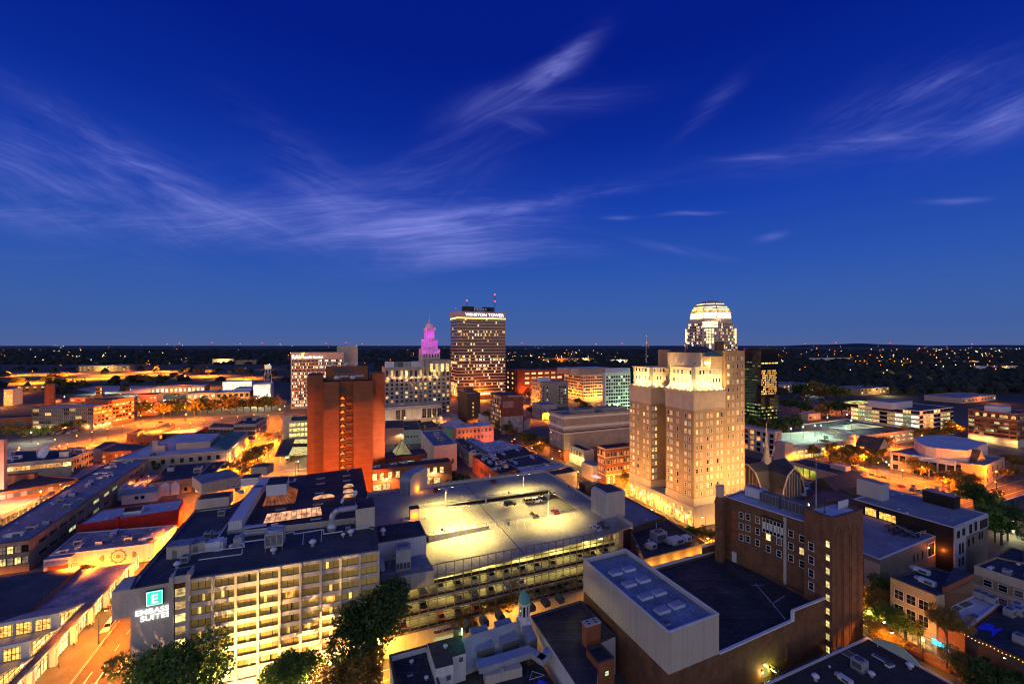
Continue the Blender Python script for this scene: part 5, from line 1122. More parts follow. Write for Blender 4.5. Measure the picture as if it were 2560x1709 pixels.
for i,(w,y0,y1,c)in enumerate(tiers):
 b_=Bld();b_.pts=ccw(dpts(w,w*.30));b_.wins=dt.wins;b_.root=dt.root;z0,z1=zd(y0)if i else 0,zd(y1)
 shell(dt.root,b_.pts,z0,z1,gran,r_black,par=.3,wname='tier_wall',rname='tier_roof')
 if i==0:zs=[zd(1280)-4.1*k for k in range(2)]+[zd(1230)]
 else:zs=[zd(y)for y in((1175,1095,1025,945,870)if i==1 else(800,730)if i==2 else(570,))]
 for e in range(8):
  n_=(b_.pts[e]+b_.pts[(e+1)%8])/2-cdm
  if n_.dot(cdm)>0:continue
  ctr=abs(n_.normalized().dot(hx))<.2
  if i<3:wins(b_,e,3 if ctr else 9,zs,2.6 if not ctr else 2.4,2.5,[(lit_h,3),(glass_d,2)]if ctr else[(glass_d,6),(lit_h,2),(lit_w,2),(glass_g,2)],None,u0=.03,u1=.97,rails=1,muls=1)
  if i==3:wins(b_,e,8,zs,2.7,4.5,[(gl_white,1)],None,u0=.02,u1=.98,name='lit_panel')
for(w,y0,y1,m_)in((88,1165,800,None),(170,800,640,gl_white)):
 q=cdm-vx*(545*pxm*1.0+.6)if y0>900 else cdm-vx*(500*pxm+.5)
 MB().box((q.x,q.y,zd(y0)),2*w*pxm,1.6,zd(y1)-zd(y0),hx).build('corner_bay',em('bay_glow',(1,.82,.42),1.5,0,(.12,.12,.1))if m_ is None and 'bay_glow' not in MATS else(m_ or MATS['bay_glow']),dt.root)
 g=MB()
 for k in range(4):g.box((q-vx*.85+hx*(w*pxm*2*(k/3-.5))).to_tuple()[:2]+(zd(y0),),.7,.3,zd(y1)-zd(y0),hx)
 for k in range(6):g.box((q-vx*.85).to_tuple()[:2]+(zd(y0)+(zd(y1)-zd(y0))*k/5.2,),2*w*pxm,.25,.8,hx)
 g.build('bay_grid',gran,dt.root)
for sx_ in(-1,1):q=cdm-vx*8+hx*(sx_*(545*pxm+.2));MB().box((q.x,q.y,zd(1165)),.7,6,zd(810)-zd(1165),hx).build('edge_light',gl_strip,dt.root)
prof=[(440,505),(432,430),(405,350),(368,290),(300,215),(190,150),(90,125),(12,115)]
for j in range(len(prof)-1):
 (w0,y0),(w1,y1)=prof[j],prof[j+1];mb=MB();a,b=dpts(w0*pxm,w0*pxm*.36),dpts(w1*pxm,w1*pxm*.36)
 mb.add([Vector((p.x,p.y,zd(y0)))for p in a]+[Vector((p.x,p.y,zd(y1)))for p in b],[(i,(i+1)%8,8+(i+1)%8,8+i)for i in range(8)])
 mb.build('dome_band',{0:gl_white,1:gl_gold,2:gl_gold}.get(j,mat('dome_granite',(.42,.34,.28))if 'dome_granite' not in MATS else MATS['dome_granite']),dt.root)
 if j in(2,3,4):
  mb=MB();a2=dpts(w0*pxm*1.015,w0*pxm*.36)
  for i in range(8):mb.tube(Vector((a2[i].x,a2[i].y,zd(y0))).lerp(Vector((a2[(i+1)%8].x,a2[(i+1)%8].y,zd(y0))),.06),Vector((a2[i].x,a2[i].y,zd(y0))).lerp(Vector((a2[(i+1)%8].x,a2[(i+1)%8].y,zd(y0))),.94),.45,5)
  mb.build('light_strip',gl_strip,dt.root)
mb=MB()
for i in range(8):
 for(w0,y0),(w1,y1)in zip(prof,prof[1:-1]):a,b=dpts(w0*pxm*1.01,w0*pxm*.36)[i],dpts(w1*pxm*1.01,w1*pxm*.36)[i];mb.tube((a.x,a.y,zd(y0)),(b.x,b.y,zd(y1)),.5,5)
mb.build('dome_rib',gran,dt.root)
for k,(a_,wz_)in enumerate(((-16,640),(16,640),(0,760),(-34,640),(34,640))):q=cdm-vx*(26+6)+hx*a_;plight('crown_flood',(q.x,q.y,zd(wz_)-1),12000,(1,.76,.34),dt.root,1.0,spot=140,aim=(q.x*.985,q.y+14,zd(wz_)+30),blend=.7)
# ------------------ dark glass tower behind the office tower
Yb=429.0;kb_=Z('d','205,0')[0][0];gp=corner(kb_,Yb,Z('d','60,0')[0][0],Z('d','345,0')[0][0])
dg=mat('black_glass_wall',(.006,.007,.009),rough=.06,spec=.9,var=.05,lines=('Z',3.6,3.0))
gt_=bld('glass_tower','black mirror glass tower with painted reflections and green lit lower floors',gp,62,dg,r_black,par=.2)
top_p=[Vector((p.x,p.y,62))for p in gt_.pts];mb=MB();h_=[66,66,77.6,77.6];ordp=sorted(range(4),key=lambda i:gt_.pts[i].x)
hz={i:(66 if r_<2 else 77.6)for r_,i in enumerate(ordp)}
mb.add([Vector((p.x,p.y,61.9))for p in gt_.pts]+[Vector((p.x,p.y,77.4))for i,p in enumerate(gt_.pts)],[(i,(i+1)%4,4+(i+1)%4,4+i)for i in range(4)]+[(4,5,6,7)]);mb.build('sloped_crown',dg,gt_.root)
refl=em('painted_reflection',(1,.50,.12),1.3,.6,(1.5,1.5,.35),base=(.01,.01,.01));refl_g=em('green_lit_floor',(.55,.75,.22),.35,.5,(.7,.7,1),base=(.01,.01,.01))  # city reflections painted on as glowing panes
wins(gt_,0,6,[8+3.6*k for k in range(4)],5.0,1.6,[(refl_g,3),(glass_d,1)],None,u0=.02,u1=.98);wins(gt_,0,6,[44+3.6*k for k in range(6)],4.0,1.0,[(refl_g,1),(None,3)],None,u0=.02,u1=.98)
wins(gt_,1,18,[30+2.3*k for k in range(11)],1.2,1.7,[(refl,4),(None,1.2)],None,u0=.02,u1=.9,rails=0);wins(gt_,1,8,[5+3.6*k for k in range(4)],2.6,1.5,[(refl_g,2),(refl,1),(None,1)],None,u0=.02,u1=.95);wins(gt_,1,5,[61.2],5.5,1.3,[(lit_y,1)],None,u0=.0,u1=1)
# ------------------ modern white and black building on the right
mpts=GZ('S','170,340 1450,705 1885,530 630,212',17.3)
blk=mat('black_metal_cladding',(.016,.015,.016),rough=.5,var=.15);gry=mat('grey_panel_cladding',(.42,.45,.48),rough=.5,lines=('Z',.6,.8),var=.1);tanp=mat('taupe_panel',(.20,.17,.14),rough=.6,lines=('Z',.6,.8))
md=bld('modern_building','modern block with black side wall, pale grey end and a flat grey roof with terrace',mpts,17.3,blk,r_grey,par=.12,cop=cop_w)
e_s=[i for i in range(4)if(md.pts[i]-Vector((mpts[1].x,mpts[1].y,0))).length<.1][0];pA,pB=md.pts[e_s],md.pts[(e_s+1)%4];d_=(pB-pA).normalized();n_=Vector((d_.y,-d_.x,0));ln=(pB-pA).length
MB().box((pA+d_*ln*.16+n_*.12).to_tuple()[:2]+(0,),ln*.32,.25,17.2,d_).build('pale_end_wall',gry,md.root);MB().box((pA+d_*ln*.5+n_*.10).to_tuple()[:2]+(12.6,),ln,.2,4.6,d_).build('pale_upper_wall',gry,md.root);MB().box((pA+d_*ln*.66+n_*.07).to_tuple()[:2]+(0,),ln*.66,.14,12.6,d_).build('taupe_end_wall',tanp,md.root)
for u,z,w,h in((.1,13.4,1.8,2.2),(.25,13.6,1.8,2.2),(.45,13.2,1.6,3.0),(.60,13.4,1.6,3.0),(.14,7.6,1.0,3.4),(.22,7.6,1.0,3.4),(.13,3.4,1.0,2.6),(.22,3.4,1.0,2.6),(.40,9,.6,2.2),(.53,9.2,.6,2.2),(.72,9.6,.5,2.2),(.80,9.6,.5,2.2)):wins(md,e_s,1,[z],w,h,[(glass_d,1)],dkmetal,us=[u],out=.26,rails=0)
wins(md,e_s,1,[12.9],ln*.26,3.4,[(glass_d,1)],trim_w,us=[.84],out=.24,rails=0,name='loggia')
e_b=(e_s-1)%4;sA,sB=md.pts[e_b],md.pts[e_s];sd_=(sB-sA).normalized();sn=Vector((sd_.y,-sd_.x,0));sl=(sB-sA).length
shop_in=em('orange_interior',(1,.42,.07),1.9,.2,(1.2,1.2,.9))
wins(md,e_b,1,[12.7],3.6,2.9,[(shop_in,1)],dkmetal,us=[.20],rails=0,muls=2);wins(md,e_b,1,[12.7],5.2,2.6,[(shop_in,1)],dkmetal,us=[.38],rails=1,muls=3)
lpts=[GZ('S','510,1110',12.5)[0],GZ('S','1225,810',12.5)[0]];a_=Vector((lpts[0].x,lpts[0].y,0));b_2=Vector((lpts[1].x,lpts[1].y,0))
lw_=bld('restaurant_wing','lower grey wing with a roof terrace full of chairs in front of the black wall',[a_+D1*30-D2*1.0,a_,b_2,b_2+D1*24],12.5,tanp,r_grey,par=.10,cop=cop_w)
el=[i for i in range(4)if(lw_.pts[i]-a_).length<.1][0];MB().box((a_+D1*2-D2*.3).to_tuple()[:2]+(0,),4.2,.5,11.0,D1).build('yellow_lit_pier',conc_l,lw_.root)
wins(lw_,el,1,[6.4],4.6,4.2,[(glass_d,1)],trim_w,us=[.90],rails=0,muls=1,fw=.4);wins(lw_,el,3,[6.6],.8,2.6,[(lit_o,1),(glass_d,2)],None,us=[.58,.65,.74])
MB().box(GZ('S','665,600',12.4)[0]+Vector((0,0,0)),6.5,.3,4.2,b_2-a_).build('terrace_screen',rib_w,lw_.root)
tq=GZ('S','465,345 585,300',17.2);
pb=MB().box((GZ('S','380,320',17.2)[0]+D2*2).to_tuple()[:2]+(17.2,),9.0,5,6.6,D1);pb.m[1]=1;pb.build('lift_house',[gry,r_grey],md.root)
pb=MB().box((GZ('S','1440,450',17.2)[0]-D1*4.5+D1*8).to_tuple()[:2]+(17.2,),9.5,4.5,4.6,D1);pb.m[1]=1;pb.build('plant_box',[blk,r_grey],md.root)
for dx in(0,1.6):q=GZ('S','1220,410',17.2)[0]+D2*dx;top(MB().tube(q,q+Vector((0,0,7.0)),.35,10),'flue',steel,'tall steel flue beside the black plant box, %s of the pair'%('left' if dx==0 else 'right'),'flue')
roofkit(md,{'roof_vent':'small white vent','skylight':'flat pale skylight','pipe_vent':'thin pipe vent'},12,'on the flat grey roof of the modern block',4,(1.2,2.4))
rl=MB()
for k in range(9):
 q=GZ('S','960,820',12.4)[0].lerp(GZ('S','1140,770',12.4)[0],k/8);rl.tube(q,q+Vector((0,0,1.2)),.05,4);q=GZ('S','960,820',12.4)[0].lerp(GZ('S','750,730',12.4)[0],k/8);rl.tube(q,q+Vector((0,0,1.2)),.05,4)
for h in(.5,1.2):rl.path([v+Vector((0,0,h))for v in GZ('S','1140,770 960,820 750,730',12.4)],.05,4)
rl.build('terrace_rail',trim_w,lw_.root)
tb={}
for kx in range(6):
 for ky in range(4):
  q=GZ('S','%d,%d'%(640+kx*75-ky*8,690+kx*14+ky*30),12.4)[0]
  if not tb:
   e0=empty('terrace_table',q,'dark table with chairs on the roof terrace','table','tables on the roof terrace');tb['e']=e0
   MB().lathe(q,[(.25,0),(.06,.05),(.06,.72),(.55,.74),(.55,.8)],10).build('table',dkmetal,e0)
   for sx_ in(-1,1):
    c_=q+D2*sx_*.95;mb=MB().box((c_.x,c_.y,q.z+.4),.5,.5,.08,D2);mb.box((c_+D2*sx_*.25).to_tuple()[:2]+(q.z+.45,),.07,.5,.5,D2)
    for ax in(-.2,.2):
     for ay in(-.2,.2):mb.box((c_.x+ax,c_.y+ay,q.z),.05,.05,.4,D2)
    mb.build('chair',dkmetal,e0)
  else:c=copy_tree(tb['e']);c.location=q;c.rotation_euler=(0,0,(kx*7+ky*3)%5*.5)
plight('doorway_light',(sB-sd_*3.0+sn*1.2).to_tuple()[:2]+(8.0,),900,(1,.20,.02),md.root,.3)
# ------------------ shops across the street
a_,b_2,c_,d_2,f_=[Vector((p.x,p.y,0))for p in GZ('T','435,205 1020,440 1130,415 1500,235 970,85',15.8)]
sp=bld('shop_building','three storey shop building with beige boarding, white paired windows and a black roof',[a_,b_2,c_,d_2,f_],15.8,mat('boarded_wall',(.46,.37,.21),lines=('Z',.5,.85)),r_black,par=.25,cop=cop_d)
ea=[i for i in range(5)if(sp.pts[i]-a_).length<.1][0]
for u in(.20,.47,.74):
 wins(sp,ea,1,[10.6],1.9,2.4,[(glass_d,2),(glass_g,1)],trim_w,us=[u],muls=1,fw=.16);wins(sp,ea,1,[6.4],1.9,2.6,[(glass_d,1)],trim_w,us=[u],muls=1,fw=.16)
wins(sp,ea,3,[.5],2.2,3.2,[(lit_o,1)],dkmetal,u0=.05,u1=.95,rails=1,muls=1,name='shop_window')
bw=MB();bw.prism(ccw([c_,d_2,d_2+(f_-d_2).normalized()*4,c_+(f_-d_2).normalized()*.5]),0,17.4);bw.m[4]=1;bw.build('brick_end_wall',[brick,r_black],sp.root)
for s_,lb in(('835,160','long white unit at the back of the black shop roof'),('905,300','long white unit nearer the front of the black shop roof')):put('rooftop_unit',GZ('T',s_,15.5)[0],3.4,2.6,1.7,b_2-a_,lb)
wq=GZ('T','1040,655 1380,880 1820,550 1500,435',11.4);wr=bld('white_roof_shop','low brick shop with a big white roof and square skylights',[wq[0],wq[1],wq[2],wq[3]],11.4,brick,r_white,par=.35,cop=cop_w)
for k,s_ in enumerate(('1280,615','1370,575','1200,660','1510,715','1420,555')):put('skylight',GZ('T',s_,11.1)[0],2.4,3.6,1.2,D2,'square skylight on the big white shop roof','skylights on the white shop roof')
for k,s_ in enumerate(('1545,470','1630,500','1720,545')):put('air_conditioner',GZ('T',s_,11.1)[0],2.0,2.0,1.8,D2,'dark fan unit along the back of the white shop roof','fan units on the white shop roof')
bq=[GZ('T','1400,915',10.5)[0],GZ('T','1835,565',10.5)[0]];dq=bld('dark_roof_shop','shop with a black roof, painted blue light and string of lights along its front edge',[bq[0],bq[0]-D1*22,bq[1]-D1*22,bq[1]],10.5,brick_d,r_black,par=.4,cop=dkmetal)
mb=MB();q=GZ('T','1505,870 1620,790 1700,800 1760,830 1745,870 1850,855 1860,880 1780,915 1740,965 1710,955 1730,905 1650,880',9.75+.42-.02);mb.add(ccw(q),[tuple(range(len(q)))]);mb.build('painted_patch',mat('blue_lit_paint',(.03,.06,.80),var=.3),dq.root)  # pool of blue light painted as a flat coloured patch
sl_=MB();q0_=GZ('T','1340,915',10.8)[0]
for k in range(34):p=q0_-D1*(.62*k)-D2*.3;sl_.lathe((p.x,p.y,10.6+.12*math.sin(k)),[(.02,0),(.09,.08),(.02,.16)],6)
o=sl_.build('light_string',em('string_bulb',(1,.42,.10),6),dq.root);o['kind']='stuff'
for s_ in('2060,690','2045,630','2075,1040','1950,700'):put('air_conditioner',GZ('T',s_,10.1)[0],2.2,1.8,1.9,D2,'white boxed fan unit on the black shop roof','fan units on the black shop roof')
sgx=[Z('T','965,1010')[0],Z('T','1250,1165')[0]];P_s=a_+(b_2-a_).normalized()*0;fdv=-D1;s0=ST(143.3,0);
A1=along(ST(142.6,60),D1,sgx[0][0]);A2=along(ST(142.6,60),D1,sgx[1][0]);z1_=ZT(sgx[0][1],A1 .y);z2_=ZT(sgx[1][1],A2 .y)
sf=empty('shop_sign',(A1+A2)/2+Vector((0,0,(z1_+z2_)/2)),'long glowing cyan fascia sign over a shop front','sign');MB().box(((A1+A2)/2).to_tuple()[:2]+((z1_+z2_)/2-.5,),(A2-A1).length,.3,1.1,A2-A1).build('fascia',em('cyan_fascia',(.03,.55,1),3.0,0,(.9,.9,2)),sf)
plight('sign_light',((A1+A2)/2-D2*1.2).to_tuple()[:2]+((z1_+z2_)/2-.9,),120,(.1,.6,1),sf,.3)
mb=MB();mb.prism(ccw([ST(142.9,22),ST(142.9,56),ST(150,56),ST(150,22)]),0,6.4);top(mb,'shop_block',brick_b,'low brick shop front behind the street trees at the bottom right','building')
for k,(u,w)in enumerate(((58.8,1.8),(52,3.0),(47.5,3.0),(43,3.0),(38,3),(33,3))):
 q=ST(142.85,u);MB_=MB().box((q.x,q.y,.4),w,.1,3.0,D1);top(MB_,'shop_window',lit_o if k%2 else lit_w,'glowing shop window on the bottom right street','window','shop windows on the bottom right street')
for k,(s_,ln_,m_)in enumerate((('700,1145',4.2,'woven planter with flowers in front of the tall lit door'),('925,1290',7.5,'long brick planter box with a bench on the far pavement'),('1225,1425',5.2,'lower brick planter box at the end of the far pavement'))):
 q=GZ('T',s_,.12)[0];mb=MB();mb.box(q,ln_,.35,.9,D1);mb.box(q+D2*2.2,ln_,.35,.9,D1);mb.box(q+D1*ln_/2+D2*1.1,.35,2.4,.9,D1);mb.box(q-D1*ln_/2+D2*1.1,.35,2.4,.9,D1);top(mb,'planter',mat('planter_brick',(.42,.16,.06))if 'planter_brick' not in MATS else MATS['planter_brick'],m_,'planter')
for k,s_ in enumerate(('890,1180','1000,1230')):
 q=GZ('T',s_,.12)[0];e=empty('bench',q,'wooden slatted bench on the far pavement, %s of two'%('first' if k==0 else 'second'),'bench');MB().box((q.x,q.y,.5),1.9,.5,.08,D1).build('seat',bronze,e);MB().box((q+D2*.28).to_tuple()[:2]+(.5,),1.9,.08,.6,D1).build('backrest',bronze,e)
 for t in(-.8,.8):MB().box((q+D1*t).to_tuple()[:2]+(.12,),.08,.45,.38,D1).build('leg',dkmetal,e)
rq=GZ('T','1500,62 2131,262',12.2);K1,K2=rq;dd=(K2-K1).normalized();K2=K1+dd*26;fb2=bld('brick_flats','brick and beige banded building with white square windows and a cluttered black roof',[K1,K2,K2+D2*24,K1+D2*14],12.2,brick_t,r_black,par=.45,cop=None)
mb=MB()
for z0,z1 in((9.6,12.25),(5.4,6.6),(0,2.2)):mb.prism(ccw([K1-D2*.1,K2-D2*.1,K2+D2*.3,K1+D2*.3]),z0,z1)
mb.build('stone_band',limest,fb2 .root)
e0=[i for i in range(4)if(fb2 .pts[i]-Vector((K1 .x,K1 .y,0))).length<.1][0]
wins(fb2,e0,8,[7.2,3.2],1.7,1.8,[(glass_g,1),(glass_d,2)],trim_w,fw=.16,out=.12,u0=.05)
roofkit(fb2,{'air_conditioner':'white fan unit','roof_vent':'white vent','rooftop_unit':'long white unit'},16,'on the cluttered black roof of the brick flats',9,(1.4,2.2))
q=GZ('S','1980,1075 2349,1170 2349,1000 2180,955',9.5);bld('black_roof_house','low building with a plain black roof behind the brick flats',[q[0],q[1],q[2],q[3]],9.5,brick_d,r_black,par=.3)
q=GZ('S','1985,390 2250,560 2349,545 2349,255',8.5);eh=bld('hip_roof_house','low brick building with a broad overhanging grey roof at the right edge',[q[0],q[1],q[1]+D2*25,q[0]+D2*28],8.5,brick_t,r_navy,par=.1,cop=cop_w)
wins(eh,[i for i in range(4)if(eh.pts[i]-Vector((q[0].x,q[0].y,0))).length<.1][0],8,[5.0],1.6,1.6,[(lit_b,2),(glass_d,1)],trim_w);wins(eh,[i for i in range(4)if(eh.pts[i]-Vector((q[0].x,q[0].y,0))).length<.1][0],4,[.8],2.6,2.6,[(lit_h,1)],trim_w)
plight('porch_light',(q[1]-D2*3).to_tuple()[:2]+(3.5,),2600,(.95,.9,.45),eh.root,.3)
def pb(name,label,r,s,z,wm,rm=r_black,**k):
 q=GZ(r,s,z)
 if len(q)==3:q.append(q[0]+q[2]-q[1])
 return bld(name,label,q,z,wm,rm,**k)
def cb(name,label,r,kx,Y,xl,xr,z,wm,rm=r_black,dl=None,dr=None,**k):
 X=lambda x:None if x is None else Z(r,'%f,0'%x)[0][0]
 return bld(name,label,corner(X(kx),Y,X(xl),X(xr),dl,dr),z,wm,rm,**k)
def edge(b,P):return min(range(len(b.pts)),key=lambda i:(b.pts[i]-Vector((P[0],P[1],0))).length)
COMMON=[(lit_w,1),(lit_y,1),(glass_d,4),(lit_b,2)]
# ------------------ tall brick hotel, centre left
Y0=195.0;EX=lambda x:Z('E','%f,0'%x)[0][0];EZ=lambda y,Y:ZT(Z('E','0,%f'%y)[0][1],Y)
Pm=Vector(((EX(295)-CX)*Y0/F,Y0,0))
def em_pt(x,off=0):return along(Pm-D1*off,D2,EX(x))
bh_pts=[em_pt(470),em_pt(1010)]
bh=bld('brick_hotel','tall orange brick hotel tower with a recessed column of glowing amber balconies',[em_pt(470),em_pt(1000),em_pt(1000)+D1*22,em_pt(470)+D1*22],EZ(415,Y0),brick_o,r_black,par=1.0)
def bvol(x0,x1,off,dep,y,nm='wing_wall',m=brick_o,z0=0,par=.8):a,b=em_pt(x0,off),em_pt(x1,off);shell(bh.root,ccw([a,b,b+D1*dep,a+D1*dep]),z0,EZ(y,Y0),m,r_black,par=par,wname=nm,rname='wing_roof')
bvol(296,468,-5,20,348);bvol(800,1012,2.6,22,420);bvol(1000,1140,-9,14,348);bvol(500,955,-9,9,262,nm='penthouse_wall',m=brick_d if False else brick_o,z0=EZ(420,Y0));bvol(472,645,2.6,6,420,nm='bay_wall')
s0,s1=em_pt(648),em_pt(790);sd_=(s1-s0).normalized();sn_=Vector((sd_.y,-sd_.x,0))
alc=em('amber_alcove',(1,.22,.02),1.5,0,(.8,.8,.8));zb=EZ(1400,Y0)
for k in range(18):
 z=EZ(598,Y0)-3.28*k
 a=em_pt(680)+sn_*.05;MB().box((a.x,a.y,z-.9),2.6,.1,1.6,D2).build('balcony_recess',brick_d,bh.root)
 mb=MB();q=a+sn_*.1;mb.add([(q+D2*-1.15).to_tuple()[:2]+(z-.75,),(q+D2*1.15).to_tuple()[:2]+(z-.75,),(q+D2*.12).to_tuple()[:2]+(z+.55,),(q+D2*-.12).to_tuple()[:2]+(z+.55,)],[(0,1,2,3)]);mb.build('painted_balcony_glow',alc,bh.root)  # glow of the slot lights painted as a tapered emissive panel
 b_=em_pt(752)+sn_*.45;MB().box((b_.x,b_.y,z-.55),3.0,.5,1.5,D2).build('balcony_front',brick_o,bh.root)
 MB().box(((a+b_)/2+sn_*.2).to_tuple()[:2]+(z-1.15,),5.8,.35,.4,D2).build('balcony_ledge',brick_d,bh.root)
MB().box((em_pt(682)+sn_*.12).to_tuple()[:2]+(EZ(535,Y0),),2.9,.2,1.9,D2).build('louvre',grille,bh.root)
for x in(620,690,770):q=em_pt(x,-9)+D2*.2-D1*.06;MB().box((q.x,q.y,EZ(335,Y0)),2.6,.12,2.6,D2).build('louvre',grille,bh.root)
for x in(620,790):
 q=em_pt(x,-3);z=EZ(400,Y0);mb=MB();mb.lathe((q.x,q.y,z),[(1.2,0),(1.5,.6),(1.3,1.6),(.8,2.0)],14);mb.path([(q.x,q.y,z+1.2),(q+D2*5).to_tuple()[:2]+(z+1.4,)],.65,10);top(mb,'exhaust_fan',duct_m,'big pale exhaust fan and duct on the brick hotel roof, %s of two'%('left' if x==620 else 'right'),'fan')
for x,off,y in((720,-12,250),(835,-12,250),(570,-12,255)):q=em_pt(x,off);dish(Vector((q.x,q.y,EZ(262,Y0)-.8)),1.1,(-.4,-.7,.5),'white satellite dish on the top roof of the brick hotel, at %s'%{720:'the middle',835:'its right',570:'its left'}[x])
for p,e_,c,aim in(((-4,-30,3),60000,SOD,(4,4,14)),((16,-32,3),60000,SOD,(14,4,14))):
 q=em_pt(470)+D2*p[0]+D1*p[1];plight('flood_light',(q.x,q.y,9),e_,c,bh.root,.5,spot=112,aim=(em_pt(470)+D2*aim[0]).to_tuple()[:2]+(9,),blend=.04)  # unseen spots; sharp cone edge stands in for a neighbour's shadow line
q=em_pt(1075,-9)-D1*16+D2*12;plight('flood_light',(q.x,q.y,27),60000,(1,.42,.22),bh.root,.4,spot=70,aim=em_pt(1075,-9).to_tuple()[:2]+(34,),blend=.4)
an=pb('hotel_annex','low orange brick annex with tall lit windows and a black flat roof','l','170,177 1200,70 1150,15',24.4,brick_o,r_black,par=.5)
e_=edge(an,GZ('l','170,177',24.4)[0]);us=[.02,.105,.205,.30,.68,.775,.865]
wins(an,e_,7,[19.6],1.9,3.0,[(lit_y,3),(lit_h,1)],dkmetal,us=us);wins(an,e_,4,[15.0],3.2,2.6,[(lit_y,1)],dkmetal,us=[.05,.16,.66,.8])
for x in(335,945):q=GZ('l','%d,330'%x,20.5)[0];q=along(Vector((an.pts[e_].x,an.pts[e_].y,0)),D2,Z('l','%d,0'%x)[0][0])-D1*2.6;lamp(q.x,q.y,3.6,2600,(1,.74,.34),bulb_w,'white globe lamp on the patio of the orange annex','patio lamps',z=16.3)
q=along(an.pts[e_],D2,Z('l','855,0')[0][0])-D1*4;mb=MB().tube((q.x,q.y,16.3),(q.x,q.y,19),.06,6);mb.lathe((q.x,q.y,18.4),[(1.7,0),(.9,.45),(.05,.7)],8);top(mb,'patio_umbrella',mat('pink_canvas',(.55,.16,.15)),'pink patio umbrella between the annex and the deck rail','umbrella')
ab=pb('atrium_block','dark red brick block with a glazed pyramid skylight','E','1140,1240 1605,1190 1560,1135',21,mat('maroon_brick',(.22,.07,.04)),r_black,par=.3)
pq=GZ('E','1255,1210 1440,1195 1400,1150',21);pq.append(pq[0]+pq[2]-pq[1]);c=sum(pq,Vector())/4+Vector((0,0,7));mb=MB();mb.add(pq+[c],[(0,1,4),(1,2,4),(2,3,4),(3,0,4)]);mb.build('pyramid_skylight',em('dim_yellow_glass',(.75,.62,.22),.35,0,(.4,.4,.4),base=(.1,.12,.1)),ab.root)
mb=MB()
for i in range(4):mb.tube(pq[i],c,.14,5);mb.tube(pq[i],pq[(i+1)%4],.14,5);mb.tube(pq[i].lerp(pq[(i+1)%4],.5),c,.07,4)
mb.build('glazing_bar',dkmetal,ab.root);e_=edge(ab,GZ('E','1140,1240',21)[0]);wins(ab,e_,1,[15.5],8,2.6,[(em('teal_window',(.45,.9,.45),1.6,0,(.5,.5,.5)),1)],None,us=[.5],rails=0,muls=3)
for s_ in('1055,1340','1240,1310','1360,1295','1580,1265'):put('rooftop_unit',GZ('E',s_,23.9)[0],2.6,2.0,1.2,D2,'low unit on the black roof of the orange annex','units on the annex roof')
# ------------------ roofs and small blocks in the centre
b=pb('theatre_hall','cream windowless hall with a flat grey roof and dark fans on it','M','470,395 635,585 930,555 740,372',17,cream,r_grey,par=.5,cop=cop_w);e_=edge(b,GZ('M','635,585',17)[0])
wins(b,e_,2,[5],1.2,2.6,[(glass_d,1)],limest,us=[.12,.82]);wins(b,(e_-1)%4,6,[4],.9,5,[(glass_g,1)],None);roofkit(b,{'air_conditioner':'dark fan unit'},6,'in a cluster on the cream hall roof',3,(2.2,3.2),margin=9)
b=pb('mural_building','orange brick building with a faded white painted arch sign and black roof','M','8,360 252,350 245,250',13,pink_b,r_black,par=.3);e_=edge(b,GZ('M','8,360',13)[0]);P_=b.pts[e_];q0=along(P_,D2,Z('M','40,0')[0][0])-D1*.12;q1=along(P_,D2,Z('M','215,0')[0][0])-D1*.12;w_=(q1-q0).length;mb=MB()
fp=mat('faded_white_paint',(.62,.55,.45));mid=(q0+q1)/2
for k in range(12):t0,t1=math.pi*k/12,math.pi*(k+1)/12;mb.add([(mid+D2*(w_/2*r_*math.cos(t))).to_tuple()[:2]+(5.6+5.2*r_*math.sin(t),)for r_,t in((.88,t0),(1,t0),(1,t1),(.88,t1))],[(3,2,1,0)])
mb.box(mid.to_tuple()[:2]+(3.4,),w_,.05,1.5,D2);mb.build('painted_sign',fp,b.root)
q=along(P_,D2,Z('M','198,0')[0][0])-D1*5;lamp(q.x,q.y,7.5,1500,(1,.80,.35),bulb_w,'bright white lamp in front of the faded painted sign','lamps in the centre lot')
b=pb('green_wall_house','pale green lit building with small square windows and a dark roof','M','255,382 475,372 420,258',11.5,green_w,r_black,par=.25);e_=edge(b,GZ('M','255,382',11.5)[0]);wins(b,e_,5,[5.4],1.1,1.4,[(glass_d,1)],trim_w,us=[.1,.24,.43,.62,.76]);put('skylight',GZ('M','290,330',11.2)[0],4,6,1,D2,'round pale skylights on the dark roof beside the painted sign')
b=pb('dark_roof_house','small building with dark roof and brown chimney in the centre','M','480,372 705,330 610,258',10,brick_t,r_black,par=.25);q=GZ('M','520,370',10)[0];MB().box((q.x,q.y,8),1.6,1.2,5.5,D2).build('chimney',brick_t,b.root)
pb('white_roof_house','building with a broad pale roof left of the small dark tower','M','705,305 795,340 1030,288 945,228',10,beige,r_white,par=.3)
b=pb('lit_green_house','narrow low building whose wall glows green','M','770,345 870,380 885,345',9,mat('green_lit_wall',(.25,.6,.2)),r_white,par=.2);q=GZ('M','835,450',0)[0];plight('green_light',(q.x-2,q.y-3,5),1800,(.15,1,.12),b.root,.3)  # plain green base colour on the walls
b=pb('pink_brick_block','two storey pink brick block with white cross windows and a white roof','M','870,320 920,358 1400,318 1310,272',13.5,pink_b,r_white,par=.3,cop=cop_w);e_=edge(b,GZ('M','920,358',13.5)[0])
wins(b,e_,9,[8.8,3.6],1.7,2.8,[(glass_d,2),(glass_g,1)],trim_w,u0=.04,u1=.94,muls=1);put('air_conditioner',GZ('M','990,312',13.2)[0],2.4,2.4,2,D2,'boxy unit on the white roof of the pink block');put('air_conditioner',GZ('M','1165,315',13.2)[0],3.4,1.6,1.6,D2,'long fan unit on the white roof of the pink block')
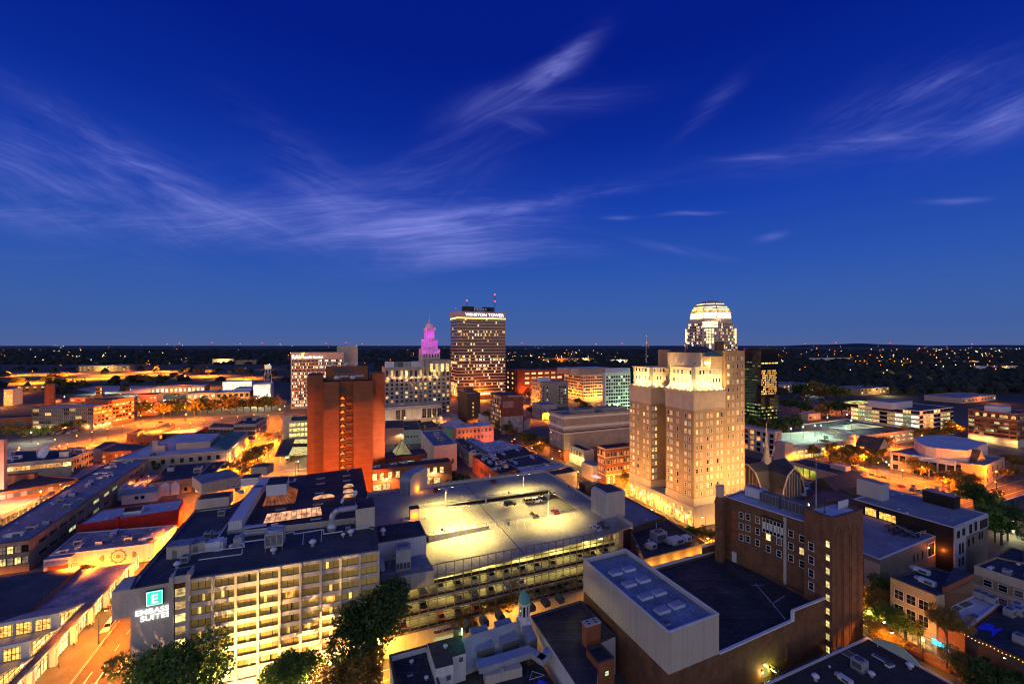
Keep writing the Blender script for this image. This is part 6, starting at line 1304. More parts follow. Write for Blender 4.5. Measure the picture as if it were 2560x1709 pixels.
q=b.pts[e_].lerp(b.pts[(e_+1)%4],.85)-D1*7;plight('red_light',(q.x,q.y,5),5200,(1,.22,.14),b.root,.3);q=b.pts[e_].lerp(b.pts[(e_+1)%4],.3)-D1*8;plight('amber_light',(q.x,q.y,5),5200,SOD,b.root,.3)
def roofs(rows):
 for nm,lb,s,z,wm,rm in rows:b=pb(nm,lb,'M',s,z,wm,rm,par=.3,cop=cop_w if rm is not r_black else None);roofkit(b,{'air_conditioner':'grey fan unit','rooftop_unit':'pale boxy unit','roof_vent':'small vent'},max(3,int((b.pts[0]-b.pts[2]).length/6)),'on the '+lb,5,(1.6,2.6))
roofs([('row_shop','dark roofed row shop with a pale green end wall','900,495 1085,672 1240,665 1010,480',9.5,green_w,r_black),('row_shop','pale roofed row shop beside the dark one','1045,485 1290,640 1420,600 1130,478',9,beige,r_white),('row_shop','wide white roofed shop in front of the pink block','1225,545 1310,605 1630,565 1500,510',8,beige,r_white),('row_shop','long white roof ending in a raised edge','1300,640 1345,690 1780,585 1700,560',9,brick,r_white),('row_shop','long black roof behind the brick arcade','1380,660 1520,740 1920,680 1780,590',9,brick_d,r_black),('row_shop','wide dark roof nearest the cream corner block','1500,770 1700,860 2170,800 1960,680',9,brick_d,r_navy),('row_shop','narrow white roof behind the deck corner','1700,870 1760,915 2340,840 2240,795',8.5,beige,r_white)])
b=pb('arcade_building','red orange lit brick building crowded with white roof units','M','1130,705 1470,940 1700,880 1400,670',10.5,brick,r_black,par=.4);e_=edge(b,GZ('M','1130,705',10.5)[0]);wins(b,e_,16,[3.6],.9,3.2,[(glass_d,3),(lit_o,1)],None,u0=.2,arch=True);roofkit(b,{'air_conditioner':'white boxed unit','rooftop_unit':'long white unit'},16,'on the crowded roof of the red orange brick building',6,(2.0,3.0))
q=b.pts[e_].lerp(b.pts[(e_+1)%4],.35)-D2*9;plight('red_light',(q.x,q.y,7),9000,(1,.22,.05),b.root,.4)
b=pb('orange_lit_shop','low shop with black roof and orange lit end by the corner of the deck','m','430,95 560,140 850,90 760,20',9,beige,r_black,par=.4);e_=edge(b,GZ('m','560,140',9)[0]);wins(b,e_,2,[3.6],1.3,3.0,[(glass_d,1),(lit_o,1)],brick,us=[.5,.85])
b=pb('bank_roof','flat grey roofed building with a dark chiller box beside the deck','m','500,420 1560,830 2000,690 1130,235',9,brick_d,r_grey,par=.6,cop=cop_d);q=GZ('m','980,380',8.4)[0];cl=MB().box(q,5.6,5.6,5.0,D2);top(cl,'chiller',dkmetal,'dark square chiller box on the flat grey roof by the deck','chiller')
mb=MB();v=GZ('m','1100,490 1290,460',8.6)
for k in range(9):a,c=v[0].lerp(v[1],k/9),v[0].lerp(v[1],(k+.85)/9);mb.add([a,c,c+D1*3+Vector((0,0,1)),a+D1*3+Vector((0,0,1))],[(0,1,2,3)])
top(mb,'vault_skylight',MATS['peach_lit_glass'],'row of peach lit glass panes on the flat grey roof','skylight')
roofkit(b,{'roof_vent':'small dark vent','air_conditioner':'small fan unit'},6,'on the flat grey roof beside the stair tower',8,(1.4,2.0))
b=pb('arched_shop','brick shop with a sunken black roof of white units and a lit arched front','X','640,640 950,1300 2120,1000 1360,540',7.5,brick_t,r_black,par=.8,cop=None);e_=edge(b,GZ('X','950,1300',7.5)[0]);wins(b,e_,11,[.4],2.2,3.8,[(lit_o,2),(lit_y,1)],dkmetal,rails=1,muls=1)
for k in range(5):q=b.pts[e_].lerp(b.pts[(e_+1)%4],(k+.5)/5)-D1*1.6;plight('shop_light',(q.x,q.y,4.6),700,(1,.48,.07),b.root,.3)
for s_,k,sx_,sy_,sz_,lb in(('1220,960','air_conditioner',5.2,3.6,3.6,'tall beige metal box on the sunken black roof'),('1530,1000','rooftop_unit',5.4,6.5,2.6,'wide beige unit with a fan port on the sunken black roof'),('1090,1100','rooftop_unit',3.2,4.4,2.6,'beige unit left of the tall box on the sunken black roof'),('1730,960','rooftop_unit',2.8,4.4,2.6,'small beige unit at the right of the sunken black roof'),('1180,730','pipe_vent',2.4,2.4,2,'white pipe vent at the back of the sunken black roof'),('830,1090','roof_vent',1.1,1.1,1.1,'round vent at the left of the sunken black roof'),('1045,990','roof_vent',1.2,1.2,1.2,'round vent beside the tall beige box')):put(k,GZ('X',s_,6.7)[0],sx_,sy_,sz_,D2,lb)
# ------------------ blocks beyond
lb_=cb('flats_block','long beige building with white bands, blank side and a small windowed front','N',615,291.6,470,1320,32,mat('taupe_render',(.40,.33,.24)),r_grey,par=1.2)
mb=MB()
for z0,z1 in((29.2,30.6),(22.2,24.2),(18.6,19.6)):ringb(mb,lb_.pts,.1,z0,z1)
mb.build('white_band',trim_w,lb_.root);mb=MB();ringb(mb,lb_.pts,.06,0,8.2);mb.build('brick_base',brick,lb_.root);mb=MB();ringb(mb,lb_.pts,.7,19.9,20.4);mb.build('ledge',dkmetal,lb_.root)
e_=edge(lb_,lb_.pts[0]);wins(lb_,0,4,[10,13.4,16.8,20.8,24.4,28],1.2,1.9,[(glass_d,4),(lit_b,1)],trim_w);wins(lb_,0,3,[2],1.6,4,[(lit_o,2),(glass_d,1)],limest,arch=True)
for u,w,z in((.36,16,34),(.8,22,34)):q=lb_.pts[1].lerp(lb_.pts[2],u)+D1*10;part_box(lb_,'penthouse',(q.x,q.y,31),w,9,z-31,mat('pent_taupe',(.36,.30,.22)),mr=r_grey)
b=cb('cream_block','two storey cream building with arched white windows and a dark roof','N',830,276,628,930,11.4,limest,r_black,par=.7,cop=cop_w);wins(b,0,7,[6.4],1.5,3.2,[(glass_d,3),(lit_o,1)],trim_w,muls=1);wins(b,0,7,[.5],2.2,4.2,[(lit_y,2),(lit_h,1)],trim_w,arch=True)
q=b.pts[0].lerp(b.pts[1],.5)-D2*5
for k in range(4):q=b.pts[0].lerp(b.pts[1],(k+.5)/4)-D2*1.2;plight('shop_light',(q.x,q.y,4),1500,(1,.62,.15),b.root,.3)
b=cb('corner_brick_block','four storey orange red brick corner block with arched windows','N',1050,243,965,1330,21,brick,r_black,par=.5,cop=None);mb=MB()
for z in(20.2,15.4,5.2):ringb(mb,b.pts,.35 if z>20 else.12,z,z+.5)
mb.build('string_course',limest,b.root);wins(b,0,3,[16.4],1.2,2.8,[(lit_b,1),(glass_d,1)],trim_w,arch=True);wins(b,0,3,[11.8,7.4],1.2,1.9,[(glass_d,2),(lit_b,1)],trim_w);wins(b,1,8,[16.2,12.0,7.8],1.2,1.9,[(glass_d,2),(lit_o,1)],trim_w,u0=.02);wins(b,1,5,[.6],1.4,4.0,[(lit_y,1)],None);part_box(b,'side_wing',b.pts[0]+D1*6-D2*0,7,12,9,beige)
for k in range(4):q=b.pts[1].lerp(b.pts[2],(k+.3)/4)-D1*4;plight('flood_light',(q.x,q.y,3.5),5000,(1,.36,.04),b.root,.4)
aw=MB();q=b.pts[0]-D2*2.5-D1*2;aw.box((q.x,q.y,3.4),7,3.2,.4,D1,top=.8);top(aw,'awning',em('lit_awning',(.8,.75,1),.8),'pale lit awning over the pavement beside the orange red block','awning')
b=cb('white_grid_block','white gridded office block lit pale green on its right','N',1045,470,1000,1304,50,mat('white_grid_wall',(.62,.62,.56)),r_white,dl=5,par=.5);wins(b,1,10,[4.6+3.9*k for k in range(11)],2.4,2.2,[(glass_d,7),(lit_g,1),(lit_h,.6)],trim_w,u0=.02,u1=.98,rails=0);q=b.pts[2]-D1*30+D2*5;plight('green_flood',(q.x,q.y,8),60000,(.55,1,.5),b.root,.5,spot=80,aim=b.pts[2].lerp(b.pts[1],.4).to_tuple()[:2]+(26,))
part_box(b,'penthouse',b.pts[1].lerp(b.pts[2],.7)+D1*10+Vector((0,0,49)),26,12,5,cop_w)
b=cb('horizontal_block','beige office block with dark ribbon windows and a stepped top','N',820,600,620,1048,38.5,mat('warm_beige',(.56,.42,.30)),r_white,par=.4);wins(b,0,12,[7.5+4.3*k for k in range(7)],3.6,1.7,[(glass_d,5),(lit_o,1.2)],None,u0=.02);wins(b,1,10,[7.5+4.3*k for k in range(7)],4.4,1.9,[(glass_d,5),(lit_w,.6)],None);part_box(b,'penthouse',b.pts[0].lerp(b.pts[2],.5)+Vector((0,0,38)),70,40,9,mat('peach_block',(.52,.36,.27)),mr=r_white)
for k in range(4):q=b.pts[0].lerp(b.pts[1],(k+.5)/4)-D2*8;plight('flood_light',(q.x,q.y,9),12000,(1,.32,.04),b.root,.5)
for k in range(3):q=b.pts[1].lerp(b.pts[2],(k+.5)/3)-D1*10;plight('flood_light',(q.x,q.y,9),20000,(1,.40,.08),b.root,.5)
b=cb('old_brick_offices','small pale brick office block with dark grid windows in the centre','N',385,540,275,660,33,mat('buff_brick',(.42,.34,.24)),r_grey,par=.7);wins(b,0,6,[3+4*k for k in range(7)],1.8,2.2,[(glass_d,3),(lit_o,1)],None);wins(b,1,3,[5+4*k for k in range(6)],1.6,2.0,[(glass_d,3),(lit_y,1)],None,us=[.08,.22,.9]);wins(b,1,3,[5+4*k for k in range(6)],2,2,[(glass_d,3),(lit_b,1)],None,us=[.68,.76,.84]);part_box(b,'penthouse',b.pts[0].lerp(b.pts[2],.35)+Vector((0,0,32.4)),16,9,5,cop_w)
for k in range(3):q=b.pts[0].lerp(b.pts[1],(k+.5)/3)-D2*9;plight('flood_light',(q.x,q.y,5),16000,SOD,b.root,.5)
b=cb('red_lit_block','dark red brick block with rows of lit yellow windows behind the centre','N',112,690,20,615,40,mat('deep_red_brick',(.20,.045,.025)),r_black,par=.4);wins(b,1,7,[32,24.5,16.5],8,3.2,[(lit_y,1)],None,u0=.04,u1=.98,muls=2);wins(b,0,2,[32,24.5,16.5,8],6,3.2,[(lit_y,3),(lit_o,1)],None);part_box(b,'stair_shaft',b.pts[1].lerp(b.pts[2],.1)-D1*.3,12,3,41,MATS['deep_red_brick'])
for k in range(3):q=b.pts[1].lerp(b.pts[2],(k+.5)/3)-D1*12;plight('flood_light',(q.x,q.y,8),26000,(1,.25,.05),b.root,.5)
b=cb('low_lit_shop','low dark brick building with orange lit glass under the old offices','N',540,425,470,745,14,mat('dull_brick',(.25,.12,.07)),r_black,par=.3);wins(b,1,8,[4],3.0,4,[(lit_g,1),(lit_o,2),(glass_d,2)],None)
cb('white_wall_house','low building with a blank pale side wall below the old offices','N',392,455,385,545,16,mat('pale_pink_wall',(.55,.42,.36)),r_grey,dl=24,par=.3)
sv=cb('faded_wall_building','brick warehouse with a peeling white painted lower wall and ghost advert','c',45,382,-50,250,35,mat('weathered_brick',(.24,.08,.05),streak=.3),r_black,par=.8);q=sv.pts[1].lerp(sv.pts[2],.5)-D1*.1;peel=mat('peeling_paint',(.46,.40,.35),var=.5,scale=.35,streak=.5)
MB().box((q.x,q.y,0),(sv.pts[2]-sv.pts[1]).length*.98,.14,15.5,D2).build('peeling_wall',peel,sv.root);q2=sv.pts[1].lerp(sv.pts[2],.32)-D1*.1;MB().box((q2 .x,q2 .y,23.5),10.5,.14,5.8,D2).build('ghost_advert',mat('ghost_paint',(.42,.22,.18),var=.3,scale=.5),sv.root)
q3=sv.pts[1].lerp(sv.pts[2],.65)-D1*.16;text('PEPPER BUILDING',1.9,(q3 .x,q3 .y,33.0),D2,trim_w,sv.root,ext=.05);wins(sv,0,9,[3+4.0*k for k in range(8)],1.7,2.6,[(lit_b,3),(glass_d,1),(lit_o,1)],None);
cb('dark_brick_tower','narrow dark brown brick tower with a few lit windows in the centre','b',1940,430,1855,2057,31.5,brick_d,r_white,par=.8);b=BLD[-1];wins(b,1,1,[8,12,16,20],1.6,2.0,[(lit_o,1)],None,us=[.45]);part_box(b,'penthouse',b.pts[0].lerp(b.pts[2],.5)+Vector((0,0,30)),8,8,5,brick_d)
cb('low_cream_block','low cream building beside the narrow dark tower','M',1290,400,1228,1335,13,cream,r_black,dl=20,par=.3);cb('small_orange_house','small orange lit house behind the peeling wall','N',205,400,200,262,10,beige,r_black,dl=14,par=.3)
# ------------------ far right: garages, office, arts centre, church
ga=bld('parking_garage','pale concrete parking garage with a greenish lit open roof deck',GZ('Q','545,690 718,885 1665,768 1195,640',9.4),9.4,conc_l,mat('green_lit_deck',(.30,.33,.28),scale=.05),par=.9);e_=edge(ga,GZ('Q','718,885',9.4)[0])  # slightly greenish grey base colour on the deck
wins(ga,e_,9,[.8,4.3],6.6,2.0,[(em('garage_bay',(.80,.75,.25),.9,.4,(.3,.3,.5)),1)],None,u0=.02,u1=.98,rails=0,name='open_bay');q=GZ('Q','640,800',13)[0];part_box(ga,'stair_tower',(ga.pts[e_]+D1*1-D2*3).to_tuple()[:2]+(0,),8,8,13.4,beige);part_box(ga,'stair_tower',(ga.pts[(e_+1)%4]-D2*2+D1*6).to_tuple()[:2]+(0,),9,10,12.5,beige)
gb2=bld('parking_garage','second parking garage with a dark roof deck and a sunken lit slot',[GZ('Q','915,560',10)[0],GZ('Q','1730,725',10)[0],GZ('R','585,632',10)[0],GZ('Q','1560,480',10)[0]],10,mat('pinkish_concrete',(.50,.38,.31)),r_navy,par=.9);wins(gb2,1,8,[2,5.6],5.5,1.8,[(MATS['garage_bay'],1)],None,rails=0,name='open_bay')
v=GZ('Q','1275,605 1560,640 2085,598 1700,545',9.3);mb=MB();mb.add(ccw(v),[(0,1,2,3)]);mb.build('sunken_slot',em('lit_slot',(.75,.85,.4),.5,0,(.1,.1,.1)),gb2 .root)
for i,(s_,z)in enumerate((('1282,600',9.4),('1555,555',9.4),('1615,650',9.4),('940,750',8.5),('1105,725',8.5),('1192,722',8.5),('768,778',8.5))):q=GZ('Q',s_,z)[0];lamp(q.x,q.y,8,5200,(.72,.95,.62),bulb_g,'pale twin lamp mast on the parking garage roofs','garage roof lamps',z=z)
Yo=385.0;og=cb('glass_offices','long five storey glass office building with white floor bands and lit rooms','R',665,Yo,-290,1140,20.6,mat('band_white',(.66,.64,.58)),r_navy,par=.4)
for k in range(5):
 for e_,n in((0,9),(1,10)):wins(og,e_,n,[1.0+4.05*k],8.5 if e_==0 else 5.3,2.6,[(lit_g,2),(lit_w,2),(lit_y,2),(lit_h,.8),(glass_d,2.4)]if k<4 else[(lit_w,1),(glass_d,3),(lit_y,.6)],dkmetal,u0=.0,u1=1,rails=1,muls=2)
q=GZ('R','590,330',20)[0];part_box(og,'penthouse',(og.pts[1]+D1*26+D2*8).to_tuple()[:2]+(20,),34,20,6.5,rib_w,mr=r_grey);part_box(og,'roof_glazing',(og.pts[1]+D1*55+D2*12).to_tuple()[:2]+(20,),24,12,1.6,em('yellow_roof_glass',(.8,.75,.15),.8,0,(.2,.2,.2)))
bf=cb('brick_apartments','six storey red brick apartment block with a pale base and arched top windows','R',2040,330,1345,2300,26.6,brick,r_navy,par=1.0,cop=limest);mb=MB();ringb(mb,bf.pts,.1,0,6.0);ringb(mb,bf.pts,.12,21,21.5);mb.build('stone_base',limest,bf.root)
us_=[.07,.20,.27,.36,.43,.53,.60,.69,.77,.92];wins(bf,0,10,[7.0,10.3,13.6,16.9],3.2,1.7,[(glass_d,5),(lit_b,2),(lit_g,1)],None,us=us_,muls=1);wins(bf,0,10,[22.2],2.4,2.6,[(glass_d,3),(lit_w,1)],None,us=us_,arch=True);wins(bf,1,9,[7.0,10.3,13.6,16.9,22.2],1.8,1.9,[(glass_d,3),(lit_b,1)],None);wins(bf,0,4,[.4],4,4,[(lit_g,1),(glass_d,1)],None,u0=.1,arch=True)
for u in(.15,.45,.95):q=bf.pts[0].lerp(bf.pts[1],u)-D2*3;plight('flood_light',(q.x,q.y,4),1700,(1,.62,.18),bf.root,.4)
part_box(bf,'penthouse',bf.pts[0].lerp(bf.pts[1],.45)+D2*14+Vector((0,0,25.6)),16,10,4.5,cop_w)
ac=bld('arts_centre','tan stone arts centre with a white oval drum roof and a columned front',[GZ('R','260,942',11.5)[0],GZ('R','1580,1142',11.5)[0],GZ('R','1855,1022',11.5)[0],GZ('R','650,870',11.5)[0]],11.5,mat('tan_ashlar',(.46,.34,.20),var=.14),r_grey,par=.5,cop=limest)
od=GZ('R','590,830 640,890 760,945 900,975 1340,1010 1620,900 1330,830 1100,785 850,782 680,795',14.5);mb=MB();od=ccw(od);mb.prism(od,10.5,18.0);mb.m[len(od)]=1;dm=mb.build('drum',[mat('pale_panel',(.58,.52,.47),streak=.1),r_white],ac.root)
e_=edge(ac,GZ('R','260,942',11.5)[0]);q=ac.pts[e_].lerp(ac.pts[(e_+1)%4],.49);fdn=(ac.pts[(e_+1)%4]-ac.pts[e_]).normalized();fnn=Vector((fdn.y,-fdn.x,0))
MB().box((q+fnn*1.0).to_tuple()[:2]+(9.2,),19,2.4,2.8,fdn).build('portico_head',trim_w,ac.root);MB().box((q+fnn*.6).to_tuple()[:2]+(0,),18.5,.2,9.2,fdn).build('portico_glass',glass_d,ac.root);mb=MB()
for k in range(6):mb.box((q+fnn*1.6+fdn*(-9.2+3.68*k)).to_tuple()[:2]+(0,),.7,.7,9.2,fdn)
mb.build('column',trim_w,ac.root);wins(ac,e_,4,[6.2],2.6,3.6,[(glass_d,1)],limest,us=[.06,.14,.27,.74]);wins(ac,e_,4,[1.0],2.6,2.8,[(glass_d,1)],limest,us=[.06,.74,.84,.93]);wins(ac,(e_+1)%4,4,[6,1.2],1.6,3.2,[(glass_d,1)],limest)
def gable(b,nm,a,d,w,ln,z0,h,m,mr):
 n_=Vector((-d.y,d.x,0));mb=MB();A_=[a+n_*x+Vector((0,0,z-a.z))for x,z in((-w/2,z0),(w/2,z0),(0,z0+h))];B_=[p+d*ln for p in A_];mb.add(A_+B_,[(2,1,0),(3,4,5)]);mb.build(nm+'_end',m,b.root);mb=MB();mb.add(A_+B_,[(0,3,5,2),(2,5,4,1)]);mb.build(nm,mr,b.root)
gable(ac,'gable_roof',GZ('R','1600,1090',11.5)[0]+D1*2,D1,11,13,11.5,6.5,MATS['tan_ashlar'],r_slate);gable(ac,'gable_roof',GZ('R','330,930',11.5)[0]+D1*6,D1,13,14,11.5,6.5,MATS['tan_ashlar'],r_slate)
for u in(.08,.2,.9,.97):q=ac.pts[e_].lerp(ac.pts[(e_+1)%4],u)+fnn*4;plight('flood_light',(q.x,q.y,4.5),1100,SOD,ac.root,.4)
yb_=bld('hall_building','long flat roofed hall whose bays glow yellow green',GZ('Q','742,1078 1560,1300 1830,1240 975,1035',7.6),7.6,mat('peach_wall',(.50,.36,.24)),r_black,par=.5,cop=limest);wins(yb_,edge(yb_,GZ('Q','742,1078',7.6)[0]),4,[.8],5.6,5.0,[(em('yellow_bay',(.72,.68,.06),.75,.1,(.2,.2,.2)),1)],limest,u0=.04,u1=.5,rails=0,name='lit_bay');q=GZ('Q','1460,1190',7.1)[0];top(MB().box(q,8,5,2.6,D1),'plant_box',rib,'ribbed box with fans on the long hall roof','plant')  # bay panels emit to stand for light on the hall wall
Yc=222.0;cc=AT(Z('Q','425,1200')[0],Yc);cc.z=0;ch=empty('church',cc,'brick church with steep dark crossed roofs, concrete framed gables and a slender spire','church');CB=Bld();CB.root=ch;CB.wins=[];CB.pts=[]
mb=MB();mb.box(cc,24,24,6.5,D2);mb.build('wall',brick,ch)
for d in(D1,-D1,D2,-D2):
 n_=Vector((-d.y,d.x,0));prof=[(-8.8,3.5),(-7.6,10),(-4.6,16.5),(0,19.5),(4.6,16.5),(7.6,10),(8.8,3.5)]
 A_=[cc+d*1+n_*x+Vector((0,0,z))for x,z in prof];B_=[cc+d*14.5+n_*x+Vector((0,0,z))for x,z in prof];mb=MB();mb.add(A_+B_,[(i,i+1,8+i,7+i)for i in range(6)]);mb.build('roof',r_slate,ch)
 I_=[cc+d*13.9+n_*x*.9+Vector((0,0,z*.97))for x,z in prof];mb=MB();mb.add(I_,[tuple(range(7))]);mb.build('gable_window',glass_g,ch);fr=MB()
 for p,q in zip(B_,B_[1:]):fr.tube(p,q,.4,5)
 for x in(-5,-3,-1,1,3,5):fr.tube(cc+d*14.1+n_*x+Vector((0,0,3)),cc+d*14.1+n_*x+Vector((0,0,18.2-abs(x)*.75)),.18,4)
 fr.build('gable_frame',conc_l,ch)
zs_=ZT(Z('Q','0,545')[0][1],Yc);MB().lathe(cc,[(3.2,17.5),(2.2,20),(1.4,23),(1.1,27)],8).build('spire_base',conc,ch);MB().lathe(cc,[(.95,26.8),(.95,28),(.5,33),(.08,zs_)],8).build('spire',conc_l,ch)
q=cc-D1*16-D2*14;plight('red_flood',(q.x,q.y,3),3800,(1,.25,.05),ch,.4);q=cc-D2*24+D1*4;plight('red_flood',(q.x,q.y,3),3800,(1,.30,.05),ch,.4)
pb('parish_hall','low dark roofed wing in front of the church with a cluster of white units','Q','545,1480 900,1640 1180,1460 860,1290',5.5,brick,r_navy,par=.4);roofkit(BLD[-1],{'air_conditioner':'white boxed unit','rooftop_unit':'pale long unit'},9,'behind the church gable',2,(1.8,3));q=GZ('Q','1150,1240 1130,1310 1770,1470 1770,1380',7);gh=empty('dark_gable_house',q[0],'long house with a dark pitched roof beside the hall','building');gg=Bld();gg.root=gh;a=G(Z('Q','1290,1440')[0],5);MB().box((a+D2*10).to_tuple()[:2]+(0,),30,12,5.5,D2).build('wall',brick_d,gh);gable(gg,'roof',Vector((a.x,a.y,5.5))-D2*5.5,D2,13.5,31,5.5,5.0,brick_d,r_slate)
pb('flat_roof_hall','plain low hall with a wide dark grey roof between church and modern block','Q','900,1640 1240,1780 1800,1640 1320,1400',6,brick_d,r_navy,par=.3)
cf=cb('concrete_frame','unfinished concrete frame building glowing orange inside beside the church','Q',545,305,60,640,18,conc_l,r_grey,dl=46,par=.2);wins(cf,0,9,[1,5,9,13],3.0,2.8,[(lit_o,2),(glass_d,3)],None,rails=0,name='open_bay')
cr=empty('crane',AT(Z('Q','495,1020')[0],286),'slanting red and white crane jib beside the unfinished frame','crane');a,b=AT(Z('Q','490,1040')[0],286),AT(Z('Q','600,680')[0],286)
for i in range(2):
 mb=MB()
 for o in(-.5,.5):mb.tube(a.lerp(b,.5*i)+D2*o,a.lerp(b,.5*(i+1))+D2*o*.8,.12,4)
 for k in range(8):mb.tube(a.lerp(b,.5*i+k/16)+D2*(.5 if k%2 else-.5),a.lerp(b,.5*i+(k+1)/16)+D2*(-.5 if k%2 else.5),.08,4)
 mb.build('jib_section',[trim_w,MATS['painted_red_brick']][i],cr)
 # ------------------ skyline towers left of centre
VX=lambda x:Z('V','%f,0'%x)[0][0]
wt=cb('banded_tower','tall dark glass tower with pale floor bands, lit name sign and two masts','V',240,620,150,915,130,mat('bronze_glass',(.10,.055,.035),rough=.15,spec=.7,var=.35,scale=.06),r_black,par=1.0);tbd=mat('tower_band',(.60,.50,.42))
gmix=[(glass_d,10),(lit_o,1.2),(lit_w,1.6),(lit_y,1.6)];bz=bz2=None
rw=random.Random(4);rowlit={9:.5,11:.5,3:.35,5:.25,12:.3,8:.3,7:.2,0:.9,19:.35,20:.4}
for k in range(25):
 z=6.5+4.62*k;base=bz2 if k>17 else bz;p=rowlit.get(k,.045)
 pick=lambda ci,zi,p=p,base=base:rw.choice((lit_w,lit_y,lit_h,lit_o))if rw.random()<p else base
 mb=MB();ringb(mb,wt.pts,.35,z-1.15,z-.05);mb.build('floor_band',tbd,wt.root);wins(wt,1,34,[z],2.6,3.0,[(lit_w,1)],None,u0=.01,u1=.99,rails=0,muls=2,pick=pick);wins(wt,0,10,[z],5,3.0,[(lit_w,1)],None,u0=.01,u1=.99,rails=0,muls=2,pick=(lambda ci,zi,k=k:lit_y if k in(3,10)or rw.random()<.08 or(k<4 and rw.random()<.7)else bz))
mb=MB();ringb(mb,wt.pts,1.0,121.5,130.3);mb.build('sign_band',mat('pinkish_band',(.55,.42,.42)),wt.root);mb=MB();ringb(mb,wt.pts,.5,119.4,121.3);mb.build('light_band',em('gold_band',(1,.68,.14),3.0),wt.root)
q=wt.pts[1].lerp(wt.pts[2],.56)-D1*1.3;text('WINSTON TOWER',6.2,(q.x,q.y,123.4),D2,em('white_letters',(1,.96,.98),2.2),wt.root,ext=.2,offset=.03,width=(along(q,D2,VX(852))-along(q,D2,VX(312))).length)
for i,(x,w)in enumerate(((360,10),(423,10),(580,18),(640,9),(700,10))):q=along(wt.pts[1]+D1*14,D2,VX(x));part_box(wt,'roof_plant',(q.x,q.y,129.5),w,8,9 if i!=2 else 7,dkmetal if i!=2 else conc)
for x,hs,ext,lb in((378,(16,),17,'lattice mast with a single red beacon on the left of the banded tower roof'),(768,(17,27),28,'taller mast with two red beacons on the right of the banded tower roof')):
 q=along(wt.pts[1]+D1*12,D2,VX(x));q.z=130;e=empty('radio_mast',q,lb,'mast');mb=MB()
 for o in(-.5,.5):mb.tube(q+D2*o,q+D2*o*.5+Vector((0,0,ext)),.22,4)
 for k in range(8):mb.tube(q+D2*(.5 if k%2 else-.5)+Vector((0,0,ext*k/8)),q+D2*(-.5 if k%2 else.5)+Vector((0,0,ext*(k+1)/8)),.16,4)
 mb.build('lattice',dkmetal,e)
 for h in hs:MB().lathe(q+Vector((0,0,h)),[(.3,0),(1.25,.8),(1.25,1.6),(.3,2.4)],10).build('red_beacon',bulb_r,e)
for i,x in enumerate((487,525,567,612,645,222)):q=along(wt.pts[1]+D1*5,D2,VX(x));dish(Vector((q.x,q.y,131)),1.3,(-.3,-.8,.4),'small pale dish on the edge of the banded tower roof',post=2.4);
for o in COL.objects:
 if o.name.startswith('satellite_dish')and o['label'].startswith('small pale dish'):o['group']='dishes on the banded tower'
q=wt.pts[0].lerp(wt.pts[1],.6)-D2*16;plight('street_glow',(q.x,q.y,7),90000,SOD,wt.root,.6);q=wt.pts[1].lerp(wt.pts[2],.45)-D1*18;plight('street_glow',(q.x,q.y,7),70000,SOD,wt.root,.6)
Yp=560.0;bx_=lambda x:Z('b','%f,0'%x)[0][0];bz_=lambda y:ZT(Z('b','0,%f'%y)[0][1],Yp);pc=AT((bx_(1590),863),Yp);pc.z=0
mt=empty('stepped_tower',pc,'stepped art deco tower floodlit magenta with a needle spire','tower');kp=.27246*Yp/F
plum=mat('pale_stone',(.62,.56,.50),var=.06)
for w,y0,y1,d_ in((115,1100,572,0),(90,572,487,1),(52,487,385,2)):
 h=w*kp;p=[pc-D2*h*.66-D1*h*.66,pc+D2*h*.66-D1*h*.66,pc+D2*h*.66+D1*h*.66,pc-D2*h*.66+D1*h*.66];z0,z1=max(bz_(y0),0),bz_(y1);mb=MB();mb.prism(p,z0,z1);mb.build('tier',plum,mt)
 mb=MB();wn_=MB()
 for i in range(4):
  a,b=p[i],p[(i+1)%4];nrm=Vector(((b-a).y,-(b-a).x,0)).normalized()
  for k in range(7):q=a.lerp(b,k/6)+nrm*.25;mb.box((q.x,q.y,z0),1.0,1.0,z1-z0+(2.2 if k%2==0 else 1.0),b-a)
  for k in range(6):q=a.lerp(b,(k+.5)/6)+nrm*.1;wn_.box((q.x,q.y,z1-(z1-z0)*.62 if d_ else z1-9),1.0,.3,(z1-z0)*.45 if d_ else 4.5,b-a)
 mb.build('pilaster',plum,mt);wn_.build('tall_window',{0:glass_d,1:em('magenta_slit',(.75,.03,.95),1.1),2:MATS.get('magenta_slit')or glass_d}[d_]if d_!=2 else MATS['magenta_slit'],mt)
zt_=bz_(385);MB().lathe((pc.x,pc.y,zt_),[(8,0),(5.5,3),(4.5,8),(2,10),(.5,14),(.12,bz_(232)-zt_)],8).build('spire',plum,mt)
for sx_ in(-1,1):q=pc+D2*sx_*6-D1*6;MB().lathe((q.x,q.y,zt_+1),[(.2,0),(.9,.8),(.2,1.8)],8).build('red_beacon',bulb_r,mt)
MAG=(.80,.035,1.0)
for dx,dy,z,e_,az in((-14,-22,572,30000,500),(14,-22,572,30000,500),(-8,-16,487,24000,420),(8,-16,487,24000,420),(-22,-4,572,20000,500),(22,-4,572,20000,500),(-12,-4,487,15000,420),(-25,-30,650,9000,600),(25,-30,650,9000,600),(0,-13,385,4000,330)):q=pc+D2*dx+D1*dy;plight('magenta_flood',(q.x,q.y,bz_(z)+.6),e_*.22,MAG,mt,.5,spot=120,aim=(pc.x+(q.x-pc.x)*.3,pc.y+(q.y-pc.y)*.35,bz_(az)),blend=.6)
gh_=cb('grey_hotel','wide pale grey hotel with square windows, lit top storeys and a taller right end','b',1180,440,1090,1782,57,mat('pale_grey_wall',(.34,.31,.28)),r_white,dl=26,par=.8,cop=cop_w)
gm_=[(glass_d,9),(lit_o,1.6),(lit_y,.5),(lit_w,.8)];n_=14
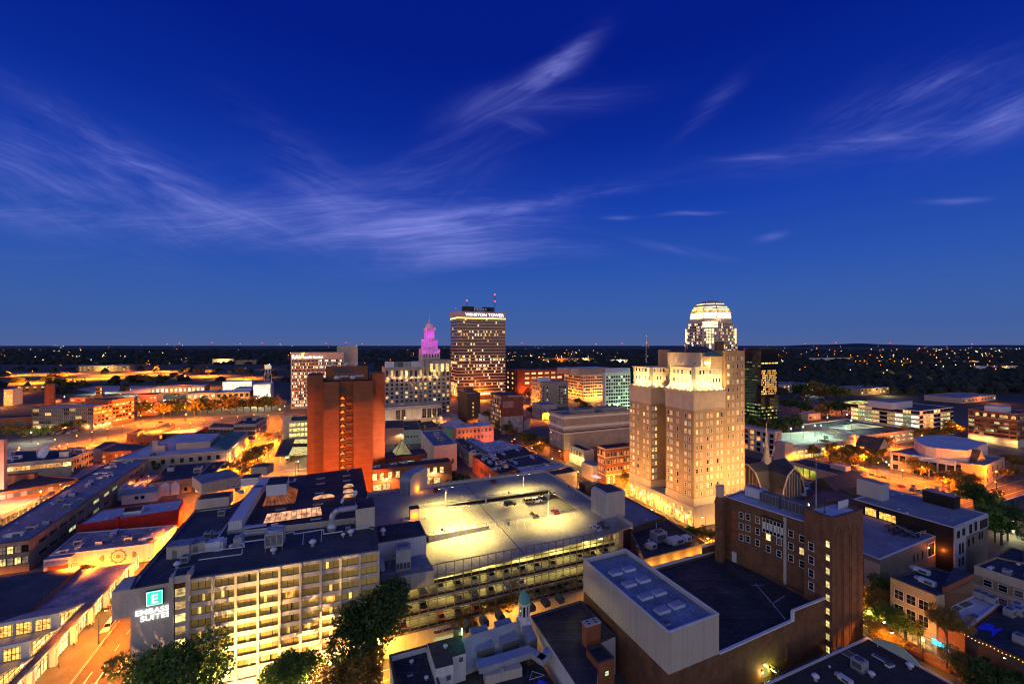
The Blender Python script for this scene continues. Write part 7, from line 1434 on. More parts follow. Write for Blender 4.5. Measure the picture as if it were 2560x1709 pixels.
wins(gh_,1,n_,[7+4.35*k for k in range(9)],2.6,2.5,gm_,trim_w,u0=.0,u1=1,rails=0,muls=1);wins(gh_,1,n_,[47.0],2.4,6.5,[(lit_y,1),(lit_w,2),(glass_d,2)],trim_w,u0=0,u1=1,rails=2,muls=1)
rt=corner(bx_(1585),439,None,bx_(1782),dl=26);shell(gh_.root,ccw(rt),56,64.5,MATS['pale_grey_wall'],r_white,wname='tower_wall',rname='tower_roof');rtb=Bld();rtb.pts=ccw(rt);rtb.wins=gh_.wins;rtb.root=gh_.root;mb=MB();ringb(mb,rtb.pts,1.2,63.6,65);mb.build('cornice',MATS['pale_grey_wall'],gh_.root);wins(rtb,1,4,[52.5],3.2,8.5,[(lit_y,1),(glass_d,1)],trim_w,rails=2,muls=1)
for x,w,m_ in((1240,12,cop_w),(1340,18,grille),(1440,22,trim_w)):q=along(gh_.pts[1]+D1*8,D2,bx_(x));part_box(gh_,'roof_plant',(q.x,q.y,56.2),w,8,6.5,m_)
lw2=cb('hotel_podium','lower front wing of the pale hotel with tall paired windows','b',1180,415,1120,1704,19,MATS['pale_grey_wall'],r_grey,dl=16,par=.6,cop=cop_w);wins(lw2,1,11,[6.8],4.0,9.0,[(glass_d,2),(lit_b,2),(lit_w,1)],trim_w,rails=3,muls=1);wins(lw2,1,11,[1.6],3.6,2.6,[(lit_o,2),(glass_d,2)],None)
cb('low_link','low pinkish link building beside the pale hotel wing','b',1710,420,1704,1856,9,mat('pink_link',(.5,.38,.32)),r_grey,dl=14,par=.3)
for u in(.55,.75,.95):q=rtb.pts[1].lerp(rtb.pts[2],u)-D1*3;plight('crown_light',(q.x,q.y,51),1500,(1,.55,.2),gh_.root,.4)
for k in range(9):q=gh_.pts[1].lerp(gh_.pts[2],(k+.5)/11)-D1*1.2;plight('ledge_light',(q.x,q.y,46),420,(1,.55,.2),gh_.root,.3)
for k in range(4):q=lw2 .pts[1].lerp(lw2 .pts[2],(k+.5)/4)-D1*12;plight('street_glow',(q.x,q.y,6),3500,(1,.55,.22),lw2 .root,.5)
rs=cb('slab_offices','pale concrete office slab with rows of small lit windows and a white lit sign','b',320,533,318,806,71,mat('warm_concrete',(.50,.44,.36)),r_grey,dl=36,par=.6);rs_r=random.Random(2);full={4:.45,9:.8,1:.8,7:.35,10:.6,12:.5,6:.25,13:.35,0:.9,2:.4,14:.7}
for k in range(15):
 pk=lambda ci,zi,p=full.get(k,.15):(lit_h if rs_r.random()<.6 else lit_y)if rs_r.random()<p and not(k==14 and ci<20)else glass_d
 wins(rs,1,40,[3+4.0*k],1.0,2.4,[(glass_d,1)],None,u0=.02,u1=.99,rails=0,pick=pk)
mb=MB()
for k in range(41):q=rs.pts[1].lerp(rs.pts[2],.02+.97*k/40)-D1*.15;mb.box((q.x,q.y,0),.5,.6,62.5,D2)
mb.build('concrete_fin',MATS['warm_concrete'],rs.root);q0,q1=along(rs.pts[1],D2,bx_(805)),along(rs.pts[1],D2,bx_(880));part_box(rs,'service_core',((q0+q1)/2+D1*22).to_tuple()[:2]+(0,),26,22,ZT(Z('b','0,530')[0][1],555),MATS['warm_concrete'])
ls=em('logo_white',(.95,.97,1),2.6);q=along(rs.pts[1],D2,bx_(365))-D1*.7;text('RAI',6.5,(q.x,q.y,63.2),D2,ls,rs.root,ext=.2,offset=.02,width=(along(q,D2,bx_(400))-along(q,D2,bx_(332))).length);q=along(rs.pts[1],D2,bx_(523))-D1*.7;text('Reynolds American',4.3,(q.x,q.y,63.8),D2,ls,rs.root,ext=.2,offset=.01,width=(along(q,D2,bx_(617))-along(q,D2,bx_(432))).length)
q=along(rs.pts[1],D2,bx_(418))-D1*.7;mb=MB();mb.add([q+Vector((-2,0,63-q.z)),q+Vector((-.8,0,63-q.z)),q+Vector((3.4,1.4,71)),q+Vector((.2,0,69.5))],[(0,1,2,3)]);mb.build('logo_mark',em('logo_amber',(1,.55,.1),5),rs.root)
# ------------------ left of the avenue: stone hall, shelter, garage, brick mill
fb_=bld('stone_hall','long pale stone public building with a green roof edge and columned street side',[GZ('B','-330,1170',10.8)[0],GZ('B','1280,1032',10.8)[0],GZ('B','1560,780',10.8)[0],GZ('B','540,822',10.8)[0]],10.8,limest,r_white,par=.4);K=GZ('B','1280,1032',10.8)[0];e_=edge(fb_,K)
for c_,a_ in(((e_-1)%4,10),(e_,0)):pass
wins(fb_,(e_-1)%4,11,[5.6],2.0,2.6,[(glass_d,3),(lit_b,1)],limest,u0=.05,u1=.95);wins(fb_,e_,17,[1.6],1.9,6.4,[(glass_d,3),(lit_o,1)],None,rails=3);mb=MB();A_,B_=fb_.pts[e_],fb_.pts[(e_+1)%4];dd_=(B_-A_).normalized();nn_=Vector((dd_.y,-dd_.x,0))
for k in range(18):q=A_.lerp(B_,.03+.94*k/17)+nn_*.4;mb.tube((q.x,q.y,.3),(q.x,q.y,8.8),.45,8)
mb.build('column',limest,fb_.root);mb=MB();ringb(mb,fb_.pts,.5,9.6,10.4);mb.build('cornice',limest,fb_.root)
i1=inset(fb_.pts,.6);i2=inset(fb_.pts,10);mb=MB();
for i in(e_,(e_+1)%4):j=(i+1)%4;mb.add([(i1[i].x,i1[i].y,10.9),(i1[j].x,i1[j].y,10.9),(i2[j].x,i2[j].y,13.4),(i2[i].x,i2[i].y,13.4)],[(0,1,2,3)])
mb.build('green_roof_slope',r_green,fb_.root);q=GZ('B','560,985 1040,950 1180,835 570,850',12.5);mb=MB();mb.prism(ccw([Vector((p.x,p.y,0))for p in q]),10.2,14.6);mb.m[4]=1;mb.build('attic',[beige,r_white],fb_.root);q=GZ('B','280,1045',10.8)[0];part_box(fb_,'chimney',(q.x,q.y,10),3,3,8,conc);q=GZ('B','360,1035',10.8)[0];part_box(fb_,'stair_head',(q.x,q.y,10),5,5,4.5,beige)
gable(fb_,'roof_hatch',GZ('B','570,1010',10.5)[0],D2,4,6,11,2,brick_d,r_slate)
b=cb('amber_block','amber lit three storey corner block beyond the stone hall','B',1665,359,1645,1830,13.6,beige,r_black,dl=None,dr=None,par=.4)if False else bld('amber_block','amber lit three storey corner block beyond the stone hall',[GZ('B','1365,672',13.6)[0],GZ('B','1665,665',13.6)[0],GZ('B','1825,572',13.6)[0],GZ('B','1560,570',13.6)[0]],13.6,beige,r_black,par=.4);e_=edge(b,GZ('B','1365,672',13.6)[0]);wins(b,e_,2,[8.6,4.6,.4],9,2.6,[(brick_d,1)],None,rails=0,muls=2);wins(b,(e_+1)%4,8,[8.6,4.6],2.4,2.4,[(glass_d,1)],None);roofkit(b,{'roof_vent':'white mushroom vent','air_conditioner':'boxy unit'},7,'on the black roof of the amber block',3,(2,3))
def row(rows,reg):
 for nm,lb,s,z,wm,rm,wn_ in rows:
  b=pb(nm,lb,reg,s,z,wm,rm,par=.35);
  if wn_:cols,zs,w,h,ms=wn_;wins(b,edge(b,GZ(reg,s,z)[0]),cols,zs,w,h,ms,None)
row([('amber_row_shop','amber row shop with a line of tall dark windows','1010,712 1362,715 1420,668 1090,650',10,beige,r_black,(18,[4.5],1.2,3.4,[(glass_d,1)])),('brick_row_shop','brick row shop with a white roof behind the stone hall','335,800 815,790 1010,705 500,755',8,brick,r_white,(4,[3],3,2,[(lit_o,1),(glass_d,2)])),('long_roof_shop','shop with a long black sloping roof and white trimmed brick end','20,840 325,835 540,660 430,650',8,brick,r_black,None),('brick_row_shop','narrow brick shop at the left end of the black sloping roof','-130,800 20,805 115,745 30,735',8,brick,r_navy,None),('black_roof_range','range of low black roofs beside the avenue','150,1500 820,1420 1280,1180 470,1240',7.5,mat('orange_side_wall',(.42,.26,.14)),r_black,None),('pale_wall_block','small block with a black roof and blank pale wall by the avenue','825,1420 1040,1405 1265,1180 1060,1195',8.2,cream,r_black,None),('grey_lean_to','low grey roof beside the black roofs','0,1500 150,1505 380,1330 150,1345',4,beige,r_grey,None)],'B')
roofkit(BLD[-3],{'skylight':'pale skylight','air_conditioner':'white box unit'},6,'on the low black roofs beside the avenue',3,(2.4,4))
sh_=empty('bus_shelter_canopy',GZ('B','2150,1000',6)[0],'big dark canopy roof with lit glass strips beside the avenue','canopy');cv=GZ('B','1940,1130 2560,1080 2560,820 2060,845',6.5);mb=MB();mb.prism(ccw(cv),6.5,7.2);mb.build('roof',r_slate,sh_)
for s_ in('2130,1110 2450,1095 2450,985 2190,990','2200,940 2450,935 2450,875 2225,880','2235,855 2450,850 2450,828 2250,830'):mb=MB();mb.add(ccw(GZ('B',s_,7.26)),[(0,1,2,3)]);mb.build('glass_strip',em('canopy_glass',(.85,.72,.25),.75,0,(.6,.6,.6))if 'canopy_glass' not in MATS else MATS['canopy_glass'],sh_)
mb=MB()
for s_ in('2015,1215','2400,1190','2100,1000','2400,960'):q=GZ('B',s_,0)[0];mb.tube(q,q+Vector((0,0,6.5)),.3,8)
mb.build('column',conc_l,sh_)
for s_,lb in(('2120,1180','pale city bus lit under the dark canopy'),('2190,1060','second city bus deeper under the dark canopy')):
 q=GZ('B',s_,0)[0];e=empty('bus',q,lb,'bus');MB().box((q.x,q.y,.5),11,2.5,2.6,D1).build('body',trim_w,e);MB().box((q.x,q.y,1.5),10.6,2.56,1.0,D1).build('side_window',glass_d,e);MB().box((q-D1*5.52).to_tuple()[:2]+(1.2,),.06,2.2,1.5,D1).build('windscreen',glass_d,e)
 for a_ in(-3.6,3.4):
  for s2 in(-1.15,1.15):c_=q+D1*a_+D2*s2;MB().tube((c_-D2*.15).to_tuple()[:2]+(.5,),(c_+D2*.15).to_tuple()[:2]+(.5,),.5,10).build('wheel',dkmetal,e)
for s_ in('2270,1150','2060,1100','2420,1040'):q=GZ('B',s_,5.4)[0];plight('canopy_light',q,2600,(.9,.85,.40),sh_,.4)
pg=cb('lit_garage','open garage levels lit yellow beneath a mossy green roof','B',2140,330,2040,2620,21,conc_l,mat('moss_roof',(.06,.16,.05)),dl=26,par=.5);wins(pg,1,9,[16.6-4.0*k for k in range(5)],5.6,2.6,[(em('garage_yellow',(.95,.75,.18),1.3,.3,(.4,.4,.6)),1)],None,u0=.0,u1=1,rails=0,name='open_bay');q=pg.pts[1];part_box(pg,'stair_tower',(q.x-3,q.y+3,0),6,6,25,beige)
ml=bld('brick_mill','long red brick mill with rows of large windows and pale uplights between them',corner(Z('A','1525,0')[0][0],405,Z('A','515,0')[0][0],Z('A','1525,0')[0][0]+1,dl=None,dr=18),21.5,brick,r_white,par=.6)if False else None
Km=AT(Z('A','1525,860')[0],406);Km.z=0;Lm=AT(Z('A','515,860')[0],398);Lm.z=0;Rm=along(Km,D1*1.0+D2*.35,Z('A','1830,0')[0][0]);Rm.z=0
ml=bld('brick_mill','long red brick mill with rows of large windows and pale uplights between them',[Lm,Km,Rm,Rm+Lm-Km],21.5,brick,r_white,par=.6);wins(ml,0,10,[2.6+3.75*k for k in range(5)],5.0,2.5,[(glass_g,5),(lit_w,1),(glass_d,2)],trim_w,u0=.02,u1=1,muls=2,fw=.05);wins(ml,1,5,[2.6+3.75*k for k in range(5)],3.4,2.3,[(glass_g,2),(glass_d,2),(lit_o,1)],trim_w)
for u in(.11,.325,.52,.89):q=ml.pts[0].lerp(ml.pts[1],u)-D1*1.2;plight('wall_uplight',(q.x,q.y,2.2),1500,(1,.68,.25),ml.root,.3)
for u in(.12,.45,.62,.85):q=ml.pts[1].lerp(ml.pts[2],u)+(D2-D1)*.9;plight('wall_uplight',(q.x,q.y,2.2),2200,(1,.60,.18),ml.root,.3)
Sm=along(Rm,D1*1.0+D2*.35,Z('A','2190,0')[0][0]);Sm.z=0;m2=bld('brick_mill','taller far end of the red brick mill with narrow lit stair windows',[Rm-D2*3,Rm+D1*.5,Sm,Sm-D2*40],25,brick,r_black,par=.6);e_=edge(m2,Rm+D1*.5);wins(m2,e_,7,[3+3.9*k for k in range(5)],3.2,2.2,[(lit_y,1),(glass_d,2),(lit_b,1)],None)
m3=bld('mill_annex','lower brick annex at the left end of the mill',[Lm-D2*48+D1*2,Lm-D2*.2+D1*2,Lm+D1*20,Lm-D2*48+D1*20],13,brick,r_black,par=.4);wins(m3,0,3,[5],9,4,[(glass_g,1),(glass_d,1)],None,muls=3)
q=AT(Z('A','815,460')[0],470);sk_=empty('smokestack',(q.x,q.y,0),'tall square brick smokestack behind the mill','chimney');MB().lathe((q.x,q.y,0),[(4.6,0),(3.9,ZT(Z('A','0,130')[0][1],470))],8).build('shaft',brick,sk_);MB().lathe((q.x,q.y,ZT(Z('A','0,140')[0][1],470)),[(4.2,0),(4.2,1.5)],8).build('cap',brick_d,sk_)
cb('pink_wing','pinkish block with a column of lit windows at the end of the mill','A',2240,480,2195,2560,24,pink_b,r_black,dl=20,par=.5);wins(BLD[-1],1,5,[3+4*k for k in range(5)],1.8,2,[(lit_y,1),(None,1)],None)
cb('pink_edge_tower','plain pink lit tower cut by the left edge of the photo','A',-40,215,-120,62,32,mat('rose_wall',(.62,.36,.28)),r_grey,dl=2.5,par=.5);q=BLD[-1].pts[1].lerp(BLD[-1].pts[2],.8)-D1*14;plight('rose_flood',(q.x,q.y,8),30000,(1,.42,.25),BLD[-1].root,.5)
cb('left_edge_flats','orange lit flats with bright balconies at the left edge','A',60,560,-200,205,22,beige,r_grey,dl=20,par=.5);wins(BLD[-1],1,3,[4+4*k for k in range(4)],3,2,[(lit_o,2),(lit_y,1)],None);q=BLD[-1].pts[1].lerp(BLD[-1].pts[2],.5)-D1*15;plight('flood',(q.x,q.y,8),50000,SOD,BLD[-1].root,.5)
for nm,lb,x0,x1,y0,y1,Yq,ms in(('brick_school','long low brick hall with lit windows and lit entrance canopies',205,960,155,215,690,[(lit_h,2),(lit_y,1)]),('campus_block','two storey dark red campus block with framed square windows',1120,1590,230,325,560,[(lit_h,1),(glass_d,2)]),('campus_block','lit low campus wing with a white roof',710,1115,240,322,562,[(lit_y,2),(glass_d,1)]),('lit_offices','bright office block with glowing white floor bands',1640,1880,115,330,560,[(lit_h,1)]),('glass_hall','bright glass hall with a flat roof on the campus',1210,1620,80,140,720,[(lit_y,3),(lit_h,1)]),('lab_block','white plant topped lab block on the campus',1370,1600,175,240,590,[(glass_d,1)])):
 xa,xb=Z('B','%d,0'%x0)[0][0],Z('B','%d,0'%x1)[0][0];a=Vector(((xa-CX)*Yq/F,Yq,0));zt2=ZT(Z('B','0,%d'%y0)[0][1],Yq);b_=along(a,D2,xb);b=bld(nm,lb,[a,b_,b_+D1*34,a+D1*34],max(zt2,6),brick if nm in('brick_school','campus_block')else cop_w,r_white,par=.4);n_=max(3,int((b_-a).length/6));nr=4 if nm=='lit_offices' else 2 if nm=='campus_block' else 1
 wins(b,0,n_,[b.z1*(k+.3)/nr-.4 for k in range(nr)],5.2 if ms[0][0]is lit_h and nr==4 else 3.4,b.z1/nr*.45,ms,None,rails=0,muls=2)
 for k in range(3):q=a.lerp(b_,(k+.5)/3)-D1*12;plight('lot_light',(q.x,q.y,8),14000,(.95,.85,.42),b.root,.5)
q=AT(Z('b','110,830')[0],720);z_=lambda y:ZT(Z('b','0,%d'%y)[0][1],720);wt2=empty('water_tower',(q.x,q.y,0),'small white water tower on legs above the campus','water tower');MB().lathe((q.x,q.y,z_(740)),[(4.5,0),(5,1),(5,z_(710)-z_(740)),(1,z_(698)-z_(740))],14).build('tank',em('lit_tank',(1,.9,.5),.5,0,None,base=(.6,.6,.6)),wt2);mb=MB()  # tank emits faintly in place of light falling on it
for i in range(4):t=R(45+90*i);mb.tube((q.x+7*math.cos(t),q.y+7*math.sin(t),0),(q.x+4*math.cos(t),q.y+4*math.sin(t),z_(740)),.45,5);mb.tube((q.x+6*math.cos(t),q.y+6*math.sin(t),z_(800)),(q.x+5*math.cos(t+1.57),q.y+5*math.sin(t+1.57),z_(760)),.25,4)
mb.build('leg',trim_w,wt2)
# ------------------ roofs at the lower left
lg2=bld('long_roof_building','very long two storey building with a grey roof and windowed tan side',[GZ('C','-420,1370',11)[0],GZ('C','372,1270',11)[0],GZ('C','1890,240',11)[0],GZ('C','1390,282',11)[0]],11,mat('dull_tan_wall',(.34,.27,.18),streak=.2),r_grey,par=.25,cop=cop_d);e_=edge(lg2,GZ('C','372,1270',11)[0]);us=[.07,.13,.19,.25,.31,.37,.43,.52,.60,.78,.85,.91]  # dull tan base colour on all walls
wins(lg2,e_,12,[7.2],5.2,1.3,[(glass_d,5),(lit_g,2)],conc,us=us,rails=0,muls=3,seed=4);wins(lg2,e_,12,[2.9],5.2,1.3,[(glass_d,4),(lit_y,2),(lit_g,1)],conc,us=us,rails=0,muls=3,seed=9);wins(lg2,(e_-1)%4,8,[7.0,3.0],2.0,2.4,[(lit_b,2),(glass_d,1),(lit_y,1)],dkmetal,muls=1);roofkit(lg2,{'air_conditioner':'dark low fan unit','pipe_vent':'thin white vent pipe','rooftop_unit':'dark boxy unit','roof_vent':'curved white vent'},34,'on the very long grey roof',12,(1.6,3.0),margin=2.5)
lt=bld('light_brick_block','light brick block with banded walls, a black roof and a big satellite dish',[GZ('C','-300,335',12)[0],GZ('C','910,225',12)[0],GZ('C','1190,112',12)[0],GZ('C','-120,140',12)[0]],12,mat('light_brick',(.48,.38,.27),lines=('Z',1.4,.75)),r_black,par=.5,cop=cop_w);e_=edge(lt,GZ('C','910,225',12)[0]);wins(lt,e_,9,[7.6,3.4],1.7,2.1,[(glass_d,3),(lit_b,1)],None);wins(lt,(e_-1)%4,10,[7.4],4.2,2.4,[(lit_o,3),(lit_y,1)],trim_w,u0=.1,muls=2)
dish(GZ('C','590,215',11.5)[0],4.6,(-.25,-.85,.35),'big white satellite dish on the black roof at the left',post=.6);roofkit(lt,{'rooftop_unit':'long pale unit','air_conditioner':'pale square unit'},9,'on the black roof beside the big dish',4,(2.6,4.5))
row([('red_brick_wing','lower red brick wing with pale blinds in front of the light brick block','-200,700 1000,500 1010,485 430,440',7,brick,r_black,(14,[3.4],2.0,2.2,[(glass_g,2),(lit_b,3)])),('brick_bay','red brick projecting bay with four blank white windows','70,450 440,425 485,405 110,430',9.5,brick,r_black,(4,[5.4],1.8,2.4,[(glass_g,1)])),('beige_corner_block','small beige corner block between the ramp and the long grey roof','735,660 1000,600 1040,548 845,575',7,cream,r_black,(3,[2.2],1.4,2.4,[(glass_d,1),(lit_y,1)])),('low_grey_wing','low grey roofed wing along the light brick wall','820,500 1000,500 1380,290 1210,290',4.5,brick,r_grey,None),('orange_lit_house','orange lit brick houses with balconies behind the light brick block','1290,150 1680,130 1960,60 1500,40',9,brick,r_navy,(5,[5,1.6],1.6,2.0,[(lit_o,2),(glass_g,1)])),('orange_wall_house','small house with a bright orange side wall','1180,110 1290,110 1500,20 1350,15',9,beige,r_black,None)],'C')
q=GZ('C','1400,330',2)[0];plight('amber_light',(q.x,q.y,5),9000,SOD,BLD[-1].root,.4);q=GZ('C','1230,330',2)[0];plight('amber_light',(q.x-4,q.y-6,5),9000,SOD,BLD[-1].root,.4)
mb=MB();pk_=GZ('C','-100,1040 690,665 440,735 -300,790',6);mb.prism(ccw([Vector((p.x,p.y,0))for p in pk_]),5.3,6.0);dkr=empty('ramp_deck',pk_[0],'open parking ramp with an orange lit deck at the left','parking deck');mb.build('deck',conc_l,dkr);a,b=pk_[0],pk_[1]
for z,h in((5.2,1.9),(1.6,1.2)):c=(a+b)/2;MB().box((c.x,c.y,z),(b-a).length,.4,h,b-a).build('parapet',conc_l,dkr)
for k in range(12):q=a.lerp(b,k/11);MB().box((q.x,q.y,0),.8,.6,5.3,b-a).build('column',conc_l,dkr)
for k in range(5):q=a.lerp(b,(k+.5)/5)+Vector((-6,2,0));plight('ramp_light',(q.x,q.y,3.6),1200,(1,.6,.12),dkr,.4)
q=GZ('C','520,670',12)[0];lamp(q.x,q.y,6,15000,(1,.33,.06),bulb_o,'brilliant orange lamp over the parking ramp deck','ramp lamps',z=6);q=GZ('C','60,860',6)[0];plight('ramp_light',(q.x,q.y,14),16000,(1,.30,.05),dkr,.4)
rd_b=bld('red_wall_building','low building with a bright red side wall and a white roof',[GZ('C','985,1080',8.5)[0],GZ('C','2282,882',8.5)[0],GZ('C','2349,745',8.5)[0],GZ('C','1290,885',8.5)[0]],8.5,brick_r,r_white,par=.35,cop=None);q=GZ('C','1545,1000',8)[0];part_box(rd_b,'buttress',(q.x-.4,q.y-1.2,0),1.2,1.2,9.2,brick_r);q=GZ('C','1600,930',8.2)[0];gable(rd_b,'roof_monitor',Vector((q.x,q.y,8.2)),D2,4,6,9.2,1.4,cop_w,r_black);part_box(rd_b,'monitor_wall',(q+D2*3).to_tuple()[:2]+(8,),6,3.8,1.3,cop_w);roofkit(rd_b,{'air_conditioner':'dark small unit','roof_vent':'small vent'},5,'on the white roof above the red wall',2)
wm_=bld('mural_shop','low white shop with a stained roof and a round medallion mural on its front',[GZ('C','625,1470',6.4)[0],GZ('C','1960,1312',6.4)[0],GZ('C','2255,1075',6.4)[0],GZ('C','985,1175',6.4)[0]],6.4,white_wall,r_brown,par=.35);e_=edge(wm_,GZ('C','625,1470',6.4)[0]);A_,B_=wm_.pts[e_],wm_.pts[(e_+1)%4];dw_=(B_-A_).normalized();nw_=Vector((dw_.y,-dw_.x,0))
roofkit(wm_,{'rooftop_unit':'boxy unit','roof_vent':'white vent','air_conditioner':'square unit'},12,'on the stained roof of the mural shop',2,(1.6,2.8))
teal=mat('mural_teal',(.10,.22,.26));mur_o=mat('mural_rust',(.55,.16,.04))
def disc(c,r,m,o,r0=0,a0=0,a1=360,n=24):
 mb=MB()
 for k in range(n):t0,t1=R(a0+(a1-a0)*k/n),R(a0+(a1-a0)*(k+1)/n);mb.add([c+nw_*o+dw_*(rr*math.cos(t))+Vector((0,0,rr*math.sin(t)))for rr,t in((max(r0,.001),t0),(r,t0),(r,t1),(max(r0,.001),t1))],[(0,1,2,3)])
 mb.build('mural_shape',m,wm_.root)
pxm_=Z('e','990,500')[0];c=along(A_,dw_,pxm_[0]);c.z=ZT(pxm_[1],c.y)
disc(c,2.35,teal,.03);disc(c,1.85,trim_w,.05);disc(c,1.5,mat('mural_grey',(.42,.42,.42)),.07,1.15);disc(c,.75,mur_o,.09);disc(c,.4,teal,.11);disc(c,.2,mur_o,.13)
for k in range(10):disc(c+dw_*(2.35*math.cos(R(36*k)))+Vector((0,0,2.35*math.sin(R(36*k)))),.34,teal,.04,n=8);disc(c+dw_*(1.3*math.cos(R(36*k+18)))+Vector((0,0,1.3*math.sin(R(36*k+18)))),.16,mur_o,.09,n=6)
for s_ in(-1,1):cc_=c+dw_*(4.2*s_);disc(cc_,1.25,teal,.03,.0,90 if s_>0 else 90,270 if s_<0 else-90,14);disc(cc_-dw_*.1*s_,.6,mur_o,.05,0,90,270 if s_<0 else-90,10);disc(cc_+dw_*s_*1.2,.28,mur_o,.05,n=8)
for u in(.35,.6,.95):q=A_.lerp(B_,u)+nw_*6;plight('wall_glow',(q.x,q.y,6),3600,SOD,wm_.root,.4)
part_box(wm_,'side_bay',(A_+dw_*3.8+nw_*1.4-Vector((-dw_.y,dw_.x,0))*0).to_tuple()[:2]+(0,),7.4,2.8,6.2,white_wall,d=dw_,mr=r_grey);mb=MB();q=A_+dw_*4+nw_*2.9;mb.add([q-dw_*3+Vector((0,0,5.4)),q+dw_*3+Vector((0,0,5.4)),q+dw_*3+nw_*1.4+Vector((0,0,4.2)),q-dw_*3+nw_*1.4+Vector((0,0,4.2))],[(3,2,1,0)]);mb.build('awning',r_metal,wm_.root);MB().box((A_+dw_*4+nw_*2.85).to_tuple()[:2]+(2.0,),5.6,.1,1.9,dw_).build('window',rust,wm_.root)
gl0=4.5
for k,(s_,z)in enumerate((('1430,670',gl0),('1540,660',gl0),('1650,650',gl0),('1760,640',gl0),('1920,620',gl0),('2110,600',gl0),('2235,590',gl0))):
 q=GZ('C',s_,z)[0];e=empty('peaked_skylight',q,'white peaked skylight in the row behind the red walled building','skylight','peaked skylights in a row');gk=Bld();gk.root=e;MB().box((q+D1*3).to_tuple()[:2]+(0,),3.8,6.5,z+1.2,D2).build('wall',cop_w,e);gable(gk,'roof',Vector((q.x,q.y,z+1.2)),D1,3.9,6.6,z+1.2,1.5,cop_w,r_white)
q=GZ('C','1550,830',0)[0];e=empty('white_cottage',q,'white clapboard outbuilding with a grey pitched roof and two dark windows','building');gk=Bld();gk.root=e;MB().box((q+D2*7+D1*3).to_tuple()[:2]+(0,),14,6,5.0,D2).build('wall',trim_w,e);gable(gk,'roof',Vector((q.x,q.y,5))+D1*3-D2*.6,D2,7.2,15.2,5,2.0,trim_w,r_metal)
for u in(6,8.4):w_=q+D2*u-D1*.06;MB().box((w_.x,w_.y,2.2),1.5,.1,1.5,D2).build('window',glass_d,e)
q=GZ('C','1880,700',0)[0];e=empty('solar_shed',q,'long shed with a blue roof and tilted solar panels','building');MB().box((q+D2*10+D1*2.5).to_tuple()[:2]+(0,),21,5,4.2,D2).build('wall',trim_w,e);mb=MB();mb.add([q-D1*.4-D2*.5+Vector((0,0,4.2)),q-D1*.4+D2*20.5+Vector((0,0,4.2)),q+D1*5.4+D2*20.5+Vector((0,0,6.4)),q+D1*5.4-D2*.5+Vector((0,0,6.4))],[(0,1,2,3)]);mb.build('roof',mat('blue_metal_roof',(.10,.20,.36)),e)
for k in range(6):mb=MB();a_=q+D2*(5.6+2.45*k)-D1*.3+Vector((0,0,4.35));up=D1*5.4+Vector((0,0,2.1));mb.add([a_,a_+D2*2.2,a_+D2*2.2+up,a_+up],[(0,1,2,3)]);mb.build('solar_panel',mat('solar_glass',(.30,.34,.40),rough=.2)if 'solar_glass' not in MATS else MATS['solar_glass'],e)
ze=5.5;ea,eb=GZ('D','200,1568 1615,88',ze);md_=(eb-ea).normalized();mn_=Vector((md_.y,-md_.x,0));ea=ea-md_*14;mh=empty('market_hall',ea,'long market hall with a dark sloping roof, saw-tooth windows and glowing shop fronts','market hall');ln=(eb-ea).length
MB().box(((ea+eb)/2-mn_*13+mn_*0).to_tuple()[:2]+(0,),ln-1,24,5.0,md_).build('wall',trim_w,mh)
lo=MB();lo.add([ea,eb,eb-mn_*13+Vector((0,0,.5)),ea-mn_*13+Vector((0,0,.5))]+[p-Vector((0,0,.6))for p in(ea,eb)],[(0,1,2,3),(4,5,1,0)]);lo.build('lower_roof',r_brown,mh)
u0=eb-mn_*13+Vector((0,0,.5));hi=MB();hz_=Vector((0,0,1.6));hi.add([ea-mn_*13+hz_,eb-mn_*13+hz_,eb-mn_*60+hz_*1.6,ea-mn_*60+hz_*1.6,ea-mn_*13,eb-mn_*13,eb-mn_*60-Vector((0,0,5)),ea-mn_*60],[(0,1,2,3),(4,5,1,0),(5,6,2,1)]);hi.build('upper_roof',r_navy,mh)
MB().box((ea+md_*34-mn_*40).to_tuple()[:2]+(6,),12,9,6,md_).build('roof_house',rib,mh)
timber=em('timber_lit_glass',(1,.50,.10),1.7,0,(1.2,.5,1.6),base=(.2,.1,.03));shopg=em('shop_front_glass',(1,.66,.22),2.4,.3,(.7,.7,.7))
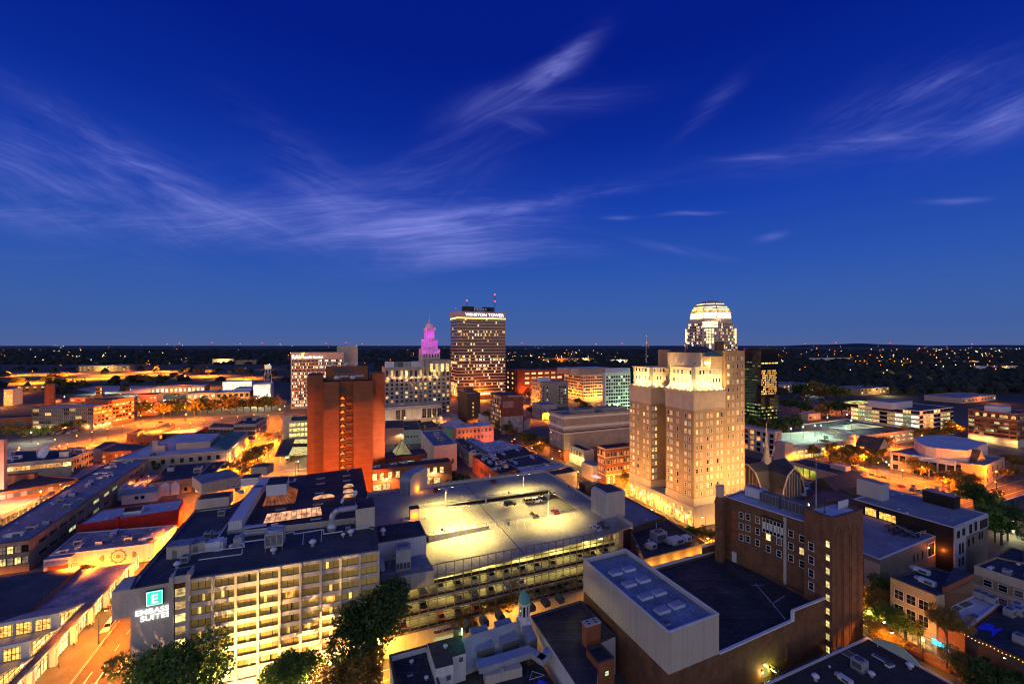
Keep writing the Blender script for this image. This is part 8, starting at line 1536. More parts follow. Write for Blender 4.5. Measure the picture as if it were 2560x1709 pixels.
for k,(s_,nwin)in enumerate((('835,850',3),('505,1210',3),('1115,555',3))):
 tip=GZ('D',s_,ze+.6)[0];t_=tip-mn_*1.0;L_=13.0;back=t_-md_*0;hgt=4.6
 p0=t_-md_*L_;mb=MB();w_=12.0
 a0,a1=p0,p0-mn_*w_;zt2=Vector((0,0,hgt));mb.add([a1,a0,a0+zt2,a1+zt2,t_,t_-mn_*w_],[(0,1,2,3),(1,4,2),(5,0,3)]);mb.build('saw_tooth_wall',cop_w,mh);mb=MB();o_=Vector((0,0,.12));mb.add([a0+zt2+o_+mn_*.3,t_+o_+mn_*.3,t_-mn_*w_+o_,a1+zt2+o_],[(0,1,2,3)]);mb.build('saw_tooth_roof',r_metal,mh)
 for i in range(nwin):
  c_=a0-mn_*(3.0+3.6*i)-md_*.06;MB().box((c_.x,c_.y,c_.z+.9),2.9,.08,2.9,mn_).build('saw_tooth_window',timber,mh);g=MB()
  for j in range(3):g.box((c_-md_*.07+mn_*(-1.4+1.4*j)).to_tuple()[:2]+(c_.z+.9,),.10,.08,2.9,mn_);g.box((c_-md_*.07).to_tuple()[:2]+(c_.z+.9+1.42*j,),2.9,.08,.10,mn_)
  for j in(-.7,.7):g.box((c_-md_*.07+mn_*j).to_tuple()[:2]+(c_.z+.9,),.06,.06,2.9,mn_)
  g.build('window_bar',dkmetal,mh)
 mb=MB();mb.add([a0+mn_*.05+md_*.8+Vector((0,0,.5)),t_+mn_*.05-md_*2.4+Vector((0,0,.45)),a0+mn_*.05+md_*.8+Vector((0,0,hgt-.9))],[(0,1,2)]);mb.build('side_glass',timber,mh);g=MB()
 for j in range(6):f_=j/6;q=a0+md_*(.8+(L_-3.2)*f_)+mn_*.1;g.box((q.x,q.y,q.z+.5),.10,.08,max(.1,(hgt-1.4)*(1-f_)),md_)
 for j in range(3):g.box((a0+md_*(.8+(L_-3.2)*(1-j/3.2)*.5)+mn_*.1).to_tuple()[:2]+(a0 .z+.5+1.1*j,),(L_-3.2)*(1-j/3.2),.08,.10,md_)
 g.build('side_bar',dkmetal,mh)
for k in range(9):
 c_=ea+md_*(6+8.6*k)-mn_*.92;MB().box((c_.x,c_.y,.4),6.4,.12,3.6,md_).build('shop_front',shopg,mh);g=MB()
 for j in range(6):g.box((c_+md_*(-3.1+1.24*j)+mn_*.1).to_tuple()[:2]+(.4,),.10,.08,3.6,md_)
 for z in(.4,2.9,3.95):g.box((c_+mn_*.1).to_tuple()[:2]+(z,),6.4,.08,.10,md_)
 g.build('shop_bar',dkmetal,mh);q=ea+md_*(1.8+8.6*k)-mn_*.2;MB().box((q.x,q.y,0),1.1,1.1,5.0,md_).build('pier',trim_w,mh)
 q=ea+md_*(6+8.6*k)+mn_*1.6;plight('shop_light',(q.x,q.y,4.4),900,(1,.60,.16),mh,.3)
 # ------------------ trees
def leafmat(name,c):
 m=mat(name,c,rough=.6,var=.45,scale=.35,spec=.2);return m
LEAF={'green':leafmat('leaf_green',(.10,.19,.03)),'dark':leafmat('leaf_dark',(.05,.10,.022)),'gold':leafmat('leaf_autumn',(.28,.18,.035)),'olive':leafmat('leaf_olive',(.17,.15,.035))}
CR={}
def crown_mesh(var,n,leaf,kind,tall=1.0):
 k=(var,n,kind,tall)
 if k in CR:return CR[k]
 r=np.random.RandomState(var*17+n);nb=30;C=r.normal(0,.40,(nb,3));C[:,2]=np.abs(C[:,2])*.9*tall+.25*tall;Rb=r.uniform(.20,.46,nb)
 w=Rb**2;b=r.choice(nb,n,p=w/w.sum());d=r.normal(size=(n,3));d/=np.linalg.norm(d,axis=1)[:,None]
 p=C[b]+d*(Rb[b]*r.uniform(.55,1.08,n))[:,None]*np.array([1,1,.85]);a=r.normal(size=(n,3))+d*.8;a/=np.linalg.norm(a,axis=1)[:,None]
 u=np.cross(a,r.normal(size=(n,3)));u/=np.linalg.norm(u,axis=1)[:,None];v=np.cross(a,u);s=(leaf*r.uniform(.6,1.4,n))[:,None]
 V=np.stack([p-u*s,p-v*s*.6,p+u*s,p+v*s*.6],1).reshape(-1,3);me=bpy.data.meshes.new('crown');me.from_pydata(V.tolist(),[],[(4*i,4*i+1,4*i+2,4*i+3)for i in range(n)]);me.materials.append(LEAF[kind]);CR[k]=me;return me
TM={}
def trunk_mesh(var):
 if var in TM:return TM[var]
 r=random.Random(var);mb=MB().tube((0,0,-.95),(0,0,.1),.075,7,.05)
 for k in range(6):t=k*1.05+r.random();z=-.25+.08*k;mb.tube((0,0,z),(.5*math.cos(t),.5*math.sin(t),z+.5),.03,5,.012)
 TM[var]=mb.mesh('trunk',bark);return TM[var]
tn=[0]
def tree(x,y,r,h,kind,label,group=None,lod=1,z=.1,tall=1.0):
 tn[0]+=1;n,lf=((12000,.040),(2400,.075),(420,.14))[lod];e=empty('tree',(x,y,z),label,'tree',group);e.rotation_euler=(0,0,tn[0]*1.7)
 zc=max(h-r*1.25*tall,r*.55)
 for nm,me in(('trunk',trunk_mesh(tn[0]%3)),('crown',crown_mesh(tn[0]%4,n,lf,kind,tall))):
  o=bpy.data.objects.new(nm,me);COL.objects.link(o);o.parent=e;o.location=(0,0,zc if nm=='crown' else zc*1.0);o.scale=(r,r,r)if nm=='crown' else(r*.8,r*.8,max(zc,.5)/.95)
 return e
def tpx(s,Yd,r,h,kind,label,lod=1,reg='s',**k):p=Z(reg,s)[0];q=AT((p[0],863),Yd);return tree(q.x,q.y,r,h,kind,label,lod=lod,**k)
for a in(('928,0',101,9.6,23,'dark','big dark tree between the hotel front and the deck entrance',0),('895,0',96,6.6,11,'gold','golden lit tree under the big dark tree at the hotel corner',0),('447,0',86,9.6,20.5,'green','leafy green tree in front of the blank hotel wall',0),('722,0',93,5.8,13.5,'green','smaller green tree before the hotel ground floor',0),('318,0',93,3.2,7,'olive','thin street tree at the hotel street corner',0),('1255,0',124,5.0,9.5,'gold','golden lit street tree left of the green cupola',0),('1160,0',117,3.4,6.5,'gold','lower golden tree by the parking entrance',0),('1395,0',134,4.8,9.5,'dark','dark tree between deck front and beige fly tower',0),('1330,0',130,3.8,8,'olive','olive tree in front of the deck grid',1),('1560,0',238,5.0,9,'olive','dark tree at the corner before the tan tower',1),('1722,0',170,4.6,8,'green','tree at the near corner of the tan tower shops',1),('1770,0',164,5.0,9,'gold','golden tree between the tan tower and the stone topped pier',1),('1800,0',150,4.0,8,'gold','tree glowing behind the arched shop',1),('1150,0',205,6.0,17,'dark','tall dark conical tree right of the orange annex',0),('1125,0',226,5.0,13,'gold','orange lit tree behind the tall conical tree',1),('1005,0',262,6.0,10,'gold','golden green tree under the lamp beside the painted sign',1),('2055,0',235,3.4,6,'green','small bright tree behind the brick tower roof',1)):tpx(*a)
for i,(x,yy_,r,h,kd,lb)in enumerate(((2222,126,5.6,9.5,'green','tall street tree nearest the brick tower on the glowing street'),(2190,121,5.6,10.5,'gold','glowing street tree against the edge of the brick tower'),(2238,116,5.4,9.0,'green','yellow green street tree second from the brick tower'),(2215,110,4.4,7.0,'gold','low golden tree over the curved parapet'),(2275,119,5.0,10,'gold','golden lit street tree in front of the boarded shop building'),(2368,104,3.8,15.5,'gold','tall thin golden tree in front of the cyan sign'),(2330,112,4.0,9,'olive','olive tree between the two tallest street trees'),(2440,97,5.4,9.5,'olive','dark olive tree over the light string'),(2500,92,5.4,8.5,'dark','dark tree low at the bottom right corner'),(2545,99,4.6,10.5,'dark','dark tree cut by the right edge of the photo'),(2420,89,3.6,6,'gold','golden shrub like tree at the bottom edge'))):tpx('%d,0'%x,yy_,r,h,kd,lb,0)
rt_=random.Random(5)
def grove(reg,s,Ys,r,h,kinds,label,group,lod=1,n=1):
 for k,p in enumerate(Z(reg,s)):
  q=G(p,0)if Ys is None else AT((p[0],863),Ys);rr=r*rt_.uniform(.75,1.25);tree(q.x,q.y,rr,h*rt_.uniform(.8,1.2),kinds[k%len(kinds)],label,group,lod)
grove('Q','1090,1040 1250,960 1340,1010 1300,1120 1400,1140 1530,1060 1600,1150 1640,1020 1720,1050 1800,1150 1880,1160 1960,1060 1990,1000 2060,980 1900,890 2080,900',None,4.6,9,['gold','olive','gold'],'orange lit tree in the row between garage and arts centre','trees by the garage')
grove('R','560,1260 640,1290 780,1340 1080,1480 1180,1500 1260,1540 1440,1560 1380,1500',None,5.0,9.5,['olive','gold'],'tree in front of the arts centre columns','trees before the arts centre');grove('R','1860,1390 1980,1330 1960,1150 2040,1200',None,4.2,8,['gold','olive'],'tree at the right corner of the arts centre','trees right of the arts centre')
grove('R','250,800 420,790 560,770 760,760 880,770 960,740 1100,740 1240,720 1130,690 60,840 180,820',None,5.5,8.5,['olive','gold'],'tree below the glass office building','trees below the glass offices')
grove('S','1980,900 2060,930 2140,880 1900,620 1740,560',None,6.5,13,['dark','green'],'dark tree behind the modern block at the right','trees behind the modern block');grove('M','1480,420 1570,430 1640,480 1740,560 1820,590 1960,700 2040,660 1900,560 1330,260',None,5.5,9,['gold','olive','gold'],'golden tree along the street before the beige flats','trees before the beige flats')
grove('N','1010,1250 760,560 820,580 850,640 250,470 300,650',None,6,10,['gold','olive'],'tree near the old brick offices','trees in the centre');grove('M','490,262 620,240 585,250',None,5,12,['dark'],'dark conifer before the pale hotel wing','conifers by the pale hotel')
grove('B','1640,1210 1700,1190 1230,1420 1120,1480 1300,1370 1180,1520 1540,1310 1480,1420 1830,880 1800,1120 2080,860',None,4.6,7,['gold','olive'],'tree glowing yellow along the avenue','trees along the avenue');grove('B','310,1330 950,1215 400,1310',None,5,7,['dark'],'dark tree behind the stone hall','trees behind the stone hall');grove('B','-60,520 60,560 200,545 380,580 480,560 580,560 700,530 820,560 900,540 1000,530 1100,530 1200,520 1300,540 1400,500 1500,500 1600,510 1700,500 1800,490 1900,480 900,480 1300,470 560,500',None,9,14,['gold','olive','dark'],'amber lit tree in the belt along the railway','trees along the railway',2)
grove('A','1040,880 1160,870 1290,870 1240,850 640,990 480,1000 900,950 720,970 140,930 120,1010 2040,690 2060,700 350,1000',None,5,8.5,['olive','green','gold'],'small tree by the brick mill car park','trees by the brick mill',2);grove('a','480,470 530,465 580,470 1200,500 1270,500 1320,505 1480,500 1520,498 1390,505 500,560 620,570 720,560 800,555 560,545 1920,430 1660,420 1750,425 1820,425 2000,420 2120,425 2200,425 2300,425',None,9,13,['dark','dark','gold'],'round dark tree near the highway','trees near the highway',2)
grove('Q','240,700 330,720 420,730 180,690 520,720 150,640 700,700 800,680 650,740 900,400 980,430 1300,420 1400,430 1480,420 1220,480 760,380 700,360',None,8,14,['dark','dark','olive'],'dark tree round the foot of the black glass tower','trees by the glass tower',2);grove('d','560,500 600,505 520,490 680,515 720,520 800,530 860,540 640,480',None,11,17,['dark','olive'],'dark tree in the park strip beyond the glass tower','park trees',2)
# ------------------ far woods: a carpet of crowns, too many to count
rn=np.random.RandomState(9);n=9000;Yw=700*np.exp(rn.uniform(0,1,n)**1.15*math.log(12));Xw=Yw*rn.uniform(-1.3,1.3,n);keep=~((Xw/Yw<-.32)&(Yw<1750)&(rn.uniform(size=n)<.97))&~((np.abs(Xw/Yw+.25)<.5)&(Yw<820));Xw,Yw=Xw[keep],Yw[keep];n=len(Xw)
base=np.array([(math.cos(t)*c,math.sin(t)*c,z)for z,c in((0,.9),(.55,.8))for t in np.arange(6)*math.pi/3+z]+[(0,0,1.0)]);fc=[(i,(i+1)%6,6+(i+1)%6,6+i)for i in range(6)]+[(6+i,6+(i+1)%6,12)for i in range(6)]
rr=(7+Yw*.0035)*rn.uniform(.7,1.5,n);V=base[None]*np.stack([rr,rr,rn.uniform(9,17,n)],1)[:,None]*rn.uniform(.8,1.2,(n,13,1))+np.stack([Xw,Yw,0*Xw],1)[:,None]
me=bpy.data.meshes.new('woods');me.from_pydata(V.reshape(-1,3).tolist(),[],[tuple(13*i+j for j in f)for i in range(n)for f in fc]);me.materials.append(mat('wood_canopy',(.022,.030,.016),var=.5,scale=.03));wo=bpy.data.objects.new('woods',me);COL.objects.link(wo);tag(wo,'dark wooded suburbs reaching to the horizon','woods',kind='stuff')
# ------------------ street lamps
def row_lamps(P,d,L_,step,side,e_,col,label,group,h=8.5):
 n=int(L_/step)
 for k in range(n+1):q=P+d*(step*k);lamp(q.x,q.y,h,e_*rt_.uniform(.75,1.25),col,bulb_o if col==SOD else bulb_w,label,group,arm=1.6,ang=side,z=.1)
a1,a2=math.atan2(D2 .y,D2 .x),math.atan2(D1 .y,D1 .x)
for s,t0,ln,e_,col,nm in((-49,28,160,4200,SOD,'market street'),(-49,205,210,9000,SOD,'avenue'),(135,30,70,2000,(1,.36,.03),'glowing street at the bottom right'),(135,116,180,3600,(1,.38,.035),'street between deck and tan tower'),(313,60,200,6000,SOD,'street before the arts centre')):
 row_lamps(ST(s-8.4,t0),D1,ln,30,a1,e_,col,'street lamp on the left kerb of the '+nm,'left kerb lamps, '+nm);row_lamps(ST(s+8.4,t0+15),D1,ln-15,30,a1+math.pi,e_,col,'street lamp on the right kerb of the '+nm,'right kerb lamps, '+nm)
for t,s0,ln,e_,col,nm in((105,-25,130,6500,(1,.42,.05),'street in front of the deck'),(192,-150,260,7000,SOD,'cross street behind the deck'),(192,150,270,9000,SOD,'cross street to the right'),(298,-200,560,7000,SOD,'far cross street'),(408,-40,480,8000,SOD,'farthest cross street')):row_lamps(ST(s0,t-(2.6 if t==105 else 8.4)),D2,ln,36,a2,e_,col,'street lamp along the '+nm,'lamps, '+nm)
for i,(reg,s,h,e_,col,bl,lb)in enumerate((('B','685,435',14,90000,SOD,bulb_o,'brilliant orange lamp over the railway trees'),('B','697,528',14,60000,SOD,bulb_o,'bright orange lamp on a tall pole by the wide avenue'),('B','183,475',12,60000,SOD,bulb_o,'bright orange lamp at the end of the mill'),('B','68,545',10,30000,SOD,bulb_o,'orange lamp beside the brick mill corner'),('B','2010,460',12,40000,SOD,bulb_o,'orange lamp where the avenue meets the railway'),('B','2078,412',12,30000,SOD,bulb_o,'farther orange lamp near the pale slab offices'),('A','510,905',9,22000,(.9,1,.8),bulb_g,'white lamp over the mill car park'),('A','1050,330',12,30000,(.95,1,.75),bulb_g,'white lamp behind the mill chimney'),('A','435,640',9,24000,SOD,bulb_o,'orange lamp left of the mill'),('A','970,1130',8,11000,SOD,bulb_o,'amber lamp on the empty lot'),('A','315,1160',8,12000,SOD,bulb_o,'amber lamp by the left road'),('A','525,1210',8,12000,SOD,bulb_o,'amber lamp behind the big dish'),('A','1960,285',10,30000,SOD,bulb_o,'orange lamp by the brick tower house'),('B','1492,1010',7,9000,(1,.6,.2),bulb_w,'white globe lamp by the stone columns'),('B','1397,1105',7,9000,(1,.6,.2),bulb_w,'nearer globe lamp by the stone columns'),('B','2270,1180',7,9000,(.9,1,.6),bulb_g,'greenish lamp beside the bus canopy'),('R','240,1120',12,30000,SOD,bulb_o,'starry orange lamp in front of the arts centre'),('R','700,715',12,22000,SOD,bulb_o,'orange lamp at the corner of the glass offices'),('R','200,1078',5,1500,(.95,.95,.8),bulb_g,'small white path lamp behind the starry orange lamp'),('R','428,1190',5,2500,(.8,1,.7),bulb_g,'greenish globe lamp before the arts centre'),('R','1200,570',10,16000,SOD,bulb_o,'amber lamp between offices and brick apartments'),('R','1740,1215',10,20000,SOD,bulb_o,'tall lamp at the arts centre street corner'),('T','170,685',5,2600,(1,.62,.14),bulb_w,'white globe lamp against the brick tower edge'),('T','355,730',5,5000,(1,.50,.06),bulb_w,'pair lamp glowing inside the street trees'),('T','850,980',6,3600,(1,.36,.04),bulb_w,'thin street lamp beside the tall lit door'),('D','1595,1500',5,7000,WLT,bulb_o,'starry orange lamp at the hotel street corner'),('r','1010,310',5,4000,(1,.50,.06),bulb_w,'lamp hidden in the golden tree by the cupola'),('k','1065,1320',5,11000,(1,.52,.06),bulb_w,'dark post lamp in the golden tree at the hotel corner'),('Q','1295,275',10,24000,SOD,bulb_o,'orange lamp by the highway bridge'),('Q','1640,245',10,24000,SOD,bulb_o,'orange lamp above the glass office corner'),('Q','1085,65',10,26000,(.9,.95,.8),bulb_g,'white lamp behind the dark park trees'),('Q','1735,830',6,9000,SOD,bulb_o,'lamp at the garage entrance'))):
 q=G(Z(reg,s)[0],h);lamp(q.x,q.y,h-.8,e_*.55,col,bl,lb,None,z=.05)
for i,s in enumerate(('150,430','560,425','1000,430','1450,425','1900,440','300,500','700,470','1000,455','1350,400','1560,395','1700,560','2250,460')):
 q=GZ('a',s,0)[0];lamp(q.x,q.y,24,220000,SOD,bulb_o,'tall amber lamp along the highway at the far left','highway lamps',z=.05)
for s,e_ in(('1200,560',42000),('900,545',42000),('1600,545',42000),('1480,600',30000),('1750,640',30000)):q=GZ('a',s,10)[0];lamp(q.x,q.y,9,e_,(.85,1,.62),bulb_g,'greenish white lamp over the campus car parks','campus lamps',z=.05)
for s in('250,690','480,660','760,650','950,600','1200,575','1420,560','1650,530','1850,540','600,720'):q=GZ('B',s,12)[0];lamp(q.x,q.y,11,34000,SOD,bulb_o,'tall orange lamp along the wide avenue','lamps of the wide avenue',z=.05)
for s in('300,1190','620,1090','900,1020','1250,960','1500,900','1750,850','2000,800','700,1180','1100,1100'):q=GZ('A',s,10)[0];lamp(q.x,q.y,9,18000,SOD,bulb_o,'amber lamp along the road before the mill','lamps of the mill road',z=.05)
rl_=random.Random(21);cl_=[(130,880,300,18,26),(380,900,420,22,20),(900,895,330,16,26),(1280,885,220,14,20),(1460,895,160,14,16),(2080,880,190,16,26),(2380,890,200,18,34),(2200,905,300,16,26),(2450,878,140,6,20),(1300,905,160,14,22),(1000,866,900,2.5,16),(2000,866,500,2.5,8),(2420,925,160,10,10),(2150,935,150,14,8)]
for cx_,cy_,sx_,sy_,n in cl_:
 for k in range(n):
  p=(rl_.gauss(cx_,sx_*.55),max(865.2,rl_.gauss(cy_,sy_*.6)));q=G(p,0);
  if q.y<620 or q.y>40000:continue
  sc_=max(1.0,q.y/1500.0);c_=rl_.random();bm,col=(bulb_o,SOD)if c_<.62 else(bulb_w,WLT)if c_<.86 else(bulb_g,MER);key=('far',bm.name)
  if key not in LM:mb=MB().tube((0,0,0),(0,0,8),.12,4);mb.lathe((0,0,8),[(.1,0),(.55,.4),(.1,.9)],6);mb.m[-7:]=[1]*7;mb.m=[0]*6+[1]*(len(mb.m)-6);LM[key]=mb.mesh('far_lamp',[dkmetal,bm])
  o=bpy.data.objects.new('far_lamp',LM[key]);COL.objects.link(o);o.location=q;o.scale=(sc_*1.25,sc_*1.25,max(1,1.7*sc_**.5));tag(o,'tiny %s light among the dark trees toward the horizon'%{'sodium_bulb':'orange','white_bulb':'white','green_white_bulb':'greenish'}[bm.name],'lamp','distant %s lights'%bm.name.split('_')[0])
  if rl_.random()<.5 and q.y<5200:plight('glow',(q.x,q.y-6,12),15000*sc_**1.6,col,None,1.0)
for k,x in enumerate((418,448,530,600,655,700,815,865,905,1305,1490,1555,2090,2012,2225,2430)):
 q=AT((x,861-(k*7%5)),9000);mb=MB().tube((q.x,q.y,0),q,3,4);mb.lathe(q,[(1,0),(9,8),(1,16)],6);mb.m=[0]*6+[1]*(len(mb.m)-6);top(mb,'beacon_mast',[dkmetal,bulb_r],'distant mast with a red beacon on the horizon','mast','red beacons on the horizon')
 # ------------------ distant buildings among the trees
for k,(reg,x0,x1,y0,y1,m,lit)in enumerate((('a',720,1190,345,405,brick_t,3),('a',1950,2140,283,330,limest,2),('a',2160,2349,295,335,brick_t,0),('c',435,740,570,610,brick,2),('c',725,900,570,600,pink_b,2),('c',1060,1210,583,610,cop_w,1),('d',380,600,395,465,beige,3),('d',660,935,180,200,cop_w,0),('d',1015,1250,430,485,brick_t,1),('d',2060,2300,250,275,cop_w,1),('d',1870,1980,205,225,cop_w,1),('d',1840,2120,505,550,beige,1),('d',1280,1330,375,405,brick,0),('d',1380,1460,335,360,trim_w,1),('d',590,690,635,690,limest,2),('a',640,800,640,680,brick,3),('d',860,930,440,475,brick,0),('A',860,990,380,440,brick,2),('A',1560,1665,170,330,brick_d,1),('A',250,760,165,260,r_slate,2))):
 (xa,ya),(xb,yb2)=Z(reg,'%d,%d %d,%d'%(x0,y0,x1,y1));a=G((xa,yb2),0);b_=along(a,D2,xb);w=(b_-a).length;z1=max(5,ZT(ya,a.y));dp=min(40,w*.5);b=bld('distant_building','%s building among the trees, %s'%(('low brick','pale stone','wide flat','small lit')[k%4],('beyond the highway','toward the horizon behind the centre','on the wooded slopes at the right','near the campus')[0 if reg=='a' else 1 if reg=='c' else 2 if reg=='d' else 3]),[a,b_,b_+D1*dp,a+D1*dp],z1,m,r_grey,par=.3,group='distant buildings')
 if lit:wins(b,0,max(3,int(w/9)),[z1*.25,z1*.62]if z1>9 else[z1*.3],3.6,min(3,z1*.25),[(lit_y,lit),(lit_w,lit),(glass_d,2)],None,rails=0);q=(a+b_)/2-D1*16;plight('yard_light',(q.x,q.y,9),30000*(a.y/700)**1.5,rt_.choice((SOD,WLT)),b.root,.6)
 # ------------------ cars
PAINT={n:mat('car_paint_'+n,c,rough=.3,spec=.6,var=.04,metal=.2)for n,c in{'black':(.015,.015,.018),'white':(.72,.72,.70),'silver':(.42,.43,.44),'red':(.45,.02,.02),'gold':(.45,.34,.20),'blue':(.04,.07,.16),'grey':(.14,.14,.15)}.items()}
CARM={}
def car(p,d,paint,label,group=None,kind='car',z=None):
 key=(paint,kind)
 if key not in CARM:
  ln,hb,ht={'car':(4.5,.85,1.45),'suv':(4.7,1.0,1.8),'van':(5.0,1.0,2.0),'limo':(9.0,.9,1.5)}[kind];h=ln/2;cab={'car':(-.32,.22),'suv':(-.47,.22),'van':(-.48,.30),'limo':(-.42,.30)}[kind];w=.9
  pr=[(-h,.35),(-h,hb-.1),(-h*.9,hb),(h*.55,hb),(h*.95,hb-.18),(h,hb-.35),(h,.32)];mb=MB();v=[]
  for y,s in((-w,1),(-w*.94,1),(w*.94,1),(w,1)):v+=[(x,y,zz if abs(y)<w else min(zz,hb-.12))for x,zz in pr]
  k=len(pr);mb.add(v,[f for j in range(3)for f in[(j*k+i,(j+1)*k+i,(j+1)*k+i+1,j*k+i+1)for i in range(k-1)]]+[tuple(range(k)),tuple(range(4*k-1,3*k-1,-1))])
  c0,c1=ln*cab[0],ln*cab[1];sl=.55;mb.add([(c0+sl*.6,-w*.72,ht),(c1-sl,-w*.72,ht),(c1-sl,w*.72,ht),(c0+sl*.6,w*.72,ht),(c0+sl*.6,-w*.72,ht-.06),(c1-sl,-w*.72,ht-.06),(c1-sl,w*.72,ht-.06),(c0+sl*.6,w*.72,ht-.06)],[(0,1,2,3),(0,4,5,1),(1,5,6,2),(2,6,7,3),(3,7,4,0)])
  for x,x2 in((c0,c0+sl*.6),(c1,c1-sl),((c0+c1)/2,(c0+c1)/2)):
   for s in(-1,1):mb.tube((x,s*w*.86,hb-.02),(x2,s*w*.72,ht-.04),.05,4)
  g=MB();g.add([(c0,-w*.86,hb-.01),(c1+.1,-w*.86,hb-.01),(c1+.1,w*.86,hb-.01),(c0,w*.86,hb-.01),(c0+sl*.6,-w*.71,ht-.05),(c1-sl,-w*.71,ht-.05),(c1-sl,w*.71,ht-.05),(c0+sl*.6,w*.71,ht-.05)],[(0,1,5,4),(1,2,6,5),(2,3,7,6),(3,0,4,7)])
  parts=[('body',mb.mesh('body',PAINT[paint])),('window',g.mesh('window',glass_d))]
  for x in(-h*.62,h*.62):
   for s in(-1,1):parts.append(('wheel',MB().tube((x,s*w*.78,.33),(x,s*w*1.01,.33),.33,12).mesh('wheel',dkmetal)))
  for s in(-1,1):parts.append(('headlight',MB().box((h-.02,s*w*.68,hb-.38),.06,.32,.16,(1,0)).mesh('headlight',cop_w)));parts.append(('tail_light',MB().box((-h+.02,s*w*.70,hb-.35),.06,.28,.2,(1,0)).mesh('tail_light',PAINT['red'])))
  CARM[key]=parts
 e=empty('limousine' if kind=='limo' else 'parked_car',p,label,'limousine' if kind=='limo' else 'car',group);e.rotation_euler=(0,0,math.atan2(d.y,d.x))
 for nm,me in CARM[key]:o=bpy.data.objects.new(nm,me);COL.objects.link(o);o.parent=e
 return e
car(GZ('D','1370,830',.02)[0],-D1,'white','long white stretch limousine parked by the market pavement',kind='limo')
zm_=lambda u:ZT_-3.5*(u-16)/54.3
for reg,s,pt,kd,d,lb,zz in(('l','1960,640','black','suv',e2,'black car parked alone in the sunken deck bay',19.2),('m','225,500','gold','suv',e2,'tan estate car leftmost of three at the deck back wall',18.2),('m','315,490','white','suv',e2,'white car between tan and black cars on the deck',18.0),('m','410,475','black','suv',e2,'black hatchback at the right of the three deck cars',17.8),('m','290,690','gold','van',e1,'beige van behind the near deck rail',17.7),('m','565,635','red','car',e1,'red car behind the near deck rail',17.4),('m','1100,850','white','car',e1,'white saloon at the right end of the deck front',20.5),('m','1190,815','blue','suv',e1,'dark car beside the stair tower on the deck',20.5),('l','985,450','red','car',e1,'dark red car beside the curved roof pavilion',20.5),('l','1745,340','red','car',e1,'dark red car at the far back rail of the deck',20.5)):car(GZ(reg,s,zz+.03)[0],d,pt,lb,None,kd)
rc=random.Random(8)
for k,z in enumerate((5.23,9.13,13.03)):
 for i in range(14):
  if rc.random()<.78:pt=rc.choice(list(PAINT));q=DK(6+i*4.9+rc.uniform(-.3,.3),3.4+rc.uniform(-.3,.3),z);car(q,e1 if rc.random()<.6 else-e1,pt,'%s car inside the deck on the %s floor behind the grid'%(pt,('lowest','middle','upper')[k]),'cars inside the deck, floor %d'%(k+1),rc.choice(('car','suv')))
def lot(P,d,n,step,e_,lb,group,rows=1,rs=7.5):
 f_=Vector((-d.y,d.x,0))
 for r_ in range(rows):
  for i in range(n):
   if rc.random()<.85:pt=rc.choice(list(PAINT));car(P+d*(step*i)+f_*(rs*r_),f_,pt,pt+' car '+lb,group,rc.choice(('car','suv','car','van')))
lot(GZ('R','560,1490',.03)[0],(GZ('R','830,1540')[0]-GZ('R','560,1490')[0]).normalized(),6,2.9,0,'parked in the orange lit lot before the arts centre','cars before the arts centre',2,8);lot(GZ('A','240,990',.05)[0],D2,13,3.2,0,'in the crowded mill car park','cars by the mill',3,12)
for i,s in enumerate(('1890,1275 2060,1310').split()):car(GZ('Q',s,.04)[0],D1,('white','grey')[i],'%s car parked on the orange street below the garage'%('white','grey')[i])
car(GZ('R','410,1440',.04)[0],D2,'red','red car with lights at the car park entrance');car(GZ('Q','1670,1140',.04)[0],D2,'white','white truck like van under the trees by the garage',kind='van');car(GZ('B','860,580',.06)[0],D2,'blue','dark car on the wide orange avenue');car(GZ('B','345,650',.06)[0],D2,'black','black car on the road below the mill end')
for i,s in enumerate(('1030,150','1100,135','1180,118','1250,105')):car(GZ('D',s,.15)[0],D2,('black','grey','blue','silver')[i],('black','grey','blue','silver')[i]+' car parked below the medallion mural')
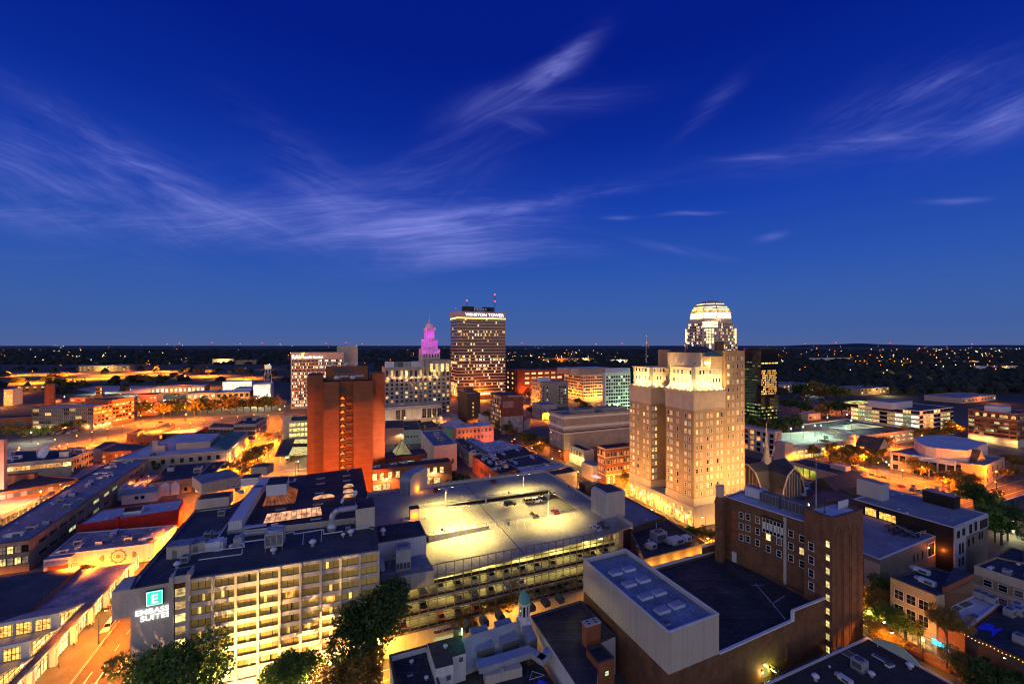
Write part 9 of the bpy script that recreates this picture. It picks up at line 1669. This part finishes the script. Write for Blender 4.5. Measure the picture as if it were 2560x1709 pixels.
# ------------------ people and cones
cone=MB().lathe((0,0,.04),[(.19,0),(.04,.72)],10).mesh('cone',mat('cone_orange',(.75,.12,.02)));cbase=MB().box((0,0,0),.42,.42,.05,(1,0)).mesh('base',dkmetal)
for i,s in enumerate('1265,1095 1290,1050 1305,1035 1380,935 1445,845 1490,780 1515,750 1275,1080'.split()):
 q=GZ('D',s,.03)[0];e=empty('traffic_cone',q,'orange traffic cone in the line beside the limousine','cone','traffic cones');
 for nm,me in(('cone',cone),('base',cbase)):o=bpy.data.objects.new(nm,me);COL.objects.link(o);o.parent=e
skin=mat('skin',(.45,.28,.20));hairm=mat('dark_hair',(.03,.02,.015))
def person_mesh(shirt,trous,stride):
 V=[(0,0,.95),(0,0,1.2),(0,0,1.42),(0,0,1.52),(0,.01,1.66),(.10,0,.90),(.11,stride*.5,.5),(.11,stride-.05,.08),(-.10,0,.90),(-.11,-stride*.4,.5),(-.11,-stride-.05,.08),(.19,0,1.40),(.25,-stride*.3,1.12),(.26,.08-stride*.3,.86),(-.19,0,1.40),(-.25,stride*.3,1.12),(-.26,.08+stride*.3,.86),(.11,stride+.12,.05),(-.11,-stride+.12,.05)]
 E=[(0,1),(1,2),(2,3),(3,4),(0,5),(5,6),(6,7),(7,17),(0,8),(8,9),(9,10),(10,18),(2,11),(11,12),(12,13),(2,14),(14,15),(15,16)];Rr=[.15,.14,.15,.055,.105,.10,.075,.05,.10,.075,.05,.065,.05,.038,.065,.05,.038,.04,.04]
 me=bpy.data.meshes.new('p');me.from_pydata(V,E,[]);ob=bpy.data.objects.new('p',me);COL.objects.link(ob);ob.modifiers.new('s','SKIN')
 for d_,r_ in zip(me.skin_vertices[0].data,Rr):d_.radius=(r_,r_*.8)
 me.skin_vertices[0].data[0].use_root=True;sb_=ob.modifiers.new('u','SUBSURF');sb_.levels=1;sb_.render_levels=1;m2_=bpy.data.meshes.new_from_object(ob.evaluated_get(bpy.context.evaluated_depsgraph_get()));bpy.data.objects.remove(ob);m2_.materials.clear()
 for m_ in(skin,shirt,trous,hairm):m2_.materials.append(m_)
 for p in m2_.polygons:z,x=p.center.z,abs(p.center.x);p.material_index=3 if z>1.68 or z<.07 else 0 if z>1.47 or(x>.2 and z<1.0)else 1 if z>.93 else 2
 m2_.name='person';return m2_
cloth={n:mat('cloth_'+n,c)for n,c in{'dark':(.03,.03,.04),'red':(.45,.04,.03),'white':(.6,.6,.58),'blue':(.05,.08,.25)}.items()}
pm={(n,s):person_mesh(cloth[n],cloth['dark']if n!='dark' else cloth['blue'],s)for n in cloth for s in(.05,.28)}
for i,(reg,s,n,st_,lb)in enumerate((('D','905,1130','dark',.05,'person in dark clothes nearest the camera on the market pavement'),('D','930,1060','dark',.28,'person in dark clothes just behind the nearest one by the market'),('D','720,1370','blue',.05,'person in blue standing at the shop front low on the pavement'),('D','1105,890','dark',.05,'person in dark clothes beside the red figure by the market'),('D','1140,870','red',.05,'person in red standing by the lit shop front'),('D','1200,760','blue',.28,'person in blue walking near the limousine'),('D','1225,715','white',.28,'person in white in the crowd beside the limousine'),('D','1260,690','dark',.28,'person in dark clothes at the left of the crowd'),('D','1330,660','red',.28,'person in red at the back of the crowd'),('D','1360,640','white',.05,'person in white by the limousine tail'),('D','1380,600','dark',.05,'person in dark clothes under the hotel overhang'),('D','1590,1410','dark',.28,'person at the foot of the hotel wall'),('m','737,310','red',.28,'person in red walking on the deck top'),('m','748,312','dark',.05,'person in dark clothes beside the red one on the deck'))):
 q=GZ(reg,s,20.55 if reg=='m' else.14)[0];o=bpy.data.objects.new('person',pm[(n,st_)]);COL.objects.link(o);o.location=q;o.rotation_euler=(0,0,i*1.3);tag(o,lb,'person')
flush_windows()
